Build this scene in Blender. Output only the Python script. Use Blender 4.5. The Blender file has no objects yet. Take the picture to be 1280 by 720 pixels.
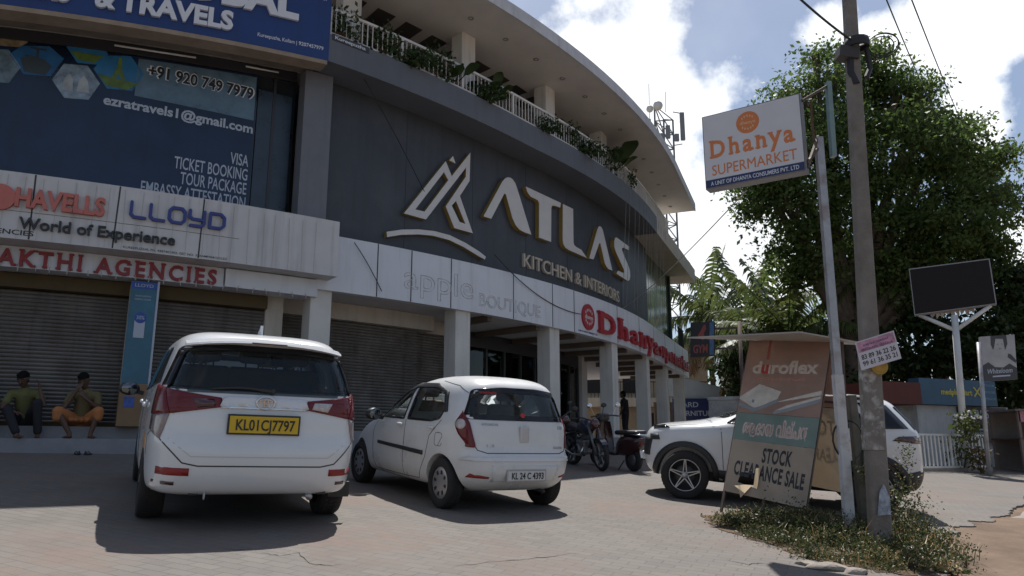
import bpy, bmesh, math, random
import numpy as np
from mathutils import Vector, Matrix, Quaternion
from mathutils.bvhtree import BVHTree
from mathutils.geometry import tessellate_polygon

SC = bpy.context.scene
COL = SC.collection
R_ = math.radians
rnd = random.Random(7)

# ------------------------------------------------------------------ camera
FPX = 950.0                       # focal length in pixels of the 1280 wide photograph
PITCH = math.atan(205 / FPX)
CP, SP = math.cos(PITCH), math.sin(PITCH)
cam_d = bpy.data.cameras.new('camera')
cam_d.sensor_width = 36.0
cam_d.lens = FPX / 1280 * 36.0
cam_d.clip_start = 0.05
cam_d.clip_end = 3000
cam = bpy.data.objects.new('camera', cam_d)
COL.objects.link(cam)
cam.location = (0, 0, 0)
cam.rotation_euler = (math.pi / 2 + PITCH, 0, 0)
SC.camera = cam

# ------------------------------------------------------------------ sun and sky
SUN_EL, SUN_AZ = R_(63), R_(6)
sun_dir = Vector((math.sin(SUN_AZ) * math.cos(SUN_EL), math.cos(SUN_AZ) * math.cos(SUN_EL), math.sin(SUN_EL)))
sl = bpy.data.lights.new('sun', 'SUN')
sl.energy = 5.0
sl.angle = R_(0.55)
sl.color = (1.0, 0.97, 0.925)
so = bpy.data.objects.new('sun', sl)
COL.objects.link(so)
so.location = (0, 0, 60)
so.rotation_euler = (-sun_dir).to_track_quat('-Z', 'Y').to_euler()

world = bpy.data.worlds.new('World')
SC.world = world
world.use_nodes = True
SKY_STRENGTH = 0.085
def ray(px, py):
    u = (px - 640) / FPX
    v = (360 - py) / FPX
    return Vector((u, CP - v * SP, SP + v * CP))
def build_world():
    nt = world.node_tree
    nt.nodes.clear()
    N, L = nt.nodes.new, nt.links.new
    out = N('ShaderNodeOutputWorld')
    bg = N('ShaderNodeBackground')
    bg.inputs['Strength'].default_value = SKY_STRENGTH
    sky = N('ShaderNodeTexSky')
    sky.sky_type = 'NISHITA'
    sky.sun_disc = False
    sky.sun_elevation = SUN_EL
    sky.sun_rotation = SUN_AZ
    sky.air_density = 1.0
    sky.dust_density = 1.2
    sky.ozone_density = 1.6
    tc = N('ShaderNodeTexCoord')
    def math_(op, a, b=None, clamp=False):
        n = N('ShaderNodeMath')
        n.operation = op
        n.use_clamp = clamp
        for i, x in enumerate((a, b)):
            if x is None:
                continue
            if isinstance(x, (int, float)):
                n.inputs[i].default_value = x
            else:
                L(x, n.inputs[i])
        return n.outputs[0]
    # cloud banks lie in fixed compass directions of the sky
    blobs = [(800, 60, .12), (840, 150, .11), (775, -60, .12), (885, 250, .10), (930, 320, .12), (860, 330, .10), (760, 60, .07),
             (1120, 40, .08), (1185, 50, .065), (1210, 140, .055), (1255, 30, .04), (1060, 10, .07), (1290, 300, .07)]
    wn = N('ShaderNodeTexNoise')
    L(tc.outputs['Generated'], wn.inputs['Vector'])
    wn.inputs['Scale'].default_value = 5
    wn.inputs['Detail'].default_value = 4
    wv = N('ShaderNodeVectorMath')
    wv.operation = 'MULTIPLY_ADD'
    L(wn.outputs['Color'], wv.inputs[0])
    wv.inputs[1].default_value = (.16, .16, .16)
    wo_ = N('ShaderNodeVectorMath')
    wo_.operation = 'ADD'
    wo_.inputs[1].default_value = (-.08, -.08, -.08)
    L(tc.outputs['Generated'], wo_.inputs[0])
    L(wo_.outputs[0], wv.inputs[2])
    field = None
    for px, py, r in blobs:
        d = ray(px, py).normalized()
        vd = N('ShaderNodeVectorMath')
        vd.operation = 'DISTANCE'
        L(wv.outputs[0], vd.inputs[0])
        vd.inputs[1].default_value = d
        mr = N('ShaderNodeMapRange')
        mr.interpolation_type = 'SMOOTHSTEP'
        L(vd.outputs['Value'], mr.inputs['Value'])
        mr.inputs['From Min'].default_value = r * 1.25
        mr.inputs['From Max'].default_value = r * 0.25
        field = mr.outputs[0] if field is None else math_('MAXIMUM', field, mr.outputs[0])
    no = N('ShaderNodeTexNoise')
    L(tc.outputs['Generated'], no.inputs['Vector'])
    no.inputs['Scale'].default_value = 7.0
    no.inputs['Detail'].default_value = 9
    no.inputs['Roughness'].default_value = 0.62
    no2 = N('ShaderNodeTexNoise')
    L(tc.outputs['Generated'], no2.inputs['Vector'])
    no2.inputs['Scale'].default_value = 2.4
    no2.inputs['Detail'].default_value = 6
    no2.inputs['Roughness'].default_value = 0.55
    a = math_('MULTIPLY', math_('SUBTRACT', no.outputs['Fac'], 0.5), 2.6)
    b = math_('ADD', math_('MULTIPLY', field, 0.95), a)
    m = N('ShaderNodeMapRange')
    m.interpolation_type = 'SMOOTHSTEP'
    L(b, m.inputs['Value'])
    m.inputs['From Min'].default_value = 0.25
    m.inputs['From Max'].default_value = 0.80
    thin = N('ShaderNodeMapRange')               # thin veil of high cloud everywhere
    L(no2.outputs['Fac'], thin.inputs['Value'])
    thin.inputs['From Min'].default_value = 0.5
    thin.inputs['From Max'].default_value = 0.75
    thin.inputs['To Min'].default_value = 0.05
    thin.inputs['To Max'].default_value = 0.32
    mask = math_('MAXIMUM', m.outputs[0], thin.outputs[0])
    shade = N('ShaderNodeMapRange')
    L(no2.outputs['Fac'], shade.inputs['Value'])
    shade.inputs['From Min'].default_value = 0.3
    shade.inputs['From Max'].default_value = 0.65
    shade.inputs['To Min'].default_value = 1.25
    shade.inputs['To Max'].default_value = 0.86
    k = 1.0 / SKY_STRENGTH
    cc = N('ShaderNodeMix')
    cc.data_type = 'RGBA'
    cc.blend_type = 'MULTIPLY'
    cc.inputs[0].default_value = 1
    cc.inputs[6].default_value = (k * .94, k * .97, k, 1)
    cv = N('ShaderNodeCombineColor')
    for i in range(3):
        L(shade.outputs[0], cv.inputs[i])
    L(cv.outputs[0], cc.inputs[7])
    mx = N('ShaderNodeMix')
    mx.data_type = 'RGBA'
    L(mask, mx.inputs[0])
    L(sky.outputs[0], mx.inputs[6])
    L(cc.outputs[2], mx.inputs[7])
    L(mx.outputs[2], bg.inputs['Color'])
    L(bg.outputs[0], out.inputs['Surface'])
build_world()

SC.view_settings.view_transform = 'Standard'
SC.view_settings.look = 'None'
SC.view_settings.exposure = 0.27
SC.view_settings.gamma = 1
SC.render.resolution_x, SC.render.resolution_y = 1024, 576
SC.cycles.max_bounces = 8
SC.cycles.transparent_max_bounces = 16

# ------------------------------------------------------------------ materials
MATS = {}
def mat(name, col, rough=0.6, metal=0.0, spec=0.5, var=0.0, vscale=3.0, bump=0.0, bscale=40.0, stain=None, sscale=1.2, coat=0.0, streak=0.0, emit=None):
    """procedural Principled material; var = brightness variation, stain = (colour, amount), streak = vertical dirt runs"""
    if name in MATS:
        return MATS[name]
    m = bpy.data.materials.new(name)
    m.use_nodes = True
    nt = m.node_tree
    N, L = nt.nodes.new, nt.links.new
    p = nt.nodes['Principled BSDF']
    p.inputs['Base Color'].default_value = (*col, 1)
    p.inputs['Roughness'].default_value = rough
    p.inputs['Metallic'].default_value = metal
    p.inputs['Specular IOR Level'].default_value = spec
    if coat:
        p.inputs['Coat Weight'].default_value = coat
        p.inputs['Coat Roughness'].default_value = 0.04
    src = None
    tc = None
    def coords():
        nonlocal tc
        if tc is None:
            tc = N('ShaderNodeTexCoord')
        return tc.outputs['Object']
    def noise(scale, detail=5, rough_=.6, vec=None):
        n = N('ShaderNodeTexNoise')
        n.inputs['Scale'].default_value = scale
        n.inputs['Detail'].default_value = detail
        n.inputs['Roughness'].default_value = rough_
        L(vec or coords(), n.inputs['Vector'])
        return n.outputs['Fac']
    if var:
        n = noise(vscale)
        mr = N('ShaderNodeMapRange')
        L(n, mr.inputs['Value'])
        mr.inputs['From Min'].default_value = .3
        mr.inputs['From Max'].default_value = .7
        mr.inputs['To Min'].default_value = 1 - var
        mr.inputs['To Max'].default_value = 1 + var
        cb = N('ShaderNodeCombineColor')
        for i in range(3):
            L(mr.outputs[0], cb.inputs[i])
        mx = N('ShaderNodeMix')
        mx.data_type = 'RGBA'
        mx.blend_type = 'MULTIPLY'
        mx.inputs[0].default_value = 1
        mx.inputs[6].default_value = (*col, 1)
        L(cb.outputs[0], mx.inputs[7])
        src = mx.outputs[2]
        rr = N('ShaderNodeMapRange')
        L(n, rr.inputs['Value'])
        rr.inputs['To Min'].default_value = max(0, rough - .12)
        rr.inputs['To Max'].default_value = min(1, rough + .12)
        L(rr.outputs[0], p.inputs['Roughness'])
    def over(src, fac, colr):
        mx = N('ShaderNodeMix')
        mx.data_type = 'RGBA'
        L(fac, mx.inputs[0])
        if src is None:
            mx.inputs[6].default_value = (*col, 1)
        else:
            L(src, mx.inputs[6])
        mx.inputs[7].default_value = (*colr, 1)
        return mx.outputs[2]
    def ramp(fac, lo, hi, to):
        mr = N('ShaderNodeMapRange')
        L(fac, mr.inputs['Value'])
        mr.inputs['From Min'].default_value = lo
        mr.inputs['From Max'].default_value = hi
        mr.inputs['To Max'].default_value = to
        return mr.outputs[0]
    if stain:
        src = over(src, ramp(noise(sscale, 7, .65), .5, .72, stain[1]), stain[0])
    if streak:
        mp = N('ShaderNodeMapping')
        L(coords(), mp.inputs['Vector'])
        mp.inputs['Scale'].default_value = (6, 6, .5)
        src = over(src, ramp(noise(1.0, 6, .6, mp.outputs[0]), .5, .75, streak), tuple(c * .35 for c in col))
    if src is not None:
        L(src, p.inputs['Base Color'])
    if bump:
        b = N('ShaderNodeBump')
        b.inputs['Strength'].default_value = bump
        b.inputs['Distance'].default_value = 0.02
        L(noise(bscale, 4), b.inputs['Height'])
        L(b.outputs[0], p.inputs['Normal'])
    if emit:
        p.inputs['Emission Color'].default_value = (*emit[0], 1)
        p.inputs['Emission Strength'].default_value = emit[1]
    MATS[name] = m
    return m
def glass_mat(name, tint, rough=0.02):
    if name in MATS:
        return MATS[name]
    m = bpy.data.materials.new(name)
    m.use_nodes = True
    nt = m.node_tree
    nt.nodes.clear()
    N, L = nt.nodes.new, nt.links.new
    o = N('ShaderNodeOutputMaterial')
    mx = N('ShaderNodeMixShader')
    t = N('ShaderNodeBsdfTransparent')
    t.inputs[0].default_value = (*tint, 1)
    g = N('ShaderNodeBsdfGlossy')
    g.inputs['Roughness'].default_value = rough
    g.inputs[0].default_value = (.9, .95, .95, 1)
    f = N('ShaderNodeFresnel')
    f.inputs['IOR'].default_value = 1.5
    L(f.outputs[0], mx.inputs[0])
    L(t.outputs[0], mx.inputs[1])
    L(g.outputs[0], mx.inputs[2])
    L(mx.outputs[0], o.inputs['Surface'])
    MATS[name] = m
    return m

# ------------------------------------------------------------------ object helpers
def link(o, parent=None):
    COL.objects.link(o)
    if parent is not None:
        o.parent = parent
    return o
def mesh_obj(name, verts, faces, m, parent=None, smooth=False, mi=None):
    me = bpy.data.meshes.new(name)
    me.from_pydata([tuple(v) for v in verts], [], faces)
    ms = m if isinstance(m, (list, tuple)) else [m]
    for x in ms:
        me.materials.append(x)
    if mi is not None:
        me.polygons.foreach_set('material_index', mi)
    if smooth:
        me.polygons.foreach_set('use_smooth', [True] * len(me.polygons))
    me.update()
    return link(bpy.data.objects.new(name, me), parent)
def tag(o, label=None, cat=None, group=None, kind=None):
    if label:
        o['label'] = label
    if cat:
        o['category'] = cat
    if group:
        o['group'] = group
    if kind:
        o['kind'] = kind
    return o
def thing(name, label, cat, loc=(0, 0, 0), rotz=0.0, group=None):
    o = bpy.data.objects.new(name, None)
    o.empty_display_size = .2
    link(o)
    o.location = loc
    o.rotation_euler = (0, 0, rotz)
    return tag(o, label, cat, group)
class MB:
    """collects shapes into ONE mesh"""
    def __init__(s):
        s.v, s.f, s.mi, s.sm, s.cur = [], [], [], [], 0
        s.smooth = False
    def add(s, vs, fs):
        b = len(s.v)
        s.v += [tuple(v) for v in vs]
        for f in fs:
            s.f.append([b + i for i in f])
            s.mi.append(s.cur)
            s.sm.append(s.smooth)
        return s
    def box(s, c, size, rot=None, bev=0.0):
        hx, hy, hz = size[0] / 2, size[1] / 2, size[2] / 2
        if bev:
            bm = bmesh.new()
            bmesh.ops.create_cube(bm, size=1)
            for v in bm.verts:
                v.co = Vector((v.co.x * size[0], v.co.y * size[1], v.co.z * size[2]))
            bmesh.ops.bevel(bm, geom=bm.edges[:], offset=min(bev, min(size) * .45), segments=2, profile=.5, affect='EDGES')
            vs = [v.co.copy() for v in bm.verts]
            fs = [[v.index for v in f.verts] for f in bm.faces]
            bm.free()
        else:
            vs = [Vector((x, y, z)) for x in (-hx, hx) for y in (-hy, hy) for z in (-hz, hz)]
            fs = [(0, 1, 3, 2), (4, 6, 7, 5), (0, 4, 5, 1), (2, 3, 7, 6), (0, 2, 6, 4), (1, 5, 7, 3)]
        if rot is not None:
            vs = [rot @ v for v in vs]
        c = Vector(c)
        return s.add([v + c for v in vs], fs)
    def bar(s, a, b, w, h=None, up=(0, 0, 1)):
        a, b = Vector(a), Vector(b)
        h = h or w
        d = (b - a)
        L = d.length
        d.normalize()
        u = Vector(up)
        if abs(d.dot(u)) > .98:
            u = Vector((0, 1, 0))
        x = d.cross(u).normalized()
        u = x.cross(d)
        vs = [p + x * sx * w / 2 + u * su * h / 2 for p in (a, b) for sx in (-1, 1) for su in (-1, 1)]
        return s.add(vs, [(0, 2, 3, 1), (4, 5, 7, 6), (0, 1, 5, 4), (2, 6, 7, 3), (0, 4, 6, 2), (1, 3, 7, 5)])
    def tube(s, pts, r, n=8, cap=True):
        pts = [Vector(p) for p in pts]
        rs = r if isinstance(r, (list, tuple)) else [r] * len(pts)
        vs, fs = [], []
        prev = None
        for i, p in enumerate(pts):
            d = (pts[min(i + 1, len(pts) - 1)] - pts[max(i - 1, 0)])
            if d.length < 1e-9:
                d = Vector((0, 0, 1))
            d.normalize()
            if prev is None:
                u = Vector((0, 0, 1)) if abs(d.z) < .95 else Vector((1, 0, 0))
                u = (u - d * u.dot(d)).normalized()
            else:
                u = (prev - d * prev.dot(d)).normalized()
            prev = u
            w = d.cross(u)
            for k in range(n):
                a = 2 * math.pi * k / n
                vs.append(p + (u * math.cos(a) + w * math.sin(a)) * rs[i])
        for i in range(len(pts) - 1):
            for k in range(n):
                fs.append((i * n + k, i * n + (k + 1) % n, (i + 1) * n + (k + 1) % n, (i + 1) * n + k))
        if cap:
            fs.append(tuple(range(n - 1, -1, -1)))
            fs.append(tuple((len(pts) - 1) * n + k for k in range(n)))
        o = s.smooth
        s.smooth = n > 6
        s.add(vs, fs)
        s.smooth = o
        return s
    def lathe(s, prof, c=(0, 0, 0), axis='Z', n=24):
        vs, fs = [], []
        c = Vector(c)
        for r, h in prof:
            for k in range(n):
                a = 2 * math.pi * k / n
                x, y = r * math.cos(a), r * math.sin(a)
                vs.append(c + (Vector((x, y, h)) if axis == 'Z' else Vector((x, h, y)) if axis == 'Y' else Vector((h, x, y))))
        for i in range(len(prof) - 1):
            for k in range(n):
                fs.append((i * n + k, i * n + (k + 1) % n, (i + 1) * n + (k + 1) % n, (i + 1) * n + k))
        o = s.smooth
        s.smooth = True
        s.add(vs, fs)
        s.smooth = o
        return s
    def ball(s, c, r, nu=12, nv=8, scale=(1, 1, 1)):
        prof = []
        vs, fs = [], []
        c = Vector(c)
        for j in range(nv + 1):
            t = math.pi * j / nv
            for k in range(nu):
                a = 2 * math.pi * k / nu
                vs.append(c + Vector((math.sin(t) * math.cos(a) * r * scale[0], math.sin(t) * math.sin(a) * r * scale[1], math.cos(t) * r * scale[2])))
        for j in range(nv):
            for k in range(nu):
                fs.append((j * nu + k, (j + 1) * nu + k, (j + 1) * nu + (k + 1) % nu, j * nu + (k + 1) % nu))
        o = s.smooth
        s.smooth = True
        s.add(vs, fs)
        s.smooth = o
        return s
    def prism(s, poly, mapf, w0, w1, hole=None):
        """2D polygon (u,v) extruded from w0 to w1 through mapf(u,v,w); holes allowed"""
        loops = [poly] + (hole or [])
        flat = [p for l in loops for p in l]
        tris = tessellate_polygon([[Vector((a, b, 0)) for a, b in l] for l in loops])
        n = len(flat)
        vs = [mapf(a, b, w0) for a, b in flat] + [mapf(a, b, w1) for a, b in flat]
        fs = []
        for t in tris:
            fs.append(tuple(t))
            fs.append(tuple(i + n for i in reversed(t)))
        k = 0
        for l in loops:
            for i in range(len(l)):
                a, b = k + i, k + (i + 1) % len(l)
                fs.append((a, b, b + n, a + n))
            k += len(l)
        return s.add(vs, fs)
    def text(s, body, mapf, u, v, cap, width=None, depth=.02, bold=0.0, align='L', w0=0.0, italic=0.0, space=1.0):
        vs, fs = text_geo(body, bold, space)
        if not vs:
            return s
        us = [p[0] for p in vs]
        x0, x1 = min(us), max(us)
        sv = cap
        su = cap if width is None else width / (x1 - x0)
        W = (x1 - x0) * su
        off = u if align == 'L' else u - W if align == 'R' else u - W / 2
        s.add([mapf(off + (p[0] - x0) * su + italic * p[1] * sv, v + p[1] * sv, w0 + (depth if p[2] > 0 else 0)) for p in vs], fs)
        return s
    def build(s, name, m, parent=None, fix=True):
        o = mesh_obj(name, s.v, s.f, m, parent, False, s.mi)
        o.data.polygons.foreach_set('use_smooth', s.sm)
        if fix:
            bm = bmesh.new()
            bm.from_mesh(o.data)
            bmesh.ops.recalc_face_normals(bm, faces=bm.faces[:])
            bm.to_mesh(o.data)
            bm.free()
        return o
_tc = {}
def text_geo(body, bold=0.0, space=1.0):
    """glyph mesh with unit capital height"""
    key = (body, bold, space)
    if key in _tc:
        return _tc[key]
    c = bpy.data.curves.new('glyphs', 'FONT')
    c.body = body
    c.size = 1 / 0.729
    c.extrude = .05
    c.offset = bold
    c.space_character = space
    c.resolution_u = 3
    o = bpy.data.objects.new('glyphs', c)
    me = bpy.data.meshes.new_from_object(o)
    vs = [tuple(v.co) for v in me.vertices]
    fs = [tuple(p.vertices) for p in me.polygons]
    bpy.data.objects.remove(o)
    bpy.data.curves.remove(c)
    bpy.data.meshes.remove(me)
    _tc[key] = (vs, fs)
    return vs, fs
def frame(O, U, V):
    """map (u,v,w) on a flat panel: O corner, U right, V up, w out of the face"""
    O, U, V = Vector(O), Vector(U).normalized(), Vector(V).normalized()
    N_ = U.cross(V)
    return lambda u, v, w=0.0: O + U * u + V * v + N_ * w
def clamp(x, a, b):
    return max(a, min(b, x))
def gz(x, y):
    """forecourt: rises towards the shops, then levels out"""
    return -(1.34 + .055 * clamp(x, -16, 18) - .073 * clamp(y, -12, 23.5))
def at(px, py, y):
    """point at distance y on the line of sight through a photograph pixel (used only to read off where things stand)"""
    r = ray(px, py)
    return r * (y / r.y)
def ground_at(px, py):
    r = ray(px, py)
    t = .5
    while (r * t).z > gz((r * t).x, (r * t).y) and t < 200:
        t += .02
    return r * t
def copy_tree(o, parent=None):
    c = o.copy()
    link(c, parent)
    for ch in list(o.children):
        copy_tree(ch, c)
    return c
# ------------------------------------------------------------------ ground
def paver_mat():
    m = bpy.data.materials.new('pavers')
    m.use_nodes = True
    nt = m.node_tree
    N, L = nt.nodes.new, nt.links.new
    p = nt.nodes['Principled BSDF']
    tc = N('ShaderNodeTexCoord')
    mp = N('ShaderNodeMapping')
    mp.inputs['Rotation'].default_value = (0, 0, R_(24))
    L(tc.outputs['Object'], mp.inputs['Vector'])
    wob = N('ShaderNodeTexNoise')
    wob.inputs['Scale'].default_value = 1.3
    L(tc.outputs['Object'], wob.inputs['Vector'])
    ad = N('ShaderNodeMix')
    ad.data_type = 'RGBA'
    ad.blend_type = 'ADD'
    ad.inputs[0].default_value = .06
    L(mp.outputs[0], ad.inputs[6])
    L(wob.outputs['Color'], ad.inputs[7])
    br = N('ShaderNodeTexBrick')
    L(ad.outputs[2], br.inputs['Vector'])
    br.offset = .5
    br.inputs['Scale'].default_value = 1
    br.inputs['Brick Width'].default_value = .24
    br.inputs['Row Height'].default_value = .12
    br.inputs['Mortar Size'].default_value = .007
    br.inputs['Mortar Smooth'].default_value = .6
    br.inputs['Bias'].default_value = -.1
    br.inputs['Color1'].default_value = (.172, .154, .139, 1)
    br.inputs['Color2'].default_value = (.140, .126, .114, 1)
    br.inputs['Mortar'].default_value = (.105, .097, .090, 1)
    def noise(scale, det=6, ro=.6):
        n = N('ShaderNodeTexNoise')
        n.inputs['Scale'].default_value = scale
        n.inputs['Detail'].default_value = det
        n.inputs['Roughness'].default_value = ro
        L(tc.outputs['Object'], n.inputs['Vector'])
        return n.outputs['Fac']
    def mr(src, a, b, c, d):
        n = N('ShaderNodeMapRange')
        L(src, n.inputs['Value'])
        for i, x in zip((1, 2, 3, 4), (a, b, c, d)):
            n.inputs[i].default_value = x
        return n.outputs[0]
    def mix(fac, a, b, mode='MIX'):
        n = N('ShaderNodeMix')
        n.data_type = 'RGBA'
        n.blend_type = mode
        if isinstance(fac, float):
            n.inputs[0].default_value = fac
        else:
            L(fac, n.inputs[0])
        for i, x in ((6, a), (7, b)):
            if isinstance(x, tuple):
                n.inputs[i].default_value = x
            else:
                L(x, n.inputs[i])
        return n.outputs[2]
    # rows of reddish pavers laid among the grey ones
    b2 = N('ShaderNodeTexBrick')
    L(ad.outputs[2], b2.inputs['Vector'])
    b2.inputs['Scale'].default_value = 1
    b2.inputs['Brick Width'].default_value = .24
    b2.inputs['Row Height'].default_value = .12
    b2.inputs['Mortar Size'].default_value = 0
    b2.inputs['Color1'].default_value = (0, 0, 0, 1)
    b2.inputs['Color2'].default_value = (1, 1, 1, 1)
    b2.inputs['Bias'].default_value = 0
    bw = N('ShaderNodeRGBToBW')
    L(b2.outputs['Color'], bw.inputs[0])
    red = N('ShaderNodeMath')
    red.operation = 'MULTIPLY'
    L(mr(noise(.55, 4), .47, .60, 0, 1), red.inputs[0])
    L(mr(bw.outputs[0], .25, .55, .35, .8), red.inputs[1])
    c = mix(red.outputs[0], br.outputs['Color'], (.192, .140, .116, 1))
    c = mix(mr(noise(1.6, 8, .68), .40, .72, 0, .55), c, (.195, .176, .157, 1))     # dusty film
    c = mix(mr(noise(1.1, 9, .72), .53, .70, 0, .5), c, (.115, .106, .100, 1))     # oil and dirt
    c = mix(mr(noise(38, 3), .3, .7, 0, .28), c, (.15, .14, .13, 1))
    L(c, p.inputs['Base Color'])
    p.inputs['Roughness'].default_value = .88
    p.inputs['Specular IOR Level'].default_value = .25
    h = N('ShaderNodeMath')
    h.operation = 'ADD'
    L(mr(br.outputs['Fac'], 0, 1, 0, -1), h.inputs[0])
    L(mr(noise(60, 5), 0, 1, 0, .9), h.inputs[1])
    b = N('ShaderNodeBump')
    b.inputs['Strength'].default_value = .45
    b.inputs['Distance'].default_value = .008
    L(h.outputs[0], b.inputs['Height'])
    L(b.outputs[0], p.inputs['Normal'])
    return m
M_dirt = mat('dirt', (.165, .118, .086), .95, var=.35, vscale=1.3, bump=.8, bscale=22, stain=((.16, .115, .08), .7), sscale=1.5, spec=.15)
M_conc = mat('concrete', (.27, .24, .215), .9, var=.16, vscale=2, bump=.3, bscale=30, stain=((.22, .17, .13), .6), sscale=1.1, spec=.2)
M_asph = mat('asphalt', (.06, .058, .055), .9, var=.2, vscale=2, bump=.4, bscale=60)

def lin(a, b, n):
    return [a + (b - a) * i / n for i in range(n + 1)]
xs = [-1500, -400, -120, -40] + lin(-20, 24, 44) + [30, 60, 150, 400, 1500]
ys = [-300, -60] + lin(-14, 30, 44) + [36, 50, 80, 160, 400, 1500]
vs, fs = [], []
for j, y in enumerate(ys):
    for i, x in enumerate(xs):
        near = 3 < x < 12 and 2 < y < 14
        far = clamp((y - 40) / 60, 0, 1) * 1.2
        vs.append((x, y, gz(x, y) - .03 - far + (rnd.uniform(-.008, .02) if near else 0)))
for j in range(len(ys) - 1):
    for i in range(len(xs) - 1):
        a = j * len(xs) + i
        fs.append((a, a + 1, a + 1 + len(xs), a + len(xs)))
tag(mesh_obj('ground', vs, fs, M_dirt, smooth=True), kind='structure')

edge = [(3.2, 2.0), (3.45, 4.5), (3.6, 6.2), (3.8, 7.0), (4.1, 7.6), (4.45, 8.2), (4.62, 8.5), (4.95, 8.95), (5.05, 9.35), (5.35, 9.5), (5.5, 10.0), (5.95, 10.15), (6.1, 10.62), (6.55, 10.7), (6.75, 11.2), (7.25, 11.5), (7.7, 12.2), (8.6, 13.2), (9.5, 14.6), (11.2, 16.4), (13, 18.5), (15.5, 20.5)]
jag = []
for (a, b), (c, d) in zip(edge, edge[1:]):
    n = 8 if b < 13 else 4
    for k in range(n):
        t = k / n
        jag.append((a + (c - a) * t + rnd.uniform(-.035, .035), b + (d - b) * t + rnd.uniform(-.035, .035)))
poly = [(-15.9, -11)] + [(3.1, -11)] + jag + [(15.5, 20.5), (15.5, 23.4), (-15.9, 23.4)]
mb = MB()
mb.prism(poly, lambda u, v, w: Vector((u, v, gz(u, v) + w)), -.12, 0)
M_pav = paver_mat()
tag(mb.build('forecourt', M_pav), kind='structure')
path = [(6.5, 10.55), (7.1, 11.25), (8.8, 13.1), (9.7, 14.5), (11.4, 16.3), (13.2, 18.4), (15.7, 20.4), (17.9, 20.6), (17.9, 14), (11.5, 11.2), (8.2, 9.7)]
pj = []
for (a, b), (c, d) in zip(path, path[1:] + path[:1]):
    for k in range(4):
        t = k / 4
        pj.append((a + (c - a) * t + rnd.uniform(-.06, .06), b + (d - b) * t + rnd.uniform(-.06, .06)))
mb = MB()
mb.prism(pj, lambda u, v, w: Vector((u, v, gz(u, v) + w)), -.2, -.018)
tag(mb.build('path', M_conc), kind='structure')

def crack(pxs, w):
    """open joint where the pavers have sunk"""
    pts = []
    for (a, b), (c, d) in zip(pxs, pxs[1:]):
        for k in range(4):
            p = ground_at(a + (c - a) * k / 4, b + (d - b) * k / 4)
            pts.append((p.x + rnd.uniform(-.012, .012), p.y + rnd.uniform(-.02, .02)))
    mb = MB()
    vs, fs = [], []
    for i, (x, y) in enumerate(pts):
        ww = w * rnd.uniform(.3, 1.2) * (.3 if i in (0, len(pts) - 1) else 1)
        for dy in (-ww, ww):
            vs.append((x, y + dy, gz(x, y + dy) + .003))
    for i in range(len(pts) - 1):
        fs.append((2 * i, 2 * i + 2, 2 * i + 3, 2 * i + 1))
    mb.add(vs, fs)
    return mb.build('pavement_crack', mat('dark joint', (.045, .04, .036), 1.0, spec=0), FCT)  # flat dark strip laid along the joint
FCT = bpy.data.objects['forecourt']
for pxs, w in ((((278, 686), (300, 688), (318, 686)), .006), (((328, 692), (350, 695), (372, 692), (388, 705), (410, 708), (432, 706)), .006), (((572, 708), (610, 704), (650, 700), (690, 696), (735, 690)), .006), (((700, 640), (712, 645), (722, 652)), .006), (((905, 700), (935, 706), (960, 704)), .006)):
    crack(pxs, w)

sp_ = [(2.3, 9.55), (2.7, 9.95), (3.3, 10.15), (4.0, 9.8), (4.5, 9.0), (4.5, 8.2), (4.2, 7.4), (3.7, 6.95), (3.2, 6.85), (2.75, 7.25), (2.5, 8.0), (2.3, 8.8)]
sj = []
for (a, b), (c, d) in zip(sp_, sp_[1:] + sp_[:1]):
    for k in range(7):
        sj.append((a + (c - a) * k / 7 + rnd.uniform(-.07, .07), b + (d - b) * k / 7 + rnd.uniform(-.07, .07)))
mb = MB()
mb.prism(sj, lambda u, v, w: Vector((u, v, gz(u, v) + w)), -.1, .006)
tag(mb.build('soil', mat('dark soil', (.115, .085, .06), 1.0, var=.4, vscale=5, bump=.8, bscale=25, stain=((.06, .048, .035), .8), sscale=4, spec=.05)), kind='structure')
# ------------------------------------------------------------------ the curved shop building
BC, BR, BA = Vector((-19.25, 35.96)), 25.775, R_(-22)
def bp(s, off=0.0, z=0.0):
    """s runs along the curved front (to the right), off outward, z up"""
    a = BA + min(s, 0) / BR
    n = Vector((math.cos(a), math.sin(a)))
    q = BC + n * (BR + off)
    if z > 9.6:                      # the roof overhang drops a little towards the right end
        z -= .055 * (s + 4)
    elif z > 7.6:                    # balcony and top sign are not quite level either
        z += .047 * clamp(-8.5 - s, 0, 5.9) - .085 * clamp(-14.4 - s, 0, 9)
    if s > 0:
        q = q + Vector((-n.y, n.x)) * s
    return Vector((q.x, q.y, z))
def face_map(off):
    return lambda u, v, w=0.0: bp(u, off + w, v)
def arc(mb, s0, s1, o0, o1, z0, z1, step=.6):
    n = max(1, int(abs(s1 - s0) / step))
    vs, fs = [], []
    for i in range(n + 1):
        s = s0 + (s1 - s0) * i / n
        for o, z in ((o0, z0), (o1, z0), (o1, z1), (o0, z1)):
            vs.append(bp(s, o, z))
    for i in range(n):
        for k in range(4):
            a, b = i * 4 + k, i * 4 + (k + 1) % 4
            fs.append((a, b, b + 4, a + 4))
    fs += [(3, 2, 1, 0), (n * 4, n * 4 + 1, n * 4 + 2, n * 4 + 3)]
    return mb.add(vs, fs)
def arc_part(name, m, parent, *a, **k):
    mb = MB()
    arc(mb, *a, **k)
    return mb.build(name, m, parent)

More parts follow.
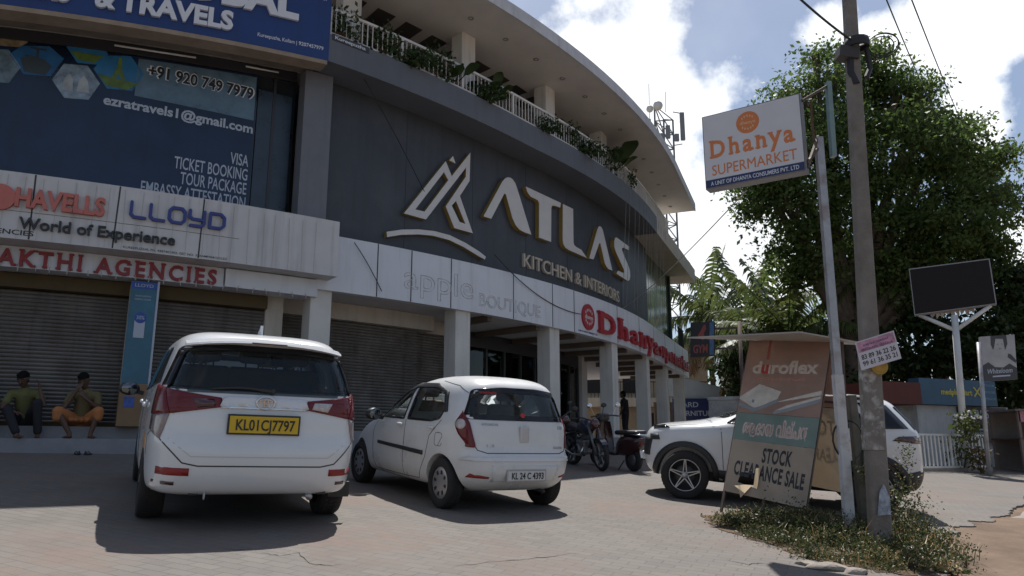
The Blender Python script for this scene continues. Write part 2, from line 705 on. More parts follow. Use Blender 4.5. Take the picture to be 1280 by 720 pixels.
M_white = mat('white paint', (.62, .605, .57), .6, var=.08, vscale=1.5, streak=.35, bump=.1, bscale=25)
M_soffit = mat('soffit paint', (.60, .58, .56), .7, var=.08, vscale=.8, stain=((.42, .40, .38), .35), sscale=.9)
M_beige = mat('beige paint', (.50, .455, .39), .75, var=.1, vscale=1.2, streak=.3, bump=.12, bscale=30)
M_dark = mat('charcoal cladding', (.046, .052, .064), .55, var=.12, vscale=.7, streak=.4, stain=((.075, .08, .09), .55), sscale=1.3)
M_ledge = mat('grey ledge paint', (.115, .125, .145), .6, var=.1, vscale=.9, streak=.25)
M_pil = mat('grey pilaster paint', (.15, .16, .18), .6, var=.08, streak=.2)
M_acp = mat('white composite panel', (.64, .66, .70), .38, var=.05, vscale=1.1, streak=.25)
M_seam = mat('dark seam', (.05, .05, .055), .8)
M_shut = mat('shutter steel', (.20, .185, .17), .5, metal=.3, var=.22, vscale=2.0, streak=.6, stain=((.13, .10, .075), .5), sscale=2.2)
M_olive = mat('brown lintel paint', (.085, .06, .025), .8, var=.15)
M_steel = mat('painted steel white', (.66, .65, .62), .45, var=.08)
M_black = mat('matt black', (.02, .02, .022), .6)
M_dkfr = mat('dark frame', (.035, .035, .04), .4)
G_dark = glass_mat('dark window glass', (.22, .26, .27))
G_clear = glass_mat('shop glass', (.55, .6, .58))
M_stone = mat('step tile', (.25, .25, .265), .6, var=.14, vscale=3, stain=((.2, .19, .18), .5))
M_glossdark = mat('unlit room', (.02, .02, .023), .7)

bld = thing('shop_building', 'long curved commercial building with charcoal upper wall, white pillars and overhanging roof', 'building', bp(-8, 0, .3))
bld_inv = bld.location.copy()
class BPart:
    pass
def to_local(o):
    """part meshes are written in world coordinates; keep them there under the parent"""
    o.matrix_parent_inverse = Matrix.Translation(-bld_inv)
    return o
def bpart(name, m, *a, **k):
    return to_local(arc_part(name, m, bld, *a, **k))
FL = .42
bpart('floor_slab', M_stone, -25, 9.4, -9, .12, -.7, FL)
bpart('step', M_stone, -25, -14.1, .125, .5, -.6, .215)
bpart('upper_storey', M_beige, -25, 5.5, -12, -3.25, 4.41, 10.18, step=1.2)
bpart('floor_band', M_soffit, -25, 8.0, -9, -.02, 3.27, 4.36)
# pillars
def pillar(s, w=.45, off=-.14, z0=FL, z1=3.265, m=M_white, d=.42, name='pillar'):
    mb = MB()
    z0, z1 = bp(s, off, z0).z, bp(s, off, z1).z
    c = bp(s, off, 0)
    t = (bp(s + .05, off) - bp(s - .05, off))
    ang = math.atan2(t.y, t.x)
    mb.box((c.x, c.y, (z0 + z1) / 2), (w, d, z1 - z0), Matrix.Rotation(ang, 3, 'Z'), bev=.012)
    return to_local(mb.build(name, m, bld))
for s in (-14.18, -10.58, -7.16, -3.6, 0.0, 3.5, 7.2):
    pillar(s)
pillar(-17.43, .46, -.12, z1=3.0, m=M_beige)
pillar(-20.9, .46, -.12, z1=3.0, m=M_beige)
pillar(-14.97, .36, -.62, z1=3.25, m=M_beige)
pillar(-9.35, .34, -1.75, z1=3.25, m=M_beige)
# roller shutters
def shutter(s0, s1, off, z0, z1, pitch=.068):
    n = int((z1 - z0) / pitch)
    prof = []
    for i in range(n):
        z = z0 + (z1 - z0) * i / n
        h = (z1 - z0) / n
        for t, d in ((0, 0), (.18, .022), (.5, .034), (.82, .022)):
            prof.append((z + h * t, off + d))
    prof.append((z1, off))
    ns = max(2, int((s1 - s0) / .7))
    vs, fs = [], []
    for i in range(ns + 1):
        s = s0 + (s1 - s0) * i / ns
        for z, o in prof:
            vs.append(bp(s, o, z))
    k = len(prof)
    for i in range(ns):
        for j in range(k - 1):
            a = i * k + j
            fs.append((a, a + k, a + k + 1, a + 1))
    sh = to_local(mesh_obj('roller_shutter', vs, fs, M_shut, bld))
    mb = MB()
    arc(mb, s0, s1, off - .03, off + .05, z0 - .05, z0 + .03)
    rail = mb.build('bottom_bar', M_olive, sh)
    rail.matrix_parent_inverse = Matrix.Translation(-bld_inv)
    rail.matrix_parent_inverse = Matrix.Identity(4)
    return sh
shutter(-20.68, -17.66, -.5, FL + .06, 2.78)
shutter(-24.4, -21.12, -.5, FL + .06, 2.78)
shutter(-17.2, -15.15, -.5, FL + .06, 2.78)
shutter(-14.78, -14.0, -1.3, FL + .05, 2.9)
shutter(-13.9, -10.9, -1.3, FL + .05, 2.88)
shutter(-10.85, -9.55, -1.75, FL + .05, 2.9)
bpart('lintel', M_olive, -24.5, -15.15, -.62, -.3, 2.79, 3.04)
bpart('lintel', M_beige, -14.8, -10.5, -1.5, -1.1, 2.89, 3.26)
bpart('lintel', M_beige, -10.48, -8.9, -1.95, -1.6, 2.92, 3.26)
bpart('back_wall', M_beige, -25, -10.86, -1.85, -1.52, FL, 3.26)
bpart('end_wall', M_soffit, -.75, -.1, -8.2, -2.1, FL + .003, 3.264)
# supermarket front: frames, glass and shelves inside
sf = bpart('shop_front', M_dkfr, -9.15, -.76, -2.32, -2.22, 2.86, 3.262)
for s in lin(-9.1, -.85, 9):
    mb = MB()
    arc(mb, s - .035, s + .035, -2.3, -2.2, FL, 2.86)
    to_local(mb.build('frame_post', M_dkfr, bld))
bpart('glass_pane', G_clear, -9.05, -.86, -2.262, -2.252, FL + .1, 2.855)
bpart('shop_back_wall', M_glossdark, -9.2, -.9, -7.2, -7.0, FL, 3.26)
M_goods = mat('packed goods', (.16, .12, .09), .6, var=.75, vscale=7, stain=((.30, .07, .05), .8), sscale=5)
for k, o in enumerate((-3.5, -4.9, -6.2)):
    mb = MB()
    for z in (.42, .86, 1.3, 1.74):
        arc(mb, -8.6 + .3 * k, -1.6, o - .35, o, z, z + .04)
        for s in lin(-8.5 + .3 * k, -1.8, 26):
            h = rnd.uniform(.18, .36)
            arc(mb, s, s + .2, o - .3, o - .02, z + .04, z + .04 + h)
    to_local(mb.build('shelf', M_goods, bld))
M_lamp = mat('lamp tube', (.9, .9, .9), .4, emit=((1, .97, .9), 2.2))
for s in (-7.9, -6.4, -4.2, -2.4):
    mb = MB()
    a, b = bp(s, -3.2, 2.98), bp(s + .9, -3.3, 2.98)
    mb.tube([a, b], .022, 8)
    to_local(mb.build('ceiling_lamp', M_lamp, bld))
M_beam = mat('brown ceiling beam', (.13, .10, .075), .7, var=.15)
for s in lin(-9.6, 7.0, 9):
    bpart('ceiling_beam', M_beam, s - .07, s + .07, -2.2, -.05, 3.12, 3.262)
# upper floor
bpart('upper_wall', M_dark, -14.1, 2.5, -.62, -.4, 4.33, 7.81)
bpart('pilaster', M_pil, -14.72, -14.1, -.5, -.12, 4.3, 7.81)
for s in lin(-12.0, .6, 6):
    mb = MB()
    arc(mb, s - .003, s + .003, -.41, -.396, 4.4, 7.8)
    to_local(mb.build('panel_joint', mat('panel joint', (.03, .034, .042), .6), bld))
bpart('side_wall', M_dark, 7.8, 8.0, -9, -.45, 4.41, 7.8)
win = bpart('glass_wall', mat('green tinted glass', (.06, .11, .065), .15, var=.7, vscale=1.1, stain=((.22, .30, .08), .95), sscale=.9, spec=.6), 2.52, 7.79, -.66, -.52, 4.41, 7.8)
for s in (2.58, 7.72):
    bpart('window_mullion', M_dkfr, s - .04, s + .04, -.5, -.42, 4.42, 7.79)
# balcony
bpart('balcony_edge', M_ledge, -14.46, .65, -3.2, .45, 7.82, 8.45)
bpart('balcony_edge', M_beige, .652, 9.6, -3.2, .45, 7.82, 8.45)
bpart('balcony_edge', M_beige, -25, -14.47, -3.2, .12, 7.96, 8.45)
bpart('eave_strip', mat('tan trim', (.28, .22, .16), .7, var=.2), -25, -14.5, .13, .5, 7.70, 7.79)
bpart('eave_strip', mat('dull trim', (.17, .135, .10), .75, var=.25), -25, -14.6, -.35, .02, 7.83, 7.95)
for s in (-17.1, -13.72, -10.33, -6.93, -3.5, -.05, 3.3):
    pillar(s, .46, -.35, 8.44, 10.21, M_white, name='balcony_column', d=.42)
for s in lin(-15.2, 3.3, 22):           # thin dark boards mark openings in the soffit of the roof overhang
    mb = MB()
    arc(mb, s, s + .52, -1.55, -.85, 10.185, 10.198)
    to_local(mb.build('soffit_opening', mat('dark soffit board', (.055, .05, .046), .8), bld))
def rail():
    mb = MB()
    arc(mb, -14.4, 3.9, .26, .32, 9.12, 9.18)
    arc(mb, -14.4, 3.9, .27, .31, 8.55, 8.59)
    s = -14.4
    k = 0
    while s < 3.9:
        if k % 14 == 0:
            arc(mb, s - .03, s + .03, .26, .32, 8.44, 9.13)
        else:
            arc(mb, s - .009, s + .009, .28, .30, 8.58, 9.13)
        s += .125
        k += 1
    return to_local(mb.build('balcony_railing', M_steel, bld))
rail()
can = bpart('roof_canopy', M_soffit, -19, 4.5, -5.5, 1.3, 10.2, 10.46)
mb = MB()
arc(mb, -19, 4.5, 1.302, 1.34, 10.17, 10.50)
to_local(mb.build('roof_edge', mat('roof edge paint', (.55, .56, .58), .6, var=.1, streak=.3), bld))
for s in lin(-13.2, 3.7, 14):
    mb = MB()
    c = bp(s, .45, 10.196)
    mb.lathe([(.075, 0), (.075, -.012), (.05, -.012), (.045, .004)], c, n=14)
    to_local(mb.build('downlight', mat('downlight', (.25, .22, .2), .4), bld))
# left part: dark glass behind the travel agency poster
bpart('glass_wall', mat('smoked glass', (.02, .026, .032), .1, spec=.7, var=.3), -25, -14.72, -.85, -.72, 4.3, 7.95)
for s in (-23.4, -21.6, -19.9, -18.2, -16.6, -15.2):
    bpart('window_mullion', M_dkfr, s - .03, s + .03, -.715, -.66, 4.3, 7.94)
bpart('window_transom', M_dkfr, -25, -14.75, -.71, -.62, 7.72, 7.94)
for s0, s1 in ((-18.4, -16.9), (-15.9, -15.2)):
    mb = MB()
    mb.tube([bp(s0, -.5, 7.80), bp(s1, -.5, 7.80)], .02, 8)
    to_local(mb.build('tube_lamp', M_steel, bld))

# ------------------------------------------------------------------ lettering and sign boards
def sign_root(name, label, cat, s, off, z, group=None):
    o = thing(name, label, cat, bp(s, off, z), 0, group)
    return o
def under(o, root):
    o.parent = root
    o.matrix_parent_inverse = Matrix.Translation(-root.location)
    return o
M_lett = mat('letter face', (.60, .58, .56), .4, var=.05)
M_gold = mat('letter side gold', (.30, .20, .055), .4, var=.1)
def letter(root, name, poly, off, depth, hole=None, face=M_lett, side=M_gold):
    f = face_map(off)
    mb = MB()
    mb.prism(poly, f, 0, depth, hole)
    mb.cur = 1
    mb2 = MB()
    mb2.prism(poly, f, depth, depth + .012, hole)
    base = len(mb.v)
    mb.cur = 0
    # sides in gold, thin face plate in off white
    o = under(mb.build(name, side, root), root)
    p = mb2.build('face', face, o)
    p.matrix_parent_inverse = Matrix.Identity(4)
    return o
AT = sign_root('wall_sign', 'large raised white lettering ATLAS KITCHEN & INTERIORS with angular emblem on the charcoal wall', 'sign', -7, -.4, 6)
OW = -.4
letter(AT, 'emblem', [(-12.096, 5.374), (-10.913, 6.962), (-10.713, 6.626), (-10.107, 7.416), (-10.124, 6.652), (-10.44, 6.18), (-9.991, 5.318), (-10.602, 5.324), (-10.886, 5.811), (-10.249, 6.733), (-10.242, 6.986), (-11.474, 5.357)], OW, .11,
       [[(-11.788, 5.535), (-10.961, 6.669), (-10.82, 6.496), (-11.515, 5.539)], [(-10.697, 5.872), (-10.561, 6.027), (-10.239, 5.501), (-10.439, 5.516)]])
letter(AT, 'emblem_tip', [(-10.805, 7.014), (-10.686, 7.16), (-10.598, 6.994)], OW, .11)
letter(AT, 'emblem_arc', [(-12.543, 4.848), (-12.143, 4.977), (-11.665, 5.074), (-11.212, 5.122), (-10.734, 5.114), (-10.23, 5.02), (-9.759, 4.89), (-9.526, 4.80), (-9.562, 4.72), (-9.817, 4.777), (-10.286, 4.905), (-10.759, 4.993), (-11.26, 5.002), (-11.661, 4.954), (-12.138, 4.855), (-12.525, 4.73)], OW, .11)
for n, p in (('letter', [(-9.64, 5.83), (-8.953, 6.93), (-8.85, 7.05), (-8.744, 7.12), (-8.62, 7.14), (-8.529, 7.12), (-8.42, 7.04), (-8.353, 6.93), (-7.737, 5.76), (-8.05, 5.76), (-8.25, 5.79), (-8.399, 5.871), (-8.529, 6.03), (-8.80, 6.63), (-8.86, 6.64), (-9.36, 5.83)]),
             ('letter', [(-7.97, 7.07), (-6.26, 7.05), (-6.298, 6.90), (-6.579, 6.88), (-6.72, 6.85), (-6.77, 6.76), (-6.80, 5.76), (-7.381, 5.757), (-7.36, 6.76), (-7.42, 6.82), (-7.757, 6.84), (-7.898, 6.93)]),
             ('letter', [(-6.144, 7.05), (-5.559, 7.055), (-5.571, 6.02), (-5.53, 5.95), (-5.421, 5.92), (-5.095, 5.90), (-4.74, 5.73), (-5.85, 5.73), (-6.05, 5.76), (-6.15, 5.85), (-6.18, 5.95)]),
             ('letter', [(-4.573, 5.75), (-3.93, 6.83), (-3.83, 6.94), (-3.735, 6.98), (-3.62, 6.98), (-3.50, 6.91), (-2.77, 5.74), (-3.1, 5.72), (-3.25, 5.76), (-3.40, 5.85), (-3.72, 6.42), (-3.80, 6.42), (-4.28, 5.78)]),
             ('letter', [(-2.25, 6.98), (-0.80, 7.02), (-0.878, 6.87), (-1.55, 6.80), (-1.70, 6.74), (-1.70, 6.66), (-1.55, 6.56), (-0.93, 6.25), (-.80, 6.12), (-0.80, 5.95), (-.92, 5.8), (-1.15, 5.72), (-2.38, 5.72), (-2.193, 5.86), (-1.628, 5.89), (-1.50, 5.96), (-1.60, 6.05), (-2.35, 6.45), (-2.50, 6.60), (-2.49, 6.80), (-2.40, 6.93)])):
    letter(AT, n, p, OW, .13)
mb = MB()
mb.text('KITCHEN & INTERIORS', face_map(OW), -7.98, 4.84, .385, 6.05, .07, bold=.012)
kt = under(mb.build('lettering', mat('tan letter', (.47, .41, .33), .45), AT), AT)

# white fascia with the ghost of removed letters and the supermarket's red letters
FA = sign_root('fascia_board', 'long white fascia board above the pillars with red supermarket lettering and marks of removed letters', 'sign', -3, 0, 3.8)
fb = MB()
arc(fb, -14.35, 8.1, -.015, .18, 3.22, 4.39)
under(fb.build('panel', M_acp, FA), FA)
mb = MB()
for s in (-13.0, -12.15, -11.05, -9.0, -7.4, -6.35, -3.6, -1.5, .6, 2.7, 4.8, 6.6):
    mb = MB()
    arc(mb, s - .012, s + .012, .176, .184, 3.225, 4.385)
    under(mb.build('panel_seam', M_seam, FA), FA)
M_ghost = mat('glue marks', (.47, .475, .49), .7, var=.3, vscale=9)
def ghost(body, u, v, cap, width, bold):
    """outlines left by letters that were taken down"""
    o, _ = text_geo(body, bold)
    x0, x1 = min(p[0] for p in o), max(p[0] for p in o)
    k = width / (x1 - x0)
    f = face_map(.18)
    for i, ch in enumerate(body):
        xr = max(p[0] for p in text_geo(body[:i + 1], bold)[0])
        c = bpy.data.curves.new('g', 'FONT')
        c.body = ch
        c.size = 1 / .729
        c.offset = bold
        c.fill_mode = 'NONE'
        c.resolution_u = 3
        ob = bpy.data.objects.new('g', c)
        me = bpy.data.meshes.new_from_object(ob)
        sh = xr - max(q.co.x for q in me.vertices) - x0
        mb = MB()
        for e in me.edges:
            a, b = (me.vertices[n].co for n in e.vertices)
            mb.tube([f(u + (a.x + sh) * k, v + a.y * cap, .003), f(u + (b.x + sh) * k, v + b.y * cap, .003)], rnd.uniform(.003, .010), 5)
        bpy.data.objects.remove(ob)
        bpy.data.curves.remove(c)
        bpy.data.meshes.remove(me)
        under(mb.build('letter_mark', M_ghost, FA), FA)
ghost('apple', -12.36, 3.52, .56, 1.98, .02)
ghost('BOUTIQUE', -10.2, 3.40, .32, 2.25, .02)
M_red = mat('red sign letters', (.36, .022, .035), .4, var=.12)
M_redside = mat('faded red sides', (.45, .16, .15), .5)
def slab_text(mb, body, mapf, u, v, cap, width, depth, bold=.03, w0=0.0):
    """bold letters with slab serifs added at the ends of their stems"""
    SPC = 1.3
    vs, _ = text_geo(body, bold, SPC)
    x0, x1 = min(p[0] for p in vs), max(p[0] for p in vs)
    k = width / (x1 - x0)
    mb.text(body, mapf, u, v, cap, width, depth, bold, w0=w0, space=SPC)
    # advance of every letter, measured from prefixes
    T = {'D': [('b', 0), ('t', 0)], 'h': [('t', 0), ('b', 0), ('b', 1)], 'n': [('x', 0), ('b', 0), ('b', 1)], 'a': [('b', 1)], 'y': [('x', 0), ('x', 1)], 'u': [('x', 0), ('x', 1), ('b', 1)],
         'p': [('x', 0), ('d', 0)], 'r': [('x', 0), ('b', 0)], 'm': [('x', 0), ('b', 0), ('b', 1), ('b', .5)], 'k': [('t', 0), ('b', 0), ('b', 1), ('x', .9)], 't': [('b', .7)],
         'A': [('b', 0), ('b', 1)], 'K': [('b', 0), ('t', 0), ('b', 1), ('t', 1)], 'T': [('b', .5)], 'H': [('b', 0), ('t', 0), ('b', 1), ('t', 1)], 'I': [('b', .5), ('t', .5)], 'N': [('b', 0), ('t', 0), ('t', 1)], 'E': [('b', 0), ('t', 0)], 'S': [], 'G': [('x', 1)], 'C': []}
    for i, ch in enumerate(body):
        if ch == ' ' or ch not in T:
            continue
        pre = body[:i + 1]
        pv, _ = text_geo(pre, bold, SPC)
        xr = max(p[0] for p in pv)
        cv, _ = text_geo(ch, bold, SPC)
        wch = max(p[0] for p in cv) - min(p[0] for p in cv)
        xl = xr - wch
        st = .16
        for pos, side in T[ch]:
            xc = xl + st / 2 + (wch - st) * side
            yy = {'b': 0.0, 't': 1.0, 'x': .74, 'd': -.26}[pos]
            y0, y1 = (yy - .005, yy + .085) if pos in 'bd' else (yy - .085, yy + .005)
            a, b = u + (xc - .15 - x0) * k, u + (xc + .15 - x0) * k
            mb.prism([(a, v + y0 * cap), (b, v + y0 * cap), (b, v + y1 * cap), (a, v + y1 * cap)], mapf, w0 + .0007, w0 + depth + .0011)
    return mb
mb = MB()
slab_text(mb, 'Dhanya', face_map(.18), -4.98, 3.40, .62, 6.0, .09, .03)
under(mb.build('red_lettering', M_red, FA), FA)
mb = MB()
slab_text(mb, 'supermarket', face_map(.18), 1.35, 3.44, .52, 6.35, .09, .025)
under(mb.build('red_lettering', M_red, FA), FA)
mb = MB()
cz, cs, cr = 3.74, -5.62, .37
circ = lambda r, n=28: [(cs + r * .95 * math.cos(2 * math.pi * k / n), cz + r * math.sin(2 * math.pi * k / n)) for k in range(n)]
mb.prism(circ(cr), face_map(.18), .002, .05)
em = under(mb.build('round_emblem', M_red, FA), FA)
mb = MB()
mb.text('dhanya', face_map(.23), cs, cz - .06, .12, .46, .006, .02, 'C', w0=.001)
for a in range(5):
    t = math.pi * (.2 + .15 * a)
    x, z = cs + .22 * math.cos(t), cz + .2 * math.sin(t)
    mb.prism([(x - .03, z), (x, z - .05), (x + .03, z), (x, z + .05)], face_map(.23), .001, .007)
    mb.prism([(x - .03, 2 * cz - z), (x, 2 * cz - z - .05), (x + .03, 2 * cz - z), (x, 2 * cz - z + .05)], face_map(.23), .001, .007)
lt = mb.build('emblem_lettering', M_lett, em)
mb = MB()
mb.text('A UNIT OF DHANYA CONSUMERS PVT. LTD', face_map(.18), -6.15, 3.28, .05, 1.1, .004, .01)
under(mb.build('small_lettering', mat('navy print', (.03, .06, .18), .5), FA), FA)

# projecting white box sign over the left shops
BX = sign_root('box_sign', 'long white projecting box sign reading HAVELLS, LLOYD and World of Experience over the shuttered shop', 'sign', -17, .6, 4)
mb = MB()
arc(mb, -25, -14.1, -.1, .62, 3.42, 4.56)
under(mb.build('box', mat('dusty white panel', (.56, .55, .545), .5, var=.07, vscale=1.4, streak=.4), BX), BX)
mb = MB()
f62 = face_map(.62)
def seam(mb, a, b, w=.012):
    mb.prism([(a[0] - w, a[1]), (a[0] + w, a[1]), (b[0] + w, b[1]), (b[0] - w, b[1])], f62, -.002, .003)
for a, b in (((-20.5, 3.43), (-20.5, 4.55)), ((-19.22, 3.43), (-19.24, 4.55)), ((-18.02, 3.43), (-18.0, 4.55)), ((-16.67, 3.43), (-16.65, 4.55))):
    mb = MB()
    seam(mb, a, b)
    under(mb.build('panel_seam', M_seam, BX), BX)
mb = MB()
arc(mb, -25, -16.0, .618, .6225, 3.885, 3.893)
under(mb.build('panel_seam', M_seam, BX), BX)
M_salmon = mat('faded red plastic', (.50, .14, .11), .45, var=.12, vscale=4)
mb = MB()
mb.text('HAVELLS', f62, -19.47, 3.97, .32, 1.28, .07, .05)
under(mb.build('lettering', M_salmon, BX), BX)
mb = MB()
mb.prism([(-19.68 + .22 * math.cos(2 * math.pi * k / 24), 4.09 + .22 * math.sin(2 * math.pi * k / 24)) for k in range(24)], f62, .001, .06)
under(mb.build('round_emblem', M_salmon, BX), BX)
mb = MB()
M_lloyd = mat('blue plastic letters', (.035, .05, .22), .4, var=.08)
LH, LB, LT = .27, 4.02, .052
def stroke(mb, pts, w, mapf, w0, w1):
    """rounded stroke of width w through 2D points"""
    for (a, b), (c, d) in zip(pts, pts[1:]):
        L_ = math.hypot(c - a, d - b)
        nx, ny = -(d - b) / L_ * w / 2, (c - a) / L_ * w / 2
        poly = []
        th = math.atan2(d - b, c - a)
        for k in range(5):
            t = th + math.pi / 2 + math.pi * k / 4
            poly.append((a + w / 2 * math.cos(t), b + w / 2 * math.sin(t)))
        for k in range(5):
            t = th - math.pi / 2 + math.pi * k / 4
            poly.append((c + w / 2 * math.cos(t), d + w / 2 * math.sin(t)))
        mb.prism(poly, mapf, w0, w1 + rnd.uniform(0, .0012))
for x in (-17.8, -17.5):
    stroke(mb, [(x, LB + LH), (x, LB + .05), (x + .05, LB), (x + .22, LB)], LT, f62, .001, .06)
x = -17.2
stroke(mb, [(x + .05, LB), (x + .2, LB), (x + .25, LB + .06), (x + .25, LB + LH - .06), (x + .2, LB + LH), (x + .05, LB + LH), (x, LB + LH - .06), (x, LB + .06), (x + .05, LB)], LT, f62, .001, .06)
x = -16.87
stroke(mb, [(x, LB + LH), (x, LB + .15), (x + .05, LB + .11), (x + .22, LB + .11)], LT, f62, .001, .06)
stroke(mb, [(x + .24, LB + LH), (x + .24, LB + .04), (x + .2, LB - .01), (x + .02, LB - .01)], LT, f62, .001, .062)
x = -16.53
stroke(mb, [(x, LB + LH), (x, LB), (x + .18, LB), (x + .24, LB + .06), (x + .24, LB + LH - .06), (x + .18, LB + LH), (x, LB + LH)], LT, f62, .001, .06)
under(mb.build('lettering', M_lloyd, BX), BX)
M_blk = mat('black plastic letters', (.018, .018, .02), .4)
def tline(root, m, *a, name='lettering', **k):
    mb = MB()
    mb.text(*a, **k)
    return under(mb.build(name, m, root), root)
tline(BX, M_blk, 'World of Experience', f62, -19.38, 3.60, .2, 2.31, .05, .022)
tline(BX, M_blk, 'SHAKTHI AGENCIES', f62, -19.16, 3.49, .085, 1.45, .004, .02, 'R')
tline(BX, M_blk, 'KUREEPUZHA, PH: 9387403302, GST NO. 32AAMFS0412G1ZC', f62, -17.86, 3.455, .042, 1.68, .003, .008)
# lower board
LW = sign_root('shop_sign', 'low white sign strip with red serif lettering SHAKTHI AGENCIES above the roller shutters', 'sign', -17, .1, 3.2)
mb = MB()
arc(mb, -25, -16.12, -.29, .12, 3.05, 3.41)
arc(mb, -16.1, -14.32, -.29, .2, 3.05, 3.40)
under(mb.build('board', M_acp, LW), LW)
mb = MB()
slab_text(mb, 'SHAKTHI AGENCIES', face_map(.12), -20.2, 3.075, .285, 3.95, .05, .035)
under(mb.build('lettering', mat('dark red letters', (.26, .02, .025), .45, var=.15), LW), LW)
# little festoon lights
FS = MB()
s = -20.4
while s < -14.4:
    z0 = 4.5 if s < -15 else 3.4
    FS.tube([bp(s, .635, 4.5 if s < -15.6 else 4.45), bp(s + rnd.uniform(-.03, .03), .66, 3.42)], .004, 4)
    FS.tube([bp(s, .24, 3.08), bp(s + rnd.uniform(-.04, .04), .26, 2.97 + rnd.uniform(-.02, .02))], .008, 5)
    s += rnd.uniform(.2, .3)
tag(FS.build('festoon_lights', mat('festoon wire', (.40, .38, .36), .6)), 'thin dangling festoon light strings along the white box sign and its lower strip', 'lights')
FS = MB()
s = -3.2
while s < 2.4:
    FS.tube([bp(s, .47, 8.3), bp(s + .03, .2 + .1 * rnd.random(), 4.5)], .006, 4)
    s += rnd.uniform(.3, .55)
tag(FS.build('festoon_lights', mat('grey light string', (.24, .25, .27), .6)), 'grey light strings hanging in front of the last letters of the charcoal wall', 'lights')

# blue travel agency sign above
BS = sign_root('shop_sign', 'wide blue sign with white raised lettering GLOBAL TOURS &TRAVELS at the top of the facade', 'sign', -18, .4, 8.5)
mb = MB()
arc(mb, -25, -14.45, .135, .45, 7.80, 9.34)
under(mb.build('board', mat('blue vinyl', (.012, .040, .165), .45, var=.1, vscale=1.5, streak=.25), BS), BS)
f45 = face_map(.45)
M_wl = mat('white plastic letters', (.66, .68, .72), .35)
tline(BS, M_wl, 'TRAVELS', f45, -18.35, 8.03, .39, 1.95, .06, .055)
tline(BS, M_wl, '&', f45, -18.74, 8.03, .37, .33, .06, .05)
tline(BS, M_wl, 'TOURS', f45, -19.12, 8.03, .39, 1.45, .06, .055, 'R')
tline(BS, M_wl, 'GLOBAL', f45, -15.15, 8.58, .62, 3.3, .06, .06, 'R')
tline(BS, M_wl, '9207457979', f45, -14.58, 8.03, .085, .52, .004, .012, 'R')
tline(BS, M_wl, 'Kureepuzha, Kollam |', f45, -15.14, 8.03, .085, .78, .004, .006, 'R')
tline(BS, M_wl, 'GST: 32KERPJ1002M1ZT', f45, -14.55, 9.2, .085, .8, .004, .01, 'R')
# poster on the glass
PO = sign_root('window_poster', 'dark blue travel poster on upper glass with hexagon pictures, phone number and list of services', 'poster', -18, -.6, 6)
fp = face_map(-.655)
def panel(mb, s0, s1, z0, z1, w0, w1):
    return arc(mb, s0, s1, -.655 + w0, -.655 + w1, z0, z1)
mb = MB()
panel(mb, -25, -15.6, 4.35, 7.70, 0, .012)
under(mb.build('sheet', mat('poster navy', (.006, .020, .055), .3, var=.6, vscale=.5, streak=.3), PO), PO)
mb = MB()
panel(mb, -17.95, -15.62, 6.84, 7.66, .013, .016)
under(mb.build('number_panel', mat('poster pale blue', (.10, .17, .23), .3, var=.25), PO), PO)
mb = MB()
panel(mb, -15.55, -14.8, 4.35, 7.6, -.03, -.02)
under(mb.build('side_sheet', mat('poster slate', (.03, .05, .075), .3, var=.25), PO), PO)
mb = MB()
mb.text('+91 920 749 7979', fp, -17.78, 7.32, .25, 2.14, .002, .085, w0=.017)
under(mb.build('number_outline', M_wl, PO), PO)
mb = MB()
mb.text('+91 920 749 7979', fp, -17.75, 7.32, .245, 2.08, .002, .04, w0=.02)
under(mb.build('number_lettering', M_blk, PO), PO)
M_prt = mat('poster white print', (.42, .47, .55), .4)
tline(PO, M_prt, 'ezratravels1@gmail.com', fp, -15.62, 6.55, .2, 2.86, .002, .04, 'R', w0=.017)
for i, (t, w) in enumerate((('VISA', .4), ('TICKET BOOKING', 1.55), ('TOUR PACKAGE', 1.4), ('EMBASSY ATTESTATION', 2.15))):
    tline(PO, M_prt, t, fp, -15.66, 5.80 - .305 * i, .26, w * .93, .002, .012, 'R', w0=.013)
def hexa(cx, cz, r, m, sub=None):
    hp = lambda r: [(cx + r * 1.02 * math.cos(math.pi * k / 3 + .12), cz + r * math.sin(math.pi * k / 3 + .12)) for k in range(6)]
    mb = MB()
    mb.prism(hp(r), fp, .0135, .0165)
    h = under(mb.build('hexagon_picture', m, PO), PO)
    if sub:
        mb = MB()
        for poly in sub[0]:
            mb.prism([(cx + a * r, cz + b * r) for a, b in poly], fp, .017, .019 + rnd.uniform(0, .001))
        mb.build('picture_shape', sub[1], h)
    return h
M_sky1 = mat('print sky', (.03, .16, .34), .3, var=.3, vscale=2)
M_sky2 = mat('print pale', (.20, .27, .34), .3, var=.5, vscale=5)
M_grn = mat('print green', (.10, .17, .035), .4, var=.4, vscale=4)
M_shp = mat('print dark shape', (.035, .05, .06), .4)
hexa(-18.27, 7.28, 0.44, M_sky1, ([[(-.06, .8), (.06, .8), (.1, .15), (.34, -.5), (.18, -.5), (0, -.12), (-.18, -.5), (-.34, -.5), (-.1, .15)], [(-.85, -.3), (.85, -.42), (.42, -.8), (-.42, -.8)]], M_grn))
hexa(-18.98, 6.9, 0.40, M_sky2, ([[(-.6, -.5), (-.1, -.55), (-.15, .1), (-.3, .35), (-.5, .1)], [(.05, -.5), (.6, -.45), (.5, .1), (.3, .4), (.12, .1)]], mat('print cloth', (.34, .38, .40), .4, var=.3)))
hexa(-18.86, 7.62, 0.36, M_sky1, ([[(-.8, -.3), (.8, -.25), (.4, -.75), (-.4, -.75)]], M_grn))
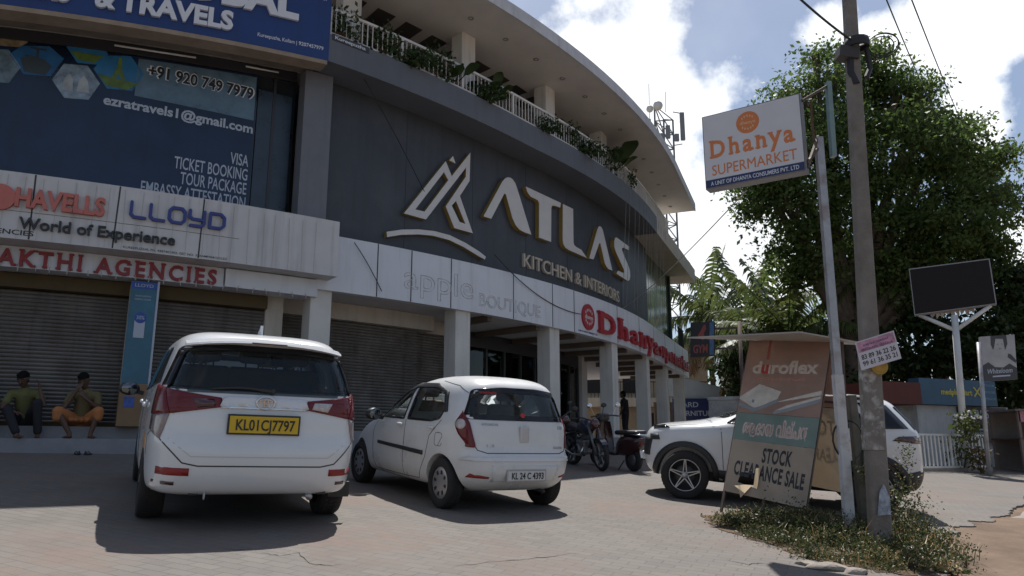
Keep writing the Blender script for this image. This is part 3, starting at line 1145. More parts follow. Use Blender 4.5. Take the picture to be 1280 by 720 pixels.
hexa(-19.68, 7.27, 0.44, mat('print deep sky', (.02, .10, .24), .3, var=.3), ([[(-.04, -.6), (.05, -.6), (.05, .3), (.35, .33), (.35, .4), (-.32, .4), (-.32, .33), (-.04, .3)], [(-.6, -.2), (-.2, 0), (.3, -.1), (.6, -.35), (.4, -.8), (-.4, -.8)]], M_shp))
hexa(-20.2, 7.66, 0.34, mat('print warm', (.22, .17, .10), .4, var=.5, vscale=6))
hexa(-20.3, 6.95, 0.38, mat('print shore', (.12, .18, .22), .4, var=.6, vscale=3))
# blue poster on the pillar between the shutters
PB = sign_root('pillar_poster', 'narrow teal LLOYD advertisement strip on the pillar between the roller shutters', 'poster', -17.43, .15, 1.6)
f1 = face_map(.105)
mb = MB()
arc(mb, -17.66, -17.24, .095, .11, 1.05, 3.0)
under(mb.build('sheet', mat('teal vinyl', (.03, .13, .20), .35, var=.2, vscale=3), PB), PB)
mb = MB()
arc(mb, -17.235, -17.2, .095, .112, .45, 3.02)
mb.prism([(-17.55, 1.98), (-17.38, 1.98), (-17.38, 2.3), (-17.55, 2.3)], f1, .006, .009)
mb.text('THE NEW INVERTER AC', f1, -17.45, 2.72, .03, .26, .002, 0, 'C', w0=.006)
mb.text('ENERGY SAVER', f1, -17.45, 2.66, .03, .26, .002, 0, 'C', w0=.006)
under(mb.build('white_print', M_prt, PB), PB)
mb = MB()
mb.prism([(-17.66, 2.86), (-17.24, 2.86), (-17.24, 2.995), (-17.66, 2.995)], f1, .006, .009)
under(mb.build('blue_print', mat('blue print', (.02, .07, .33), .4), PB), PB)
mb = MB()
mb.prism([(-17.46 + .1 * math.cos(k * math.pi / 9), 2.34 + .1 * math.sin(k * math.pi / 9)) for k in range(18)], f1, .0062, .011)
under(mb.build('blue_print', mat('blue print', (.02, .07, .33), .4), PB), PB)
mb = MB()
mb.text('LLOYD', f1, -17.45, 2.90, .06, .3, .002, .01, 'C', w0=.0095)
mb.text('30%', f1, -17.46, 2.31, .07, .13, .002, .01, 'C', w0=.0115)
under(mb.build('lettering', M_prt, PB), PB)
BXS = sign_root('cardboard_box', 'brown cardboard carton with a blue label standing against the teal pillar', 'box', -17.5, .3, FL)
mb = MB()
t = bp(-17.4, .3) - bp(-17.5, .3)
rz = Matrix.Rotation(math.atan2(t.y, t.x), 3, 'Z')
c = bp(-17.47, .32, FL + .36)
mb.box(c, (.42, .34, .72), rz, bev=.008)
under(mb.build('carton', mat('cardboard', (.24, .15, .08), .8, var=.12), BXS), BXS)
mb = MB()
mb.box(c + (rz @ Vector((-.05, -.172, .05))), (.16, .004, .18), rz)
under(mb.build('label', mat('label blue', (.05, .10, .35), .5, var=.5, vscale=20), BXS), BXS)

KN = sign_root('name_plate', 'small dark plate with the place name Kureepuzha at the balcony edge beside the blue sign', 'sign', -14.0, .46, 8.4)
f = face_map(.452)
mb = MB()
mb.prism([(-14.4, 8.33), (-13.55, 8.33), (-13.55, 8.47), (-14.4, 8.47)], f, .001, .012)
kp = under(mb.build('plate', M_dkfr, KN), KN)
mb = MB()
mb.text('Kureepuzha', f, -14.34, 8.365, .08, .7, .003, .02, w0=.0125)
mb.build('lettering', M_wl, kp)
# ------------------------------------------------------------------ vehicles
M_carw = mat('white car paint', (.68, .69, .70), .22, spec=.5, coat=.6, var=.04, vscale=1.4, stain=((.52, .50, .46), .3), sscale=1.3)
M_carw2 = mat('white car paint dusty', (.66, .66, .655), .3, spec=.5, coat=.4, var=.05, vscale=1.6, stain=((.50, .47, .43), .35), sscale=1.4)
M_well = mat('cabin grey', (.055, .052, .05), .85)
M_plast = mat('black plastic', (.025, .025, .027), .5)
M_tyre = mat('tyre rubber', (.022, .021, .021), .85, var=.3, vscale=8)
M_chrome = mat('chrome', (.62, .63, .65), .15, metal=1)
M_alloy = mat('silver hub', (.42, .42, .43), .35, metal=.6, var=.1)
M_engine_dark = mat('dark disc', (.09, .09, .09), .5, metal=.4)
M_lred = mat('red lamp lens', (.13, .004, .006), .2, spec=.35, coat=.35)
M_lclear = mat('clear lamp lens', (.50, .46, .45), .15, coat=.8, var=.2, vscale=20)
M_lsmoke = mat('smoked lamp lens', (.06, .015, .018), .12, coat=.8)
M_refl = mat('red reflector', (.26, .016, .012), .4)
M_frit = mat('black glass edge', (.012, .012, .014), .12)
G_rear = glass_mat('tinted car glass', (.42, .46, .47))
G_side = glass_mat('car glass', (.74, .78, .78))
M_seat = mat('seat fabric', (.17, .155, .14), .9, var=.15)
M_seam_c = mat('panel gap', (.05, .05, .053), .7)
M_yplate = mat('yellow plate', (.60, .40, .02), .4)
M_wplate = mat('white plate', (.60, .60, .60), .4)

def ring_body(rings, nseg=56, sub=2):
    """closed body from level outlines: each ring = (z, x_rear, x_front, half_width, corner power rear, corner power front, front taper, z rise towards front)"""
    vs, fs = [], []
    for (z, xr, xf, w, nr, nf, tp, dz) in rings:
        xm = xr + (xf - xr) * .5
        for k in range(nseg):
            t = 2 * math.pi * (k + .5) / nseg
            c, s = math.cos(t), math.sin(t)
            n = nf if c > 0 else nr
            x = xm + (xf - xm) * math.copysign(abs(c) ** (2 / n), c)
            y = w * math.copysign(abs(s) ** (2 / n), s)
            u = (x - xm) / (xf - xm)
            if u > 0:
                y *= 1 - tp * u ** 4
            else:
                y *= 1 - .03 * u * u
            vs.append((x, y, z + dz * u))
    for i in range(len(rings) - 1):
        for k in range(nseg):
            a = i * nseg + k
            b = i * nseg + (k + 1) % nseg
            fs.append((a, b, b + nseg, a + nseg))
    for i, flip in ((0, True), (len(rings) - 1, False)):
        b = len(vs)
        z = sum(vs[i * nseg + k][2] for k in range(nseg)) / nseg
        xm = (rings[i][1] + rings[i][2]) / 2
        vs.append((xm, 0, z + (.012 if not flip else 0)))
        for k in range(nseg):
            p, q = i * nseg + k, i * nseg + (k + 1) % nseg
            fs.append((q, p, b) if flip else (p, q, b))
    me = bpy.data.meshes.new('body')
    me.from_pydata(vs, [], fs)
    o = bpy.data.objects.new('body', me)
    COL.objects.link(o)
    m = o.modifiers.new('s', 'SUBSURF')
    m.levels = m.render_levels = sub
    dg = bpy.context.evaluated_depsgraph_get()
    me2 = bpy.data.meshes.new_from_object(o.evaluated_get(dg))
    o.modifiers.clear()
    bpy.data.objects.remove(o)
    return me2
def _vol(me):
    bm = bmesh.new()
    bm.from_mesh(me)
    v = bm.calc_volume(signed=False)
    bm.free()
    return v
def bool_cut(me, cutters):
    bm = bmesh.new()
    bm.from_mesh(me)
    bmesh.ops.recalc_face_normals(bm, faces=bm.faces[:])
    bm.to_mesh(me)
    bm.free()
    for cb in cutters:
        cm = bpy.data.meshes.new('c')
        cm.from_pydata([tuple(v) for v in cb.v], [], cb.f)
        bm = bmesh.new()
        bm.from_mesh(cm)
        bmesh.ops.remove_doubles(bm, verts=bm.verts[:], dist=1e-4)
        bmesh.ops.recalc_face_normals(bm, faces=bm.faces[:])
        bm.to_mesh(cm)
        bm.free()
        cm.materials.append(M_well)
        co = bpy.data.objects.new('c', cm)
        COL.objects.link(co)
        v0 = _vol(me)
        for solver, selfi in (('EXACT', False), ('EXACT', True), ('FAST', False)):
            o = bpy.data.objects.new('b', me)
            COL.objects.link(o)
            m = o.modifiers.new('d', 'BOOLEAN')
            m.operation = 'DIFFERENCE'
            m.solver = solver
            m.use_self = selfi
            m.material_mode = 'TRANSFER' if solver == 'EXACT' else 'INDEX'
            m.object = co
            me2 = bpy.data.meshes.new_from_object(o.evaluated_get(bpy.context.evaluated_depsgraph_get()))
            o.modifiers.clear()
            bpy.data.objects.remove(o)
            if .6 * v0 < _vol(me2) < 1.001 * v0 and len(me2.polygons) > 200:
                me = me2
                break
            if DEBUG:
                print('bool retry', solver, v0, _vol(me2), len(cb.v))
        bpy.data.objects.remove(co)
    return me
DEBUG = False
class Skin:
    """panels laid on a car body by projecting flat outlines on it"""
    def __init__(s, me):
        bm = bmesh.new()
        bm.from_mesh(me)
        s.bvh = BVHTree.FromBMesh(bm)
        bm.free()
        s.views = {
            'rear': (Vector((1, 0, 0)), lambda h, z: Vector((-6, -h, z))),
            'front': (Vector((-1, 0, 0)), lambda h, z: Vector((8, h, z))),
            'left': (Vector((0, -1, 0)), lambda x, z: Vector((x, 4, z))),
            'right': (Vector((0, 1, 0)), lambda x, z: Vector((x, -4, z))),
            'top': (Vector((0, 0, -1)), lambda x, y: Vector((x, y, 5)))}
    def view(s, name, ang):
        """diagonal view: rear turned by ang towards the left side (positive) or the right"""
        c, n = math.cos(ang), math.sin(ang)
        d = Vector((c, -n, 0))
        h = Vector((-n, -c, 0))
        s.views[name] = (d, lambda a, z: -d * 6 + h * a + Vector((0, 0, z)))
    def hit(s, view, a, b):
        d, f = s.views[view]
        o = f(a, b)
        p, n, i, t = s.bvh.ray_cast(o, d)
        if p is None:
            p, n, i, t = s.bvh.find_nearest(o + d * (o.length - 1.0))
            p2, n2, i2, t2 = s.bvh.find_nearest(o + d * max(0, (p - o).dot(d)))
            p, n = p2, n2
        if n.dot(d) > 0:
            n = -n
        return p, n
    def panel(s, name, m, parent, view, poly, off=.006, thick=.012, hole=None, res=.07, bulge=0.0):
        bm = bmesh.new()
        loops = [poly] + (hole or [])
        def dens(l):
            r = []
            for (a, b), (c, d) in zip(l, l[1:] + l[:1]):
                n = max(1, int(math.hypot(c - a, d - b) / res))
                r += [(a + (c - a) * k / n, b + (d - b) * k / n) for k in range(n)]
            return r
        loops = [dens(l) for l in loops]
        flat = [p for l in loops for p in l]
        bv = [bm.verts.new((a, b, 0)) for a, b in flat]
        for t in tessellate_polygon([[Vector((a, b, 0)) for a, b in l] for l in loops]):
            try:
                bm.faces.new([bv[i] for i in t])
            except ValueError:
                pass
        for it in range(4):
            es = [e for e in bm.edges if e.calc_length() > res * 1.5]
            if not es:
                break
            bmesh.ops.subdivide_edges(bm, edges=es, cuts=1)
            bmesh.ops.triangulate(bm, faces=bm.faces[:])
        bm.verts.ensure_lookup_table()
        bm.verts.index_update()
        vs, lo = [], []
        for v in bm.verts:
            p, n = s.hit(view, v.co.x, v.co.y)
            vs.append(p + n * off)
            lo.append(p + n * (off - thick))
        fs = [[v.index for v in f.verts] for f in bm.faces]
        be = [[v.index for v in e.verts] for e in bm.edges if len(e.link_faces) == 1]
        n = len(vs)
        allv = vs + lo
        allf = fs + [(a, b, b + n, a + n) for a, b in be]
        bm.free()
        me = bpy.data.meshes.new(name)
        me.from_pydata([tuple(v) for v in allv], [], [tuple(f) for f in allf])
        me.materials.append(m)
        b2 = bmesh.new()
        b2.from_mesh(me)
        bmesh.ops.recalc_face_normals(b2, faces=b2.faces[:])
        b2.to_mesh(me)
        b2.free()
        me.polygons.foreach_set('use_smooth', [i < len(fs) for i in range(len(me.polygons))])
        o = bpy.data.objects.new(name, me)
        return link(o, parent)
    def line(s, name, m, parent, view, pts, w=.008, off=.002):
        """thin strip along a polyline (panel gaps)"""
        mb = MB()
        dense = []
        for (a, b), (c, d) in zip(pts, pts[1:]):
            n = max(1, int(math.hypot(c - a, d - b) / .05))
            dense += [(a + (c - a) * k / n, b + (d - b) * k / n) for k in range(n)]
        dense.append(pts[-1])
        vs, fs = [], []
        dr = s.views[view][0]
        ps = [s.hit(view, a, b) for a, b in dense]
        for i, (p, n) in enumerate(ps):
            q = ps[min(i + 1, len(ps) - 1)][0] - ps[max(i - 1, 0)][0]
            x = q.cross(n).normalized()
            vs += [p + n * off - x * w / 2, p + n * off + x * w / 2, p - n * .01 + x * w / 2, p - n * .01 - x * w / 2]
        for i in range(len(ps) - 1):
            for k in range(3):
                fs.append((i * 4 + k, i * 4 + k + 1, i * 4 + k + 5, i * 4 + k + 4))
            fs.append((i * 4 + 3, i * 4, i * 4 + 4, i * 4 + 7))
        mb.add(vs, fs)
        return mb.build(name, m, parent)
def inset(poly, d):
    """shrink a polygon by d"""
    area = sum(a[0] * b[1] - b[0] * a[1] for a, b in zip(poly, poly[1:] + poly[:1]))
    sg = 1 if area > 0 else -1
    out = []
    n = len(poly)
    for i in range(n):
        p0, p1, p2 = Vector(poly[i - 1]), Vector(poly[i]), Vector(poly[(i + 1) % n])
        e1, e2 = (p1 - p0).normalized(), (p2 - p1).normalized()
        n1, n2 = Vector((-e1.y, e1.x)) * sg, Vector((-e2.y, e2.x)) * sg
        b = (n1 + n2)
        L = max(.3, b.length_squared / 2)
        out.append(tuple(p1 + b * d / L))
    return out
def round_poly(poly, r, n=4):
    out = []
    m = len(poly)
    for i in range(m):
        p0, p1, p2 = Vector(poly[i - 1]), Vector(poly[i]), Vector(poly[(i + 1) % m])
        a = p1 + (p0 - p1).normalized() * min(r, (p0 - p1).length * .45)
        b = p1 + (p2 - p1).normalized() * min(r, (p2 - p1).length * .45)
        for k in range(n + 1):
            t = k / n
            out.append(tuple(a * (1 - t) ** 2 + p1 * 2 * t * (1 - t) + b * t * t))
    return out
def window(sk, parent, view, poly, glass, frit=.035, name='side_window', rad=.04):
    out = round_poly(poly, rad)
    g = sk.panel(name, glass, parent, view, out, off=.004, thick=.003)
    sk.panel('window_edge', M_frit, g, view, out, off=.006, thick=.03, hole=[round_poly(inset(poly, frit), rad * .6)])
    return inset(poly, frit * .45)
def clip_z(poly, lo, hi):
    for sgn, lim in ((1, lo), (-1, -hi)):
        res = []
        for a, b in zip(poly, poly[1:] + poly[:1]):
            da, db = a[1] * sgn - lim, b[1] * sgn - lim
            if da >= 0:
                res.append(a)
            if da * db < 0:
                k = da / (da - db)
                res.append((a[0] + (b[0] - a[0]) * k, a[1] + (b[1] - a[1]) * k))
        poly = res
    return poly
def wheel(parent, c, side, r, w, rim, style):
    """wheel (rim disc) > tyre"""
    cx, cy, cz = c
    y0 = cy - side * w          # inner face; cy is the outer face
    S = side
    mb = MB()
    prof = [(rim * .97, cy - S * w), (r * .93, cy - S * w), (r * .985, cy - S * w * .92), (r, cy - S * w * .75), (r * 1.0, cy - S * w * .25), (r * .985, cy - S * w * .08), (r * .94, cy), (rim * 1.12, cy + S * .004), (rim * 1.02, cy - S * .006), (rim * 1.0, cy - S * .03), (rim * .97, cy - S * w)]
    t = MB()
    t.lathe(prof, (cx, 0, cz), 'Y', 40)
    for k in range(40):          # tread blocks
        a = 2 * math.pi * k / 40
        for q in (.3, .5, .7):
            aa = a + (.04 if q == .5 else 0)
            p = Vector((cx + math.cos(aa) * (r - .002), cy - S * w * q, cz + math.sin(aa) * (r - .002)))
            t.box(p, (.012, w * .17, .034), Matrix.Rotation(-aa, 3, 'Y'))
    d = MB()
    if style == 'hub':
        d.lathe([(0, cy - S * .012), (rim * .3, cy - S * .01), (rim * .55, cy - S * .018), (rim * .93, cy - S * .01), (rim * .99, cy - S * .02)], (cx, 0, cz), 'Y', 36)
        wo = d.build('wheel', M_alloy, parent)
        s = MB()
        for k in range(8):
            a = 2 * math.pi * k / 8 + .2
            for rr, ww in ((.62, .07), (.72, .09)):
                p = Vector((cx + math.cos(a) * rim * rr, cy - S * .013, cz + math.sin(a) * rim * rr))
                s.box(p, (rim * .16, .012, rim * ww * 2.2), Matrix.Rotation(-a, 3, 'Y'), bev=.004)
        s.build('hub_slots', M_plast, wo)
    elif style == 'star':
        d.lathe([(0, cy - S * .09), (rim * .9, cy - S * .09), (rim * .93, cy - S * .015), (rim, cy - S * .012)], (cx, 0, cz), 'Y', 40)
        wo = d.build('wheel', M_plast, parent)
        s = MB()
        for k in range(5):
            a = 2 * math.pi * k / 5 + math.pi / 2
            ca, sa = math.cos(a), math.sin(a)
            for sg in (-1, 1):
                b0 = a + sg * .33
                e = Vector((cx + math.cos(a + sg * .03) * rim * .97, cy - S * .012, cz + math.sin(a + sg * .03) * rim * .97))
                b = Vector((cx + math.cos(b0 + sg * .25) * rim * .20, cy - S * .03, cz + math.sin(b0 + sg * .25) * rim * .20))
                s.bar(b, e, .015, .03, up=(0, 1, 0))
            m0 = Vector((cx + math.cos(a + .63) * rim * .96, cy - S * .013, cz + math.sin(a + .63) * rim * .96))
        s.lathe([(rim * .93, cy - S * .02), (rim * .965, cy - S * .006), (rim, cy - S * .012)], (cx, 0, cz), 'Y', 40)
        s.lathe([(0, cy - S * .01), (rim * .2, cy - S * .012), (rim * .22, cy - S * .05)], (cx, 0, cz), 'Y', 20)
        s.build('spokes', M_alloy, wo)
        b = MB()
        b.lathe([(rim * .25, cy - S * .08), (rim * .62, cy - S * .08), (rim * .64, cy - S * .10)], (cx, 0, cz), 'Y', 30)
        b.build('brake_disc', M_engine_dark, wo)
    else:
        d.lathe([(0, cy - S * .02), (rim * .25, cy - S * .02), (rim * .3, cy - S * .05), (rim * .85, cy - S * .06), (rim, cy - S * .012)], (cx, 0, cz), 'Y', 36)
        for k in range(5):
            a = 2 * math.pi * k / 5
            d.bar((cx + math.cos(a) * rim * .15, cy - S * .02, cz + math.sin(a) * rim * .15), (cx + math.cos(a) * rim * .95, cy - S * .015, cz + math.sin(a) * rim * .95), rim * .3, .02, up=(0, 1, 0))
        wo = d.build('wheel', M_alloy, parent)
    t.build('tyre', M_tyre, wo)
    return wo
def place_car(root, x, y, yaw, sy=1.0):
    n = Vector((gz(x - .5, y) - gz(x + .5, y), gz(x, y - .5) - gz(x, y + .5), 1)).normalized()
    f = Vector((math.cos(yaw), math.sin(yaw), 0))
    f = (f - n * f.dot(n)).normalized()
    l = n.cross(f)
    M = Matrix((f, l, n)).transposed().to_4x4()
    M.translation = Vector((x, y, gz(x, y)))
    root.matrix_world = M @ Matrix.Diagonal((1, sy, 1, 1))
def finish_body(me, parent, m, cuts, name='body'):
    me2 = bool_cut(me, cuts)
    if len(me2.materials) == 0:
        me2.materials.append(m)
    mats_ = [mm for mm in me2.materials]
    me2.materials.clear()
    for mm in mats_:
        me2.materials.append(mm or m)
    me2.polygons.foreach_set('use_smooth', [True] * len(me2.polygons))
    me2.name = name
    o = bpy.data.objects.new(name, me2)
    link(o, parent)
    try:
        me2.set_sharp_from_angle(angle=R_(42))
    except Exception:
        pass
    return o
def cyl_cut(x, z, r, y0, y1, n=40):
    c = MB()
    vs = []
    for y in (y0, y1):
        for k in range(n):
            a = 2 * math.pi * k / n
            vs.append((x + r * math.cos(a), y, z + r * math.sin(a)))
    fs = [(k, (k + 1) % n, n + (k + 1) % n, n + k) for k in range(n)] + [tuple(range(n)), tuple(range(2 * n - 1, n - 1, -1))]
    c.add(vs, fs)
    return c
def prism_cut(poly, axis, a0, a1):
    c = MB()
    n = len(poly)
    f = (lambda u, v, w: (w, -u, v)) if axis == 'x' else (lambda u, v, w: (u, w, v))
    c.prism(poly, f, a0, a1)
    return c
def seats(root, rows, zs, w=.5):
    for x, ys in rows:
        for y in ys:
            mb = MB()
            mb.box((x, y, zs - .12), (.13, w, .62), Matrix.Rotation(R_(-9), 3, 'Y'), bev=.05)
            mb.box((x - .06, y, zs + .31), (.09, .26, .17), None, bev=.04)
            mb.bar((x - .05, y - .06, zs + .15), (x - .05, y - .06, zs + .28), .015)
            mb.bar((x - .05, y + .06, zs + .15), (x - .05, y + .06, zs + .28), .015)
            mb.build('seat', M_seat, root)
def plate(root, sk, h, z, w, hh, text, m, border, cap):
    p, n = sk.hit('rear', h, z)
    x = p.x - .03
    f = lambda u, v, ww=0.0: Vector((x - ww, -(h + u), z + v))
    mb = MB()
    mb.box((x + .008, -h, z), (.02, w + .02, hh + .02), None, bev=.004)
    pl = mb.build('number_plate', border, root)
    mb = MB()
    mb.prism([(-w / 2 + .006, -hh / 2 + .006), (w / 2 - .006, -hh / 2 + .006), (w / 2 - .006, hh / 2 - .006), (-w / 2 + .006, hh / 2 - .006)], f, .001, .005)
    mb.build('plate_face', m, pl)
    mb = MB()
    mb.text(text, f, .012, -cap / 2, cap, w * .84, .004, .022, 'C', w0=.005)
    mb.build('plate_lettering', M_blk, pl)
def mirror(root, x, y, z, side, m=M_plast):
    mb = MB()
    mb.ball((x, y + side * .12, z), .11, 14, 10, (.62, 1.0, .72))
    o = mb.build('wing_mirror', m, root)
    mb = MB()
    mb.bar((x + .02, y - side * .03, z - .05), (x + .01, y + side * .07, z - .03), .04, .05)
    mb.build('mirror_arm', M_plast, o)
    mb = MB()
    mb.lathe([(0, 0), (.075, 0), (.078, .004)], (x - .066, y + side * .12, z), 'X', 20)
    mb.build('mirror_glass', mat('mirror glass', (.16, .17, .18), .06, metal=1), o)

# ------------------------------------------------ the large white people carrier
def innova():
    root = thing('people_carrier', 'large white people carrier with yellow number plate KL01CJ7797 seen from behind', 'car')
    G = []
    body = [(.28, -.80, 3.35, .84, 7, 4, .12, 0), (.34, -.90, 3.52, .893, 7, 4, .16, 0), (.44, -.96, 3.66, .91, 7, 4, .18, 0), (.60, -.99, 3.72, .912, 7, 3.6, .2, 0),
            (.72, -.985, 3.73, .918, 7.5, 3.4, .2, 0), (.79, -.955, 3.70, .918, 8, 3.2, .2, 0), (.86, -.925, 3.63, .915, 8, 3, .2, .02), (1.0, -.915, 3.45, .908, 8, 3, .16, .03),
            (1.08, -.905, 3.0, .900, 8, 3.4, .08, .05), (1.16, -.89, 2.72, .885, 8, 4, .06, .03), (1.24, -.865, 2.52, .868, 7.5, 5, .05, 0), (1.40, -.80, 2.22, .825, 7, 5, .06, 0), (1.56, -.725, 1.90, .772, 6.5, 5, .06, 0),
            (1.655, -.67, 1.68, .732, 6, 5, .05, 0), (1.715, -.62, 1.46, .685, 5, 4.5, .05, -.01), (1.755, -.50, 1.22, .60, 4.5, 4, .05, -.015), (1.785, -.22, .95, .45, 3.5, 3.5, 0, -.01)]
    me = ring_body(body)
    sk = Skin(me)
    cuts = [cyl_cut(x, .35, .395, s * .55, s * 1.2) for x in (0, 2.75) for s in (-1, 1)]
    rw = [(-.79, 1.205), (.79, 1.205), (.825, 1.225), (.70, 1.615), (.3, 1.652), (-.3, 1.652), (-.70, 1.615), (-.825, 1.225)]
    ins = window(sk, root, 'rear', rw, G_rear, .05, 'rear_window', .05)
    cuts.append(prism_cut(clip_z([(u * .985, v) for u, v in ins], 1.215, 1.645), 'x', -1.4, 3.2))
    sw = [[(-.46, 1.27), (.18, 1.22), (.18, 1.60), (-.22, 1.61)], [(.24, 1.215), (1.12, 1.17), (1.12, 1.615), (.24, 1.60)], [(1.18, 1.165), (2.28, 1.14), (1.75, 1.52), (1.40, 1.61), (1.18, 1.615)]]
    for w_ in sw:
        for side in ('left', 'right'):
            i2 = window(sk, root, side, w_, G_rear, .028)
        cuts.append(prism_cut(clip_z(i2, 1.18, 1.6), 'y', -1.2, 1.2))
    window(sk, root, 'front', [(-.70, 1.27), (.70, 1.27), (.60, 1.62), (-.60, 1.62)], G_side, .04, 'windscreen')
    finish_body(me, root, M_carw, cuts)
    seats(root, [(.25, (-.42, 0, .42)), (1.05, (-.42, .42)), (1.9, (-.4, .4))], 1.28, .46)
    # rear lamps wrap from the tailgate on to the wings
    sk.view('rl', R_(28))
    sk.view('rr', R_(-28))
    for sg, v in ((-1, 'rl'), (1, 'rr')):
        c28, s28 = math.cos(R_(28)), math.sin(R_(28))
        def H(h, z):
            p, n = sk.hit('rear', h, z)
            d = sk.views[v]
            hv = Vector((-math.sin(R_(28) * -sg), -c28, 0))
            return (p.dot(hv), z)
        o_ = lambda z, e=.98: (lambda p: (p.dot(Vector((-math.sin(R_(28) * -sg), -c28, 0))), z))(Vector((-.62, -sg * .93 * e, z)))
        main = [H(sg * .34, 1.085), H(sg * .72, 1.015), H(sg * .80, 1.005), o_(.985), o_(1.255), H(sg * .82, 1.245), H(sg * .36, 1.165)]
        lamp = sk.panel('tail_lamp', M_lred, root, v, main, off=.012, thick=.03, res=.05)
        sk.panel('lamp_corner', M_lred, lamp, v, [H(sg * .74, 1.018), o_(.992, .985), o_(1.248, .985), H(sg * .78, 1.232)], off=.016, thick=.01, res=.05)
        sk.panel('reverse_lens', M_lclear if sg > 0 else M_lsmoke, lamp, v, [H(sg * .40, 1.09), H(sg * .54, 1.07), H(sg * .58, 1.15), H(sg * .42, 1.15)], off=.0165, thick=.01, res=.05)
        low = [H(sg * .80, .79), o_(.86), o_(.982), H(sg * .745, 1.012)]
        sk.panel('turn_lamp', mat('smoky clear lens', (.27, .22, .22), .15, coat=.8, var=.25, vscale=18), root, v, low, off=.012, thick=.03, res=.05)
    # tailgate gap, chrome strip, emblem, wiper
    sk.line('tailgate_gap', M_seam_c, root, 'rear', [(-.80, .79), (-.62, .60), (-.5, .575), (.5, .575), (.62, .60), (.80, .79)], .012)
    sk.line('tailgate_fold_shade', mat('fold shade', (.52, .53, .54), .25), root, 'rear', [(-.74, .80), (-.56, .655), (.56, .655), (.74, .80)], .01, .001)  # shade of the crease drawn as a grey strip on the paint
    sk.panel('garnish', M_carw, root, 'rear', [(-.37, 1.09), (.37, 1.09), (.34, 1.175), (-.34, 1.175)], off=.02, thick=.03)
    sk.panel('garnish_strip', M_chrome, root, 'rear', [(-.36, 1.075), (.36, 1.075), (.36, 1.09), (-.36, 1.09)], off=.024, thick=.03)
    p, n = sk.hit('rear', 0, 1.13)
    mb = MB()
    mb.lathe([(.058, -.035), (.066, -.045), (.075, -.035)], (p.x + .005, 0, 1.135), 'X', 26)
    rot = []
    em = mb.build('emblem', M_chrome, root)
    em.scale = (1, 1.15, .85)
    em.location = (0, 0, 1.135 * .15)
    mb = MB()
    ell = lambda a, b, n=22: [(a * math.cos(2 * math.pi * k / n), b * math.sin(2 * math.pi * k / n)) for k in range(n)]
    xe = p.x - .032
    fe = lambda u, v, w: Vector((xe - w, -u, 1.135 + v))
    mb.prism(ell(.05, .022), lambda u, v, w: fe(u, v + .02, w), 0, .008, [ell(.04, .014)])
    mb.prism(ell(.02, .045), fe, 0, .009, [ell(.012, .037)])
    mb.build('emblem_rings', M_chrome, em).matrix_parent_inverse = Matrix.Identity(4)
    mb = MB()
    pts = []
    for k in range(9):
        h = .05 - .5 * k / 8
        z = 1.232 + .02 * math.sin(k / 8 * math.pi)
        q, n = sk.hit('rear', h, z)
        pts.append(q + n * .03)
    mb.tube(pts, [.016, .02, .014, .012, .012, .011, .01, .009, .006], 6)
    mb.ball(pts[0] + Vector((.01, 0, 0)), .03, 10, 6)
    mb.build('rear_wiper', M_plast, root)
    plate(root, sk, .0, .94, .58, .16, 'KL01CJ7797', M_yplate, M_plast, .098)
    for h0, h1, z0, z1, m, nm in ((-.80, -.56, .49, .555, M_refl, 'reflector'), (.58, .80, .49, .55, M_refl, 'reflector'), (-.82, -.66, .405, .435, M_lsmoke, 'lower_reflector'), (.66, .82, .405, .435, M_lsmoke, 'lower_reflector')):
        sk.panel(nm, m, root, 'rear', [(h0, z0), (h1, z0), (h1, z1), (h0, z1)], off=.006, thick=.014)
    sk.line('bumper_gap', M_seam_c, root, 'left', [(-.60, .86), (-.45, .80), (-.40, .62)], .008)
    sk.line('door_gap', M_seam_c, root, 'left', [(.95, 1.17), (.92, .5), (.85, .42)], .01)
    sk.line('door_gap', M_seam_c, root, 'left', [(1.15, 1.16), (1.15, .42)], .01)
    sk.line('door_gap', M_seam_c, root, 'left', [(2.15, 1.13), (2.3, .8), (2.25, .42)], .01)
    # spoiler
    mb = MB()
    sp = [(-.66, 1.705), (-.80, 1.672), (-.815, 1.655), (-.77, 1.645), (-.62, 1.655)]
    n = 14
    vs, fs = [], []
    for i in range(n + 1):
        y = -.67 + 1.34 * i / n
        e = abs(y) / .67
        for x, z in sp:
            vs.append((x + .13 * e ** 4, y, z - .055 * e ** 2.2 + .02))
    m_ = len(sp)
    for i in range(n):
        for k in range(m_):
            a, b = i * m_ + k, i * m_ + (k + 1) % m_
            fs.append((a, b, b + m_, a + m_))
    fs += [tuple(range(m_)), tuple(range(n * m_, n * m_ + m_))]
    mb.smooth = False
    mb.add(vs, fs)
    s_ = mb.build('spoiler', M_carw, root)
    mb = MB()
    mb.box((-.803, 0, 1.676), (.03, .30, .012))
    mb.build('brake_lamp', M_lsmoke, s_)
    mb = MB()
    mb.prism([(-.15, 0), (.14, 0), (-.12, .11)], lambda u, v, w: Vector((-.12 + u * .8, w, 1.775 + v)), -.012, .012)
    mb.build('roof_fin', M_carw, root)
    # sills and underside
    mb = MB()
    mb.box((1.35, 0, .33), (3.6, 1.3, .1))
    mb.build('underbody', M_plast, root)
    mb = MB()
    for y in (-.55, .5):
        mb.bar((-.2, y, .36), (-.86, y, .34), .08, .05)
    mb.bar((0, -.75, .33), (0, .75, .33), .12)
    mb.build('rear_axle', M_plast, root)
    mb = MB()
    mb.tube([(-.2, -.45, .33), (-.75, -.45, .31), (-.86, -.45, .29)], .03, 10)
    mb.build('exhaust_pipe', M_alloy, root)
    mb = MB()
    mb.lathe([(.028, -.006), (.04, 0), (.028, .006), (.02, 0), (.028, -.006)], (-.9, .42, .315), 'Y', 18)
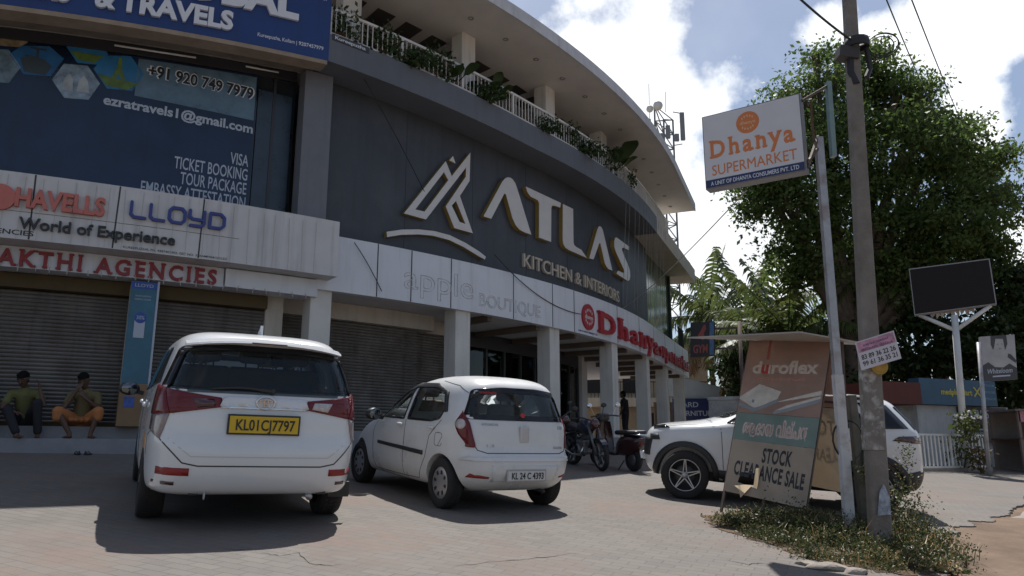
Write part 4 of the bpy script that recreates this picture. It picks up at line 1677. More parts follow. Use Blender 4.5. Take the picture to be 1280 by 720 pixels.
    mb.build('tow_hook', mat('tow hook', (.45, .45, .45), .5), root)
    for s in (-1,):
        mb = MB()
        mb.box((-.47, s * .80, .31), (.015, .20, .15), None, bev=.004)
        mb.build('mud_flap', M_plast, root)
    for x in (0, 2.75):
        for s in (-1, 1):
            wheel(root, (x, s * .895, .335), s, .335, .215, .225, 'alloy')
    mirror(root, 2.05, .93, 1.16, 1, M_plast)
    mirror(root, 2.05, -.93, 1.16, -1, M_plast)
    for x in (.32, 1.28):
        p, n = sk.hit('left', x, 1.04)
        mb = MB()
        mb.ball((x, p.y + .02, 1.04), .03, 10, 8, (3.2, .8, .9))
        mb.build('door_handle', M_carw, root)
    sk.panel('side_sticker', mat('orange sticker', (.5, .2, .03), .5), root, 'left', [(-.30, .66), (-.19, .66), (-.19, .80), (-.30, .80)], off=.003, thick=.006)
    place_car(root, -2.72, 7.90, R_(117), 1.06)
    return root
innova()

# ------------------------------------------------ the small white hatchback
def hatch():
    root = thing('hatchback', 'small white hatchback with white number plate KL 24 C 4393 and black side strip', 'car')
    body = [(.20, -.30, 2.85, .68, 5, 6, .1, 0), (.26, -.46, 2.95, .745, 6, 6, .16, 0), (.36, -.585, 3.02, .79, 6, 6, .2, 0), (.48, -.635, 3.04, .80, 6, 6, .22, 0),
            (.58, -.63, 3.03, .802, 6.5, 5.5, .22, 0), (.645, -.60, 3.0, .80, 7, 5, .22, 0), (.70, -.565, 2.95, .798, 7, 4.6, .22, .01), (.80, -.55, 2.8, .797, 7, 4, .2, .02), (.90, -.54, 2.55, .79, 7, 3, .14, .03),
            (.96, -.53, 2.2, .782, 7, 3.4, .10, .03), (1.02, -.515, 1.98, .77, 6.5, 4, .08, .01), (1.15, -.465, 1.74, .728, 6, 4.5, .07, .0), (1.28, -.425, 1.50, .69, 5.5, 4.5, .06, 0), (1.385, -.385, 1.28, .645, 5, 4.5, .06, 0),
            (1.445, -.345, 1.10, .595, 4.5, 4, .05, -.008), (1.50, -.22, .93, .51, 4, 3.6, .03, -.014), (1.535, .05, .72, .36, 3, 3, 0, -.01)]
    me = ring_body(body)
    sk = Skin(me)
    cuts = [cyl_cut(x, .285, .335, s * .5, s * 1.1) for x in (0, 2.38) for s in (-1, 1)]
    rw = [(-.66, 1.035), (.66, 1.035), (.695, 1.05), (.575, 1.375), (.25, 1.41), (-.25, 1.41), (-.575, 1.375), (-.695, 1.05)]
    ins = window(sk, root, 'rear', rw, G_side, .06, 'rear_window', .05)
    cuts.append(prism_cut(clip_z([(u * .985, v) for u, v in ins], 1.04, 1.40), 'x', -1, 2.6))
    w1 = [(.10, 1.005), (.30, .965), (.93, .955), (.90, 1.40), (.45, 1.405), (.13, 1.33), (.03, 1.15)]
    w2 = [(1.0, .953), (1.82, .945), (1.55, 1.13), (1.23, 1.33), (.98, 1.395)]
    for w_ in (w1, w2):
        for side in ('left', 'right'):
            i2 = window(sk, root, side, w_, G_side, .03)
        cuts.append(prism_cut(clip_z(i2, .965, 1.385), 'y', -1, 1))
    window(sk, root, 'front', [(-.60, 1.0), (.60, 1.0), (.50, 1.36), (-.50, 1.36)], G_side, .04, 'windscreen')
    finish_body(me, root, M_carw2, cuts)
    seats(root, [(.42, (-.3, .3)), (1.25, (-.34, .34))], 1.02, .46)
    sk.panel('window_visor', M_plast, root, 'left', [(-.02, 1.10), (.09, 1.33), (.42, 1.42), (.92, 1.415), (1.25, 1.35), (1.60, 1.13), (1.66, 1.10), (1.60, 1.09), (1.24, 1.295), (.92, 1.362), (.44, 1.37), (.15, 1.29), (.03, 1.09)], off=.018, thick=.02)
    v = sk
    v.view('rl', R_(38))
    v.view('rr', R_(-38))
    for sg, vw in ((-1, 'rl'), (1, 'rr')):
        hv = Vector((-math.sin(R_(38) * -sg), -math.cos(R_(38)), 0))
        def H(h, z):
            p, n = sk.hit('rear', h, z)
            return (p.dot(hv), z)
        o_ = lambda x, z: (Vector((x, sk.hit('left', x, z)[0].y * -sg, z)).dot(hv), z)
        poly = [H(sg * .61, .725), H(sg * .70, .73), o_(-.42, .76), o_(-.30, .87), o_(-.22, .98), o_(-.29, 1.12), H(sg * .68, 1.125), H(sg * .655, 1.0)]
        lamp = sk.panel('tail_lamp', M_lred, root, vw, round_poly(poly, .04), off=.014, thick=.035, res=.05)
        c = H(sg * .72, .945)
        q = o_(-.33, .95)
        cx = c[0] * .62 + q[0] * .38
        sk.panel('reverse_lens', M_lclear, lamp, vw, [(cx + .062 * math.cos(t * math.pi / 8), .975 + .055 * math.sin(t * math.pi / 8)) for t in range(16)], off=.019, thick=.012, res=.05)
    sk.line('tailgate_gap', M_seam_c, root, 'rear', [(-.66, 1.0), (-.655, .80), (-.60, .70), (-.5, .672), (.5, .672), (.60, .70), (.655, .80), (.66, 1.0)], .010)
    sk.panel('bumper_lip', M_carw2, root, 'rear', round_poly([(-.74, .585), (.74, .585), (.70, .625), (-.70, .625)], .02), off=.016, thick=.03)
    sk.panel('plate_recess', M_carw2, root, 'rear', [(-.44, .36), (.44, .36), (.46, .54), (-.46, .54)], off=.004, thick=.01)
    plate(root, sk, .0, .43, .52, .115, 'KL 24 C 4393', M_wplate, M_alloy, .075)
    mb = MB()
    p, n = sk.hit('rear', 0, .87)
    mb.box((p.x - .008, 0, .885), (.03, .12, .19), None, bev=.03)
    mb.box((p.x - .018, 0, .93), (.02, .085, .06), None, bev=.02)
    mb.build('tailgate_handle', mat('satin silver', (.55, .55, .56), .3, metal=.25), root)
    for pl_ in ([(-.68, .40), (-.47, .395), (-.47, .415), (-.66, .445)], [(.50, .395), (.70, .40), (.68, .445), (.50, .415)]):
        sk.panel('reflector', M_refl, root, 'rear', pl_, off=.006, thick=.015)
    tx = lambda t, h, z, cap, w: (lambda mb: (mb.text(t, lambda u, v, ww=0.0: sk.hit('rear', h + u, z + v)[0] + Vector((-.004 - ww, 0, 0)), 0, 0, cap, w, .003, .01), mb.build('badge', M_alloy, root))[1])(MB())
    tx('HYUNDAI', -.55, .975, .03, .2)
    tx('i10', .50, .95, .045, .08)
    tx('MAGNA', .42, .725, .03, .14)
    tx('1.2', -.5, .74, .03, .1)
    sk.panel('side_moulding', M_plast, root, 'left', [(.42, .565), (1.72, .60), (1.72, .64), (.42, .615)], off=.014, thick=.02)
    sk.line('door_gap', M_seam_c, root, 'left', [(.06, 1.0), (.30, .80), (.36, .55), (.55, .28), (.95, .27)], .009)
    sk.line('door_gap', M_seam_c, root, 'left', [(.955, .96), (.955, .28)], .009)
    sk.line('door_gap', M_seam_c, root, 'left', [(1.86, .93), (1.92, .75), (1.86, .35), (1.80, .27), (.95, .27)], .009)
    sk.line('roof_gap', M_seam_c, root, 'left', [(-.25, 1.33), (-.05, 1.41), (.4, 1.46)], .008)
    sk.line('fuel_flap', M_seam_c, root, 'left', round_poly([(.0, .70), (.16, .70), (.16, .85), (.0, .85)], .04) + [(.08, .70)], .006)
    for x, z in ((.26, .90), (1.08, .89)):
        p, n = sk.hit('left', x, z)
        mb = MB()
        mb.ball((x, p.y + .018, z), .026, 12, 8, (3.4, .8, .9))
        mb.build('door_handle', M_carw2, root)
    mirror(root, 1.66, .80, .985, 1, M_plast)
    mirror(root, 1.66, -.80, .985, -1, M_plast)
    mb = MB()
    pts = []
    for k in range(8):
        q, n = sk.hit('rear', .02 - .3 * k / 7, 1.085)
        pts.append(q + n * .02)
    M_sig = mat('red sticker', (.5, .03, .03), .5)
    f = lambda u, v, w=0.0: sk.hit('rear', u, v)[0] + Vector((-.012 - w, 0, 0))
    mb = MB()
    mb.text('sreebhadra', f, -.52, 1.33, .035, .2, .002, .015)
    mb.build('window_sticker', M_sig, root)
    mb = MB()
    mb.prism([(.0 + .035 * math.cos(k), 1.10 + .03 * math.sin(k)) for k in (0, 1, 2, 3, 4, 5)], f, 0, .002)
    mb.build('window_sticker', M_sig, root)
    mb = MB()
    mb.box((1.2, 0, .25), (2.6, 1.15, .1))
    mb.bar((0, -.7, .26), (0, .7, .26), .09)
    mb.build('underbody', M_plast, root)
    for x in (0, 2.38):
        for s in (-1, 1):
            wheel(root, (x, s * .775, .285), s, .285, .165, .185, 'hub')
    mb = MB()
    mb.tube([(-.1, -.35, .24), (-.5, -.35, .23)], .022, 10)
    mb.build('exhaust_pipe', M_plast, root)
    place_car(root, -.21, 9.5, R_(124), 1.01)
    return root
hatch()

# ------------------------------------------------ the white compact SUV behind the banners
def suv():
    root = thing('compact_suv', 'white compact SUV with black wheel arch cladding parked behind the torn banner', 'car')
    body = [(.26, -.42, 2.94, .78, 5, 4, .1, 0), (.34, -.60, 3.08, .86, 6, 3.6, .14, 0), (.46, -.665, 3.14, .90, 6, 3.4, .16, 0), (.62, -.68, 3.15, .908, 6.5, 3.4, .16, 0),
            (.78, -.665, 3.14, .91, 7, 3.4, .16, 0), (.90, -.65, 3.11, .908, 7, 3.4, .15, .0), (.99, -.64, 3.04, .90, 7, 3.4, .13, -.01), (1.05, -.63, 2.88, .885, 7, 3.4, .10, -.015), (1.10, -.62, 2.4, .872, 7, 4, .08, -.01),
            (1.16, -.60, 2.1, .85, 6.5, 4.5, .07, 0), (1.30, -.50, 1.78, .79, 6, 5, .06, 0), (1.44, -.38, 1.48, .725, 5.5, 5, .06, 0), (1.53, -.28, 1.25, .665, 5, 4.5, .05, -.01), (1.58, -.12, 1.0, .56, 4, 4, .03, -.012), (1.605, .15, .75, .38, 3, 3, 0, -.01)]
    me = ring_body(body)
    sk = Skin(me)
    cuts = [cyl_cut(x, .335, .40, s * .5, s * 1.2) for x in (0, 2.5) for s in (-1, 1)]
    w1 = [(.02, 1.15), (.80, 1.11), (.80, 1.50), (.30, 1.50)]
    w2 = [(.88, 1.11), (1.95, 1.10), (1.55, 1.36), (1.28, 1.49), (.88, 1.50)]
    for w_ in (w1, w2):
        for side in ('left', 'right'):
            i2 = window(sk, root, side, w_, G_rear, .03)
        cuts.append(prism_cut(clip_z(i2, 1.16, 1.47), 'y', -1.2, 1.2))
    window(sk, root, 'front', [(-.66, 1.17), (.66, 1.17), (.58, 1.48), (-.58, 1.48)], G_rear, .04, 'windscreen')
    window(sk, root, 'rear', [(-.68, 1.16), (.68, 1.16), (.60, 1.46), (-.60, 1.46)], G_rear, .04, 'rear_window')
    cuts.append(prism_cut([(-.62, 1.19), (.62, 1.19), (.54, 1.44), (-.54, 1.44)], 'x', -1, 2.6))
    finish_body(me, root, M_carw, cuts)
    seats(root, [(.55, (-.34, .34)), (1.35, (-.36, .36))], 1.14, .46)
    # black cladding
    for side in ('left', 'right'):
        for x in (0, 2.5):
            a0, a1 = R_(-22), R_(202)
            n = 24
            out = [(x + .475 * math.cos(a0 + (a1 - a0) * k / n), .335 + .475 * math.sin(a0 + (a1 - a0) * k / n)) for k in range(n + 1)]
            inn = [(x + .392 * math.cos(a1 + (a0 - a1) * k / n), .335 + .392 * math.sin(a1 + (a0 - a1) * k / n)) for k in range(n + 1)]
            sk.panel('wheel_arch_trim', M_plast, root, side, out + inn, off=.024, thick=.05)
        sk.panel('sill_trim', M_plast, root, side, [(.46, .27), (2.04, .27), (2.04, .44), (.46, .44)], off=.02, thick=.04)
        sk.panel('door_trim', M_plast, root, side, [(.62, .56), (1.9, .56), (1.9, .63), (.62, .63)], off=.014, thick=.03)
        sk.line('door_gap', M_seam_c, root, side, [(2.02, 1.08), (2.0, .9), (1.97, .45)], .009)
        sk.line('door_gap', M_seam_c, root, side, [(.84, 1.08), (.84, .45)], .009)
        sk.panel('roof_rail', M_plast, root, side, [(-.1, 1.53), (1.2, 1.535), (1.2, 1.56), (-.1, 1.56)], off=.03, thick=.04)
    sk.panel('black_bumper', M_plast, root, 'rear', [(-.80, .36), (.80, .36), (.78, .60), (-.78, .60)], off=.014, thick=.03)
    sk.panel('lamp_bar', M_lsmoke, root, 'rear', [(-.80, .98), (.80, .98), (.78, 1.06), (-.78, 1.06)], off=.014, thick=.03)
    sk.view('fl', R_(180 - 40))
    sk.view('rl', R_(40))
    hv = Vector((-math.sin(R_(40)), -math.cos(R_(40)), 0))
    P_ = lambda x, z: (Vector((x, sk.hit('left', x, z)[0].y, z)).dot(hv), z)
    sk.panel('tail_lamp', M_lsmoke, root, 'left', [(-.56, .98), (-.22, 1.0), (-.3, 1.06), (-.54, 1.08)], off=.014, thick=.03)
    sk.panel('corner_cladding', M_plast, root, 'left', [(-.6, .40), (-.42, .40), (-.42, .58), (-.58, .62)], off=.014, thick=.03)
    sk.panel('rear_quarter_glass', M_frit, root, 'left', [(-.44, 1.17), (-.08, 1.15), (.2, 1.49), (-.18, 1.47)], off=.008, thick=.02)
    sk.panel('head_lamp', M_plast, root, 'left', [(2.88, .80), (3.02, .79), (3.03, .87), (2.9, .88)], off=.012, thick=.03)
    sk.panel('day_lamp', M_frit, root, 'left', [(2.74, .985), (2.98, .955), (3.0, .98), (2.82, 1.015)], off=.016, thick=.03)
    sk.panel('front_grille', M_plast, root, 'front', [(-.48, .56), (.48, .56), (.52, .82), (-.52, .82)], off=.012, thick=.03)
    sk.panel('number_plate', M_wplate, root, 'front', [(-.26, .48), (.26, .48), (.26, .59), (-.26, .59)], off=.03, thick=.04)
    sk.line('bonnet_gap', M_seam_c, root, 'left', [(2.15, 1.075), (2.6, 1.03), (2.85, .995)], .01)
    tx = MB()
    tx.text('SUV', lambda u, v, w=0.0: Vector((1.86 - u, sk.hit('left', 1.86 - u, .72)[0].y + .003 + w, .71 + v)), 0, 0, .03, .1, .003, .01)
    tx.build('badge', M_alloy, root)
    for x in (0, 2.5):
        for s in (-1, 1):
            wheel(root, (x, s * .90, .335), s, .335, .215, .225, 'star')
    mirror(root, 1.72, .92, 1.13, 1, M_plast)
    mirror(root, 1.72, -.92, 1.13, -1, M_plast)
    mb = MB()
    mb.box((1.25, 0, .32), (2.9, 1.3, .12))
    mb.build('underbody', M_plast, root)
    for x in (.28, 1.12):
        p, n = sk.hit('left', x, .98)
        mb = MB()
        mb.ball((x, p.y + .018, .98), .026, 12, 8, (3.4, .8, .9))
        mb.build('door_handle', M_carw, root)
    place_car(root, 5.09, 11.42, R_(165))
    return root
suv()
# ------------------------------------------------------------------ pole sign of the supermarket
def quad_map(BL, BR, TR, TL):
    """(u,v) in 0..1 on a sheet with these four corners, w metres towards the viewer"""
    BL, BR, TR, TL = map(Vector, (BL, BR, TR, TL))
    n = (BR - BL).cross(TL - BL).normalized()
    return lambda u, v, w=0.0: (BL * (1 - u) + BR * u) * (1 - v) + (TL * (1 - u) + TR * u) * v + n * w
def rect(mb, f, u0, u1, v0, v1, w0, w1, n=1):
    for i in range(n):
        a, b = u0 + (u1 - u0) * i / n, u0 + (u1 - u0) * (i + 1) / n
        mb.prism([(a, v0), (b, v0), (b, v1), (a, v1)], f, w0, w1)
    return mb
def circle(cu, cv, r, n=26, ar=1.0):
    return [(cu + r * ar * math.cos(2 * math.pi * k / n), cv + r * math.sin(2 * math.pi * k / n)) for k in range(n)]
def child(mb, name, m, root):
    """part written in world coordinates under a root without rotation"""
    o = mb.build(name, m, root)
    o.matrix_parent_inverse = Matrix.Translation(-root.location)
    return o
def sub(mb, name, m, part):
    o = mb.build(name, m, part)
    return o
M_galv = mat('galvanised steel', (.40, .41, .43), .45, metal=.5, var=.15, vscale=5, stain=((.20, .11, .06), .8), sscale=3)
M_rust = mat('rusty steel', (.12, .085, .07), .7, metal=.3, var=.3, vscale=6)
M_orange = mat('orange print', (.62, .19, .05), .45)
M_navy = mat('navy strip', (.02, .03, .11), .45)
pb = ground_at(1063, 672)
pt_ = at(1023, 172, pb.y)
pt2 = at(1041, 186, pb.y + .02)
pt3 = at(1035, 103, pb.y + .02)
PS = thing('pole_sign', 'white lit-box sign reading Dhanya SUPERMARKET on a tall thin grey post', 'sign', pb)
mb = MB()
mb.bar(pb - Vector((0, 0, .1)), pt_, .085, .085, up=(0, 1, 0))
post = child(mb, 'post', M_galv, PS)
mb = MB()
k = pb + (pt_ - pb) * .38
mb.bar(pb - Vector((0, 0, .05)), k, .098, .098, up=(0, 1, 0))
child(mb, 'painted_post_foot', mat('chalky white paint', (.58, .58, .59), .7, var=.1, stain=((.2, .16, .13), .6), sscale=5), PS)
mb = MB()
mb.bar(pt2 + (pt2 - pt3) * .12, pt3, .055, .085, up=(0, 1, 0))
child(mb, 'post_head', mat('blue green steel', (.20, .30, .31), .5, var=.2), PS)
sBL, sBR = at(884, 241, 9.05), at(1007, 209, 8.38)
sTL, sTR = at(876, 150, 9.05), at(999.5, 113, 8.38)
hgt = ((sTL - sBL).z + (sTR - sBR).z) / 2
zb = (sBL.z + sBR.z) / 2
sBL.z, sBR.z = zb, zb
sBL.x = (sBL.x + sTL.x) / 2
sBR.x = (sBR.x + sTR.x) / 2
sw_ = (Vector((sBR.x, sBR.y, 0)) - Vector((sBL.x, sBL.y, 0))).length
fs_ = frame(sBL, sBR - sBL, (0, 0, 1))
mb = MB()
mb.prism([(0, 0), (sw_, 0), (sw_, hgt), (0, hgt)], fs_, -.16, 0)
box_ = child(mb, 'sign_box', mat('grey box side', (.16, .16, .17), .5, var=.15), PS)
mb = MB()
mb.prism([(.012, .012), (sw_ - .012, .012), (sw_ - .012, hgt - .012), (.012, hgt - .012)], fs_, .001, .006)
sub(mb, 'front_face', mat('white flex face', (.60, .60, .62), .45, var=.04), box_)
mb = MB()
mb.prism([(.012, .012), (sw_ - .012, .012), (sw_ - .012, hgt * .115), (.012, hgt * .115)], fs_, .0065, .008)
sub(mb, 'navy_strip', M_navy, box_)
mb = MB()
mb.text('A UNIT OF DHANYA CONSUMERS PVT. LTD', fs_, sw_ * .5, hgt * .035, hgt * .055, sw_ * .88, .002, .012, 'C', w0=.008)
sub(mb, 'strip_lettering', M_wl, box_)
mb = MB()
slab_text(mb, 'Dhanya', fs_, sw_ * .075, hgt * .405, hgt * .235, sw_ * .84, .003, .035, w0=.0065)
sub(mb, 'name_lettering', M_orange, box_)
mb = MB()
mb.text('SUPERMARKET', fs_, sw_ * .08, hgt * .165, hgt * .145, sw_ * .85, .003, 0.0, w0=.0065)
sub(mb, 'type_lettering', M_orange, box_)
mb = MB()
mb.prism(circle(sw_ * .475, hgt * .78, hgt * .145), fs_, .0065, .009)
sub(mb, 'round_emblem', M_orange, box_)
mb = MB()
mb.text('dhanya', fs_, sw_ * .475, hgt * .76, hgt * .045, hgt * .2, .002, .03, 'C', w0=.0095)
for a in range(5):
    t = math.pi * (.25 + .125 * a)
    for sg in (1, -1):
        x, z = sw_ * .475 + .09 * math.cos(t), hgt * .78 + sg * .085 * math.sin(t)
        mb.prism([(x - .012, z), (x, z - .02), (x + .012, z), (x, z + .02)], fs_, .0095, .011)
sub(mb, 'emblem_marks', mat('pale orange print', (.68, .42, .25), .45), box_)
mb = MB()
q = lambda u, v: fs_(u, v, -.08)
mb.bar(q(sw_, hgt * .93), pt3 - Vector((0, 0, .04)), .03)
mb.bar(q(sw_, hgt * .12), pt_ - Vector((0, 0, .12)), .03)
mb.bar(q(sw_, hgt * .06), pt_ + Vector((0, 0, .02)), .03)
mb.bar(q(sw_ + .1, hgt * .93), pt_ + Vector((-.06, 0, -.05)), .03)
mb.bar(q(sw_ - .02, hgt * .93), q(sw_ - .02, hgt * .1), .03)
child(mb, 'bracket', M_rust, PS)

# ------------------------------------------------------------------ utility pole
ub = ground_at(1100, 692)
ut = at(1058, -60, ub.y + .05)
UP = thing('utility_pole', 'tall grey concrete utility pole with flaking white paint and torn posters near its foot', 'pole', ub)
def taper(mb, a, b, w0, w1, d0, d1):
    a, b = Vector(a), Vector(b)
    vs = []
    for p, w, d in ((a, w0, d0), (b, w1, d1)):
        for sx, sy in ((-1, -.7), (-.8, -1), (.8, -1), (1, -.7), (1, .7), (.8, 1), (-.8, 1), (-1, .7)):
            vs.append(p + Vector((sx * w / 2, sy * d / 2, 0)))
    fs = [(k, (k + 1) % 8, 8 + (k + 1) % 8, 8 + k) for k in range(8)] + [tuple(range(8)), tuple(range(15, 7, -1))]
    return mb.add(vs, fs)
M_pole = mat('weathered concrete', (.20, .18, .16), .9, var=.22, vscale=4, bump=.5, bscale=30, stain=((.12, .10, .085), .7), sscale=2.5)
mb = MB()
taper(mb, ub - Vector((0, 0, .3)), ut, .20, .125, .15, .11)
child(mb, 'shaft', M_pole, UP)
M_flake = mat('flaking whitewash', (.20, .18, .16), .9, var=.22, vscale=5, stain=((.56, .55, .53), 1.0), sscale=7)
mb = MB()
tz = lambda z: (z - ub.z) / (ut.z - ub.z)
t0, t1 = tz(.02), tz(.98)
taper(mb, ub + (ut - ub) * t0, ub + (ut - ub) * t1, .20 - .075 * t0 + .008, .20 - .075 * t1 + .008, .15 - .04 * t0 + .008, .15 - .04 * t1 + .008)
child(mb, 'whitewash_band', M_flake, UP)
p = at(1099, 458, ub.y - .09)
mb = MB()
mb.prism(circle(0, 0, .085, 20, 1.0), frame(p, (1, 0, 0), (0, 0, 1)), 0, .012)
child(mb, 'yellow_tag', mat('yellow painted tin', (.33, .20, .03), .6, var=.4, vscale=14), UP)
bf = quad_map(at(1077, 463, ub.y - .2), at(1127, 448, ub.y - .26), at(1117, 413, ub.y - .26), at(1069, 428, ub.y - .2))
NB = thing('notice_board', 'small tilted white and pink phone number notice nailed to the utility pole', 'notice', bf(.5, 0))
mb = MB()
rect(mb, bf, 0, 1, 0, 1, -.008, 0)
sheet = child(mb, 'sheet', mat('white flex sheet', (.56, .54, .58), .5, var=.06), NB)
mb = MB()
rect(mb, bf, .03, .97, .60, .96, .001, .003)
sub(mb, 'pink_band', mat('pink print', (.48, .25, .34), .5, var=.35, vscale=12), sheet)
M_purple = mat('purple print', (.10, .04, .16), .5)
for t, v, cap, w in (('കടമുറികൾ വാടകയ്ക്ക്', .78, .09, .66), ('അന്വേഷണം വിളിക്കുക', .62, .10, .8)):
    mb = MB()
    mb.text(t, bf, .5, v, cap, w, .001, .0, 'C', w0=.0035)
    sub(mb, 'print_line', M_purple, sheet)
for t, v in (('83 89 36 22 26', .34), ('99 61 36 35 21', .11)):
    mb = MB()
    mb.text(t, bf, .5, v, .17, .86, .001, .02, 'C', w0=.0015)
    sub(mb, 'phone_number', M_blk, sheet)
mb = MB()
p = at(1102, 618, ub.y - .09)
for poly in ([(-.06, -.20), (.07, -.19), (.075, -.02), (.03, .10), (-.02, .02)],):
    mb.prism(poly, frame(p, (1, 0, 0), (0, 0, 1)), 0, .003)
child(mb, 'torn_poster', mat('torn pale poster', (.33, .37, .43), .7, var=.5, vscale=16), UP)
mb = MB()
p = at(1059, 68, ub.y + .02)
mb.box(p, (.22, .16, .14), Matrix.Rotation(.15, 3, 'Y'), bev=.01)
child(mb, 'junction_box', mat('dark box', (.05, .045, .045), .6), UP)
mb = MB()
p = at(1071, 55, ub.y)
mb.lathe([(.13, -.05), (.135, 0), (.13, .05), (.10, .05), (.1, -.05), (.13, -.05)], p, n=14)
mb.tube([p + Vector((.1, 0, -.05)), p + Vector((.12, 0, -.3)), p + Vector((.06, -.02, -.42))], .03, 6)
mb.tube([p + Vector((-.08, 0, -.05)), p + Vector((-.1, 0, -.35)), p + Vector((-.06, -.02, -.5))], .04, 6)
child(mb, 'cable_clamp', M_black, UP)
M_cable = mat('black cable', (.02, .02, .02), .6)
coil = MB()
c = at(1104, 55, ub.y)
for k, (rx, rz, dx) in enumerate(((.17, .14, 0), (.185, .15, .01), (.15, .13, .0))):
    pts = []
    for i in range(25):
        t = 2 * math.pi * i / 24
        pts.append(c + Vector((rx * math.cos(t) + dx + .04 * math.sin(t), .03 * k, rz * math.sin(t))))
    coil.tube(pts, .007, 5)
coil.tube([p, c + Vector((-.16, 0, .03))], .008, 5)
tag(coil.build('cable_coil', M_cable), 'loose coil of thin cable hanging off the top of the utility pole', 'cable')
def wire(a, b, sag, r, label, m=M_cable, n=16, name='overhead_wire', group=None):
    mb = MB()
    pts = []
    for i in range(n + 1):
        t = i / n
        q = Vector(a) * (1 - t) + Vector(b) * t
        q.z -= sag * 4 * t * (1 - t)
        pts.append(q)
    mb.tube(pts, r, 5)
    return tag(mb.build(name, m), label, 'cable', group)
wire(p, at(960, -40, 7.0), .05, .013, 'dark cable from the utility pole to the upper left sky')
wire(at(1098, -25, 10), at(1176, 155, 27), .15, .012, 'left of the two wires running down into the big tree', group='overhead wires')
wire(at(1130, -25, 10), at(1206, 160, 27), .15, .012, 'right of the two wires running down into the big tree', group='overhead wires')
wire(at(933, 238, 9.0), bp(-3.3, .25, 4.36), .12, .008, 'pale cable stretched from the supermarket pole sign to the white fascia', mat('pale cable', (.33, .31, .29), .6), name='cable')
wire(bp(-14.2, .44, 8.4), bp(-11.5, -.3, 6.0), -.1, .012, 'thin dark cable slung over the left end of the charcoal wall', name='cable')
wire(bp(-9.8, .3, 4.7), bp(-6.1, .24, 3.75), .28, .012, 'slack dark cable drooping across the white fascia', name='cable')
wire(bp(-13.6, .25, 4.3), bp(-12.9, .22, 3.35), -.05, .01, 'short dark cable end on the left end of the white fascia', name='cable')
# stub post with vines and pipes between the two poles
sb = ground_at(1083, 672)
ST = thing('short_post', 'short grubby post wrapped in cables between the sign post and the utility pole', 'post', sb)
mb = MB()
taper(mb, sb - Vector((0, 0, .2)), sb + Vector((-.02, 0, 1.55)), .11, .09, .11, .09)
child(mb, 'shaft', mat('grimy concrete', (.13, .12, .10), .9, var=.3, vscale=6), ST)
for k in range(3):
    mb = MB()
    pts = [sb + Vector((.05 + .03 * k + .05 * math.sin(i * .9 + k), -.07 - .03 * k, .1 + .13 * i)) for i in range(10)]
    mb.tube(pts, .013, 6)
    child(mb, 'pipe', M_cable, ST)
mb = MB()
c = sb + Vector((-.12, -.06, 1.05))
mb.tube([c + Vector((.17 * math.cos(t), .02, .22 * math.sin(t))) for t in lin(-1.2, 4.2, 16)], .011, 5)
child(mb, 'cable_loop', M_cable, ST)

# ------------------------------------------------------------------ torn mattress banner on its stand
BN = thing('banner_stand', 'leaning stand with torn faded mattress banner reading STOCK CLEARANCE SALE under a sheet roof', 'banner', ground_at(955, 648))
fr = quad_map(at(905, 613, 9.85), at(1007, 636, 9.3), at(1040, 421, 10.05), at(937, 426, 10.55))
def bsheet(name, m, u0, u1, v0, v1, w0, hole=None, nu=10, nv=8):
    mb = MB()
    mb.smooth = False
    pl = [(u0 + (u1 - u0) * i / nu, v0) for i in range(nu)] + [(u1, v0 + (v1 - v0) * i / nv) for i in range(nv)] + [(u1 - (u1 - u0) * i / nu, v1) for i in range(nu)] + [(u0, v1 - (v1 - v0) * i / nv) for i in range(nv)]
    mb.prism(pl, fr, w0 - .006, w0, hole)
    return child(mb, name, m, BN)
def faded(name, c, tr=.5):
    """thin faded flex sheet: light shines through it a little"""
    m = mat(name, c, .6, var=.14, vscale=4, stain=(tuple(x * .62 for x in c), .5), sscale=3)
    nt = m.node_tree
    p_ = nt.nodes['Principled BSDF']
    o = nt.nodes['Material Output']
    t = nt.nodes.new('ShaderNodeBsdfTranslucent')
    t.inputs[0].default_value = (*c, 1)
    x = nt.nodes.new('ShaderNodeMixShader')
    x.inputs[0].default_value = tr
    nt.links.new(p_.outputs[0], x.inputs[1])
    nt.links.new(t.outputs[0], x.inputs[2])
    nt.links.new(x.outputs[0], o.inputs[0])
    return m
M_bn1 = faded('faded salmon flex', (.58, .41, .335))
M_bn2 = faded('faded teal flex', (.36, .46, .41))
M_bn3 = faded('faded beige flex', (.62, .53, .42))
up_ = bsheet('salmon_sheet', M_bn1, 0, 1, .497, 1, 0)
te_ = bsheet('teal_sheet', M_bn2, 0, 1, .322, .495, 0)
hole = [(.15, .065), (.30, .055), (.40, .05), (.40, .13), (.30, .155), (.27, .135), (.18, .14)]
lo_ = bsheet('beige_sheet', M_bn3, 0, 1, .0, .32, 0, [hole])
mb = MB()
for poly in ([(.36, .05), (.42, .045), (.41, .17), (.35, .16)], [(.14, .03), (.24, .055), (.34, .06), (.28, .0), (.24, -.03), (.2, .01)]):
    mb.prism(poly, lambda u, v, w: fr(u, v, w + .05 * (v < .05)), .012, .016)
sub(mb, 'torn_flap', mat('flap tan', (.48, .36, .22), .7, var=.1), lo_)
M_pale = mat('ghost print', (.62, .52, .45), .6)
mb = MB()
mb.text('duroflex', fr, .10, .765, .085, .80, .001, .045, w0=.001, italic=0)
sub(mb, 'brand_lettering', M_pale, up_)
mb = MB()
mb.text('u', fr, .215, .765, .085, .085, .001, .06, w0=.0025)
sub(mb, 'red_letter', mat('banner red', (.48, .07, .06), .6), up_)
mb = MB()
rect(mb, fr, .255, .285, .86, 1.0, .001, .002)
sub(mb, 'red_stripe', mat('faint red stripe', (.42, .13, .10), .6), up_)
mb = MB()
mb.text('mattresses', fr, .16, .715, .03, .62, .001, .01, w0=.001)
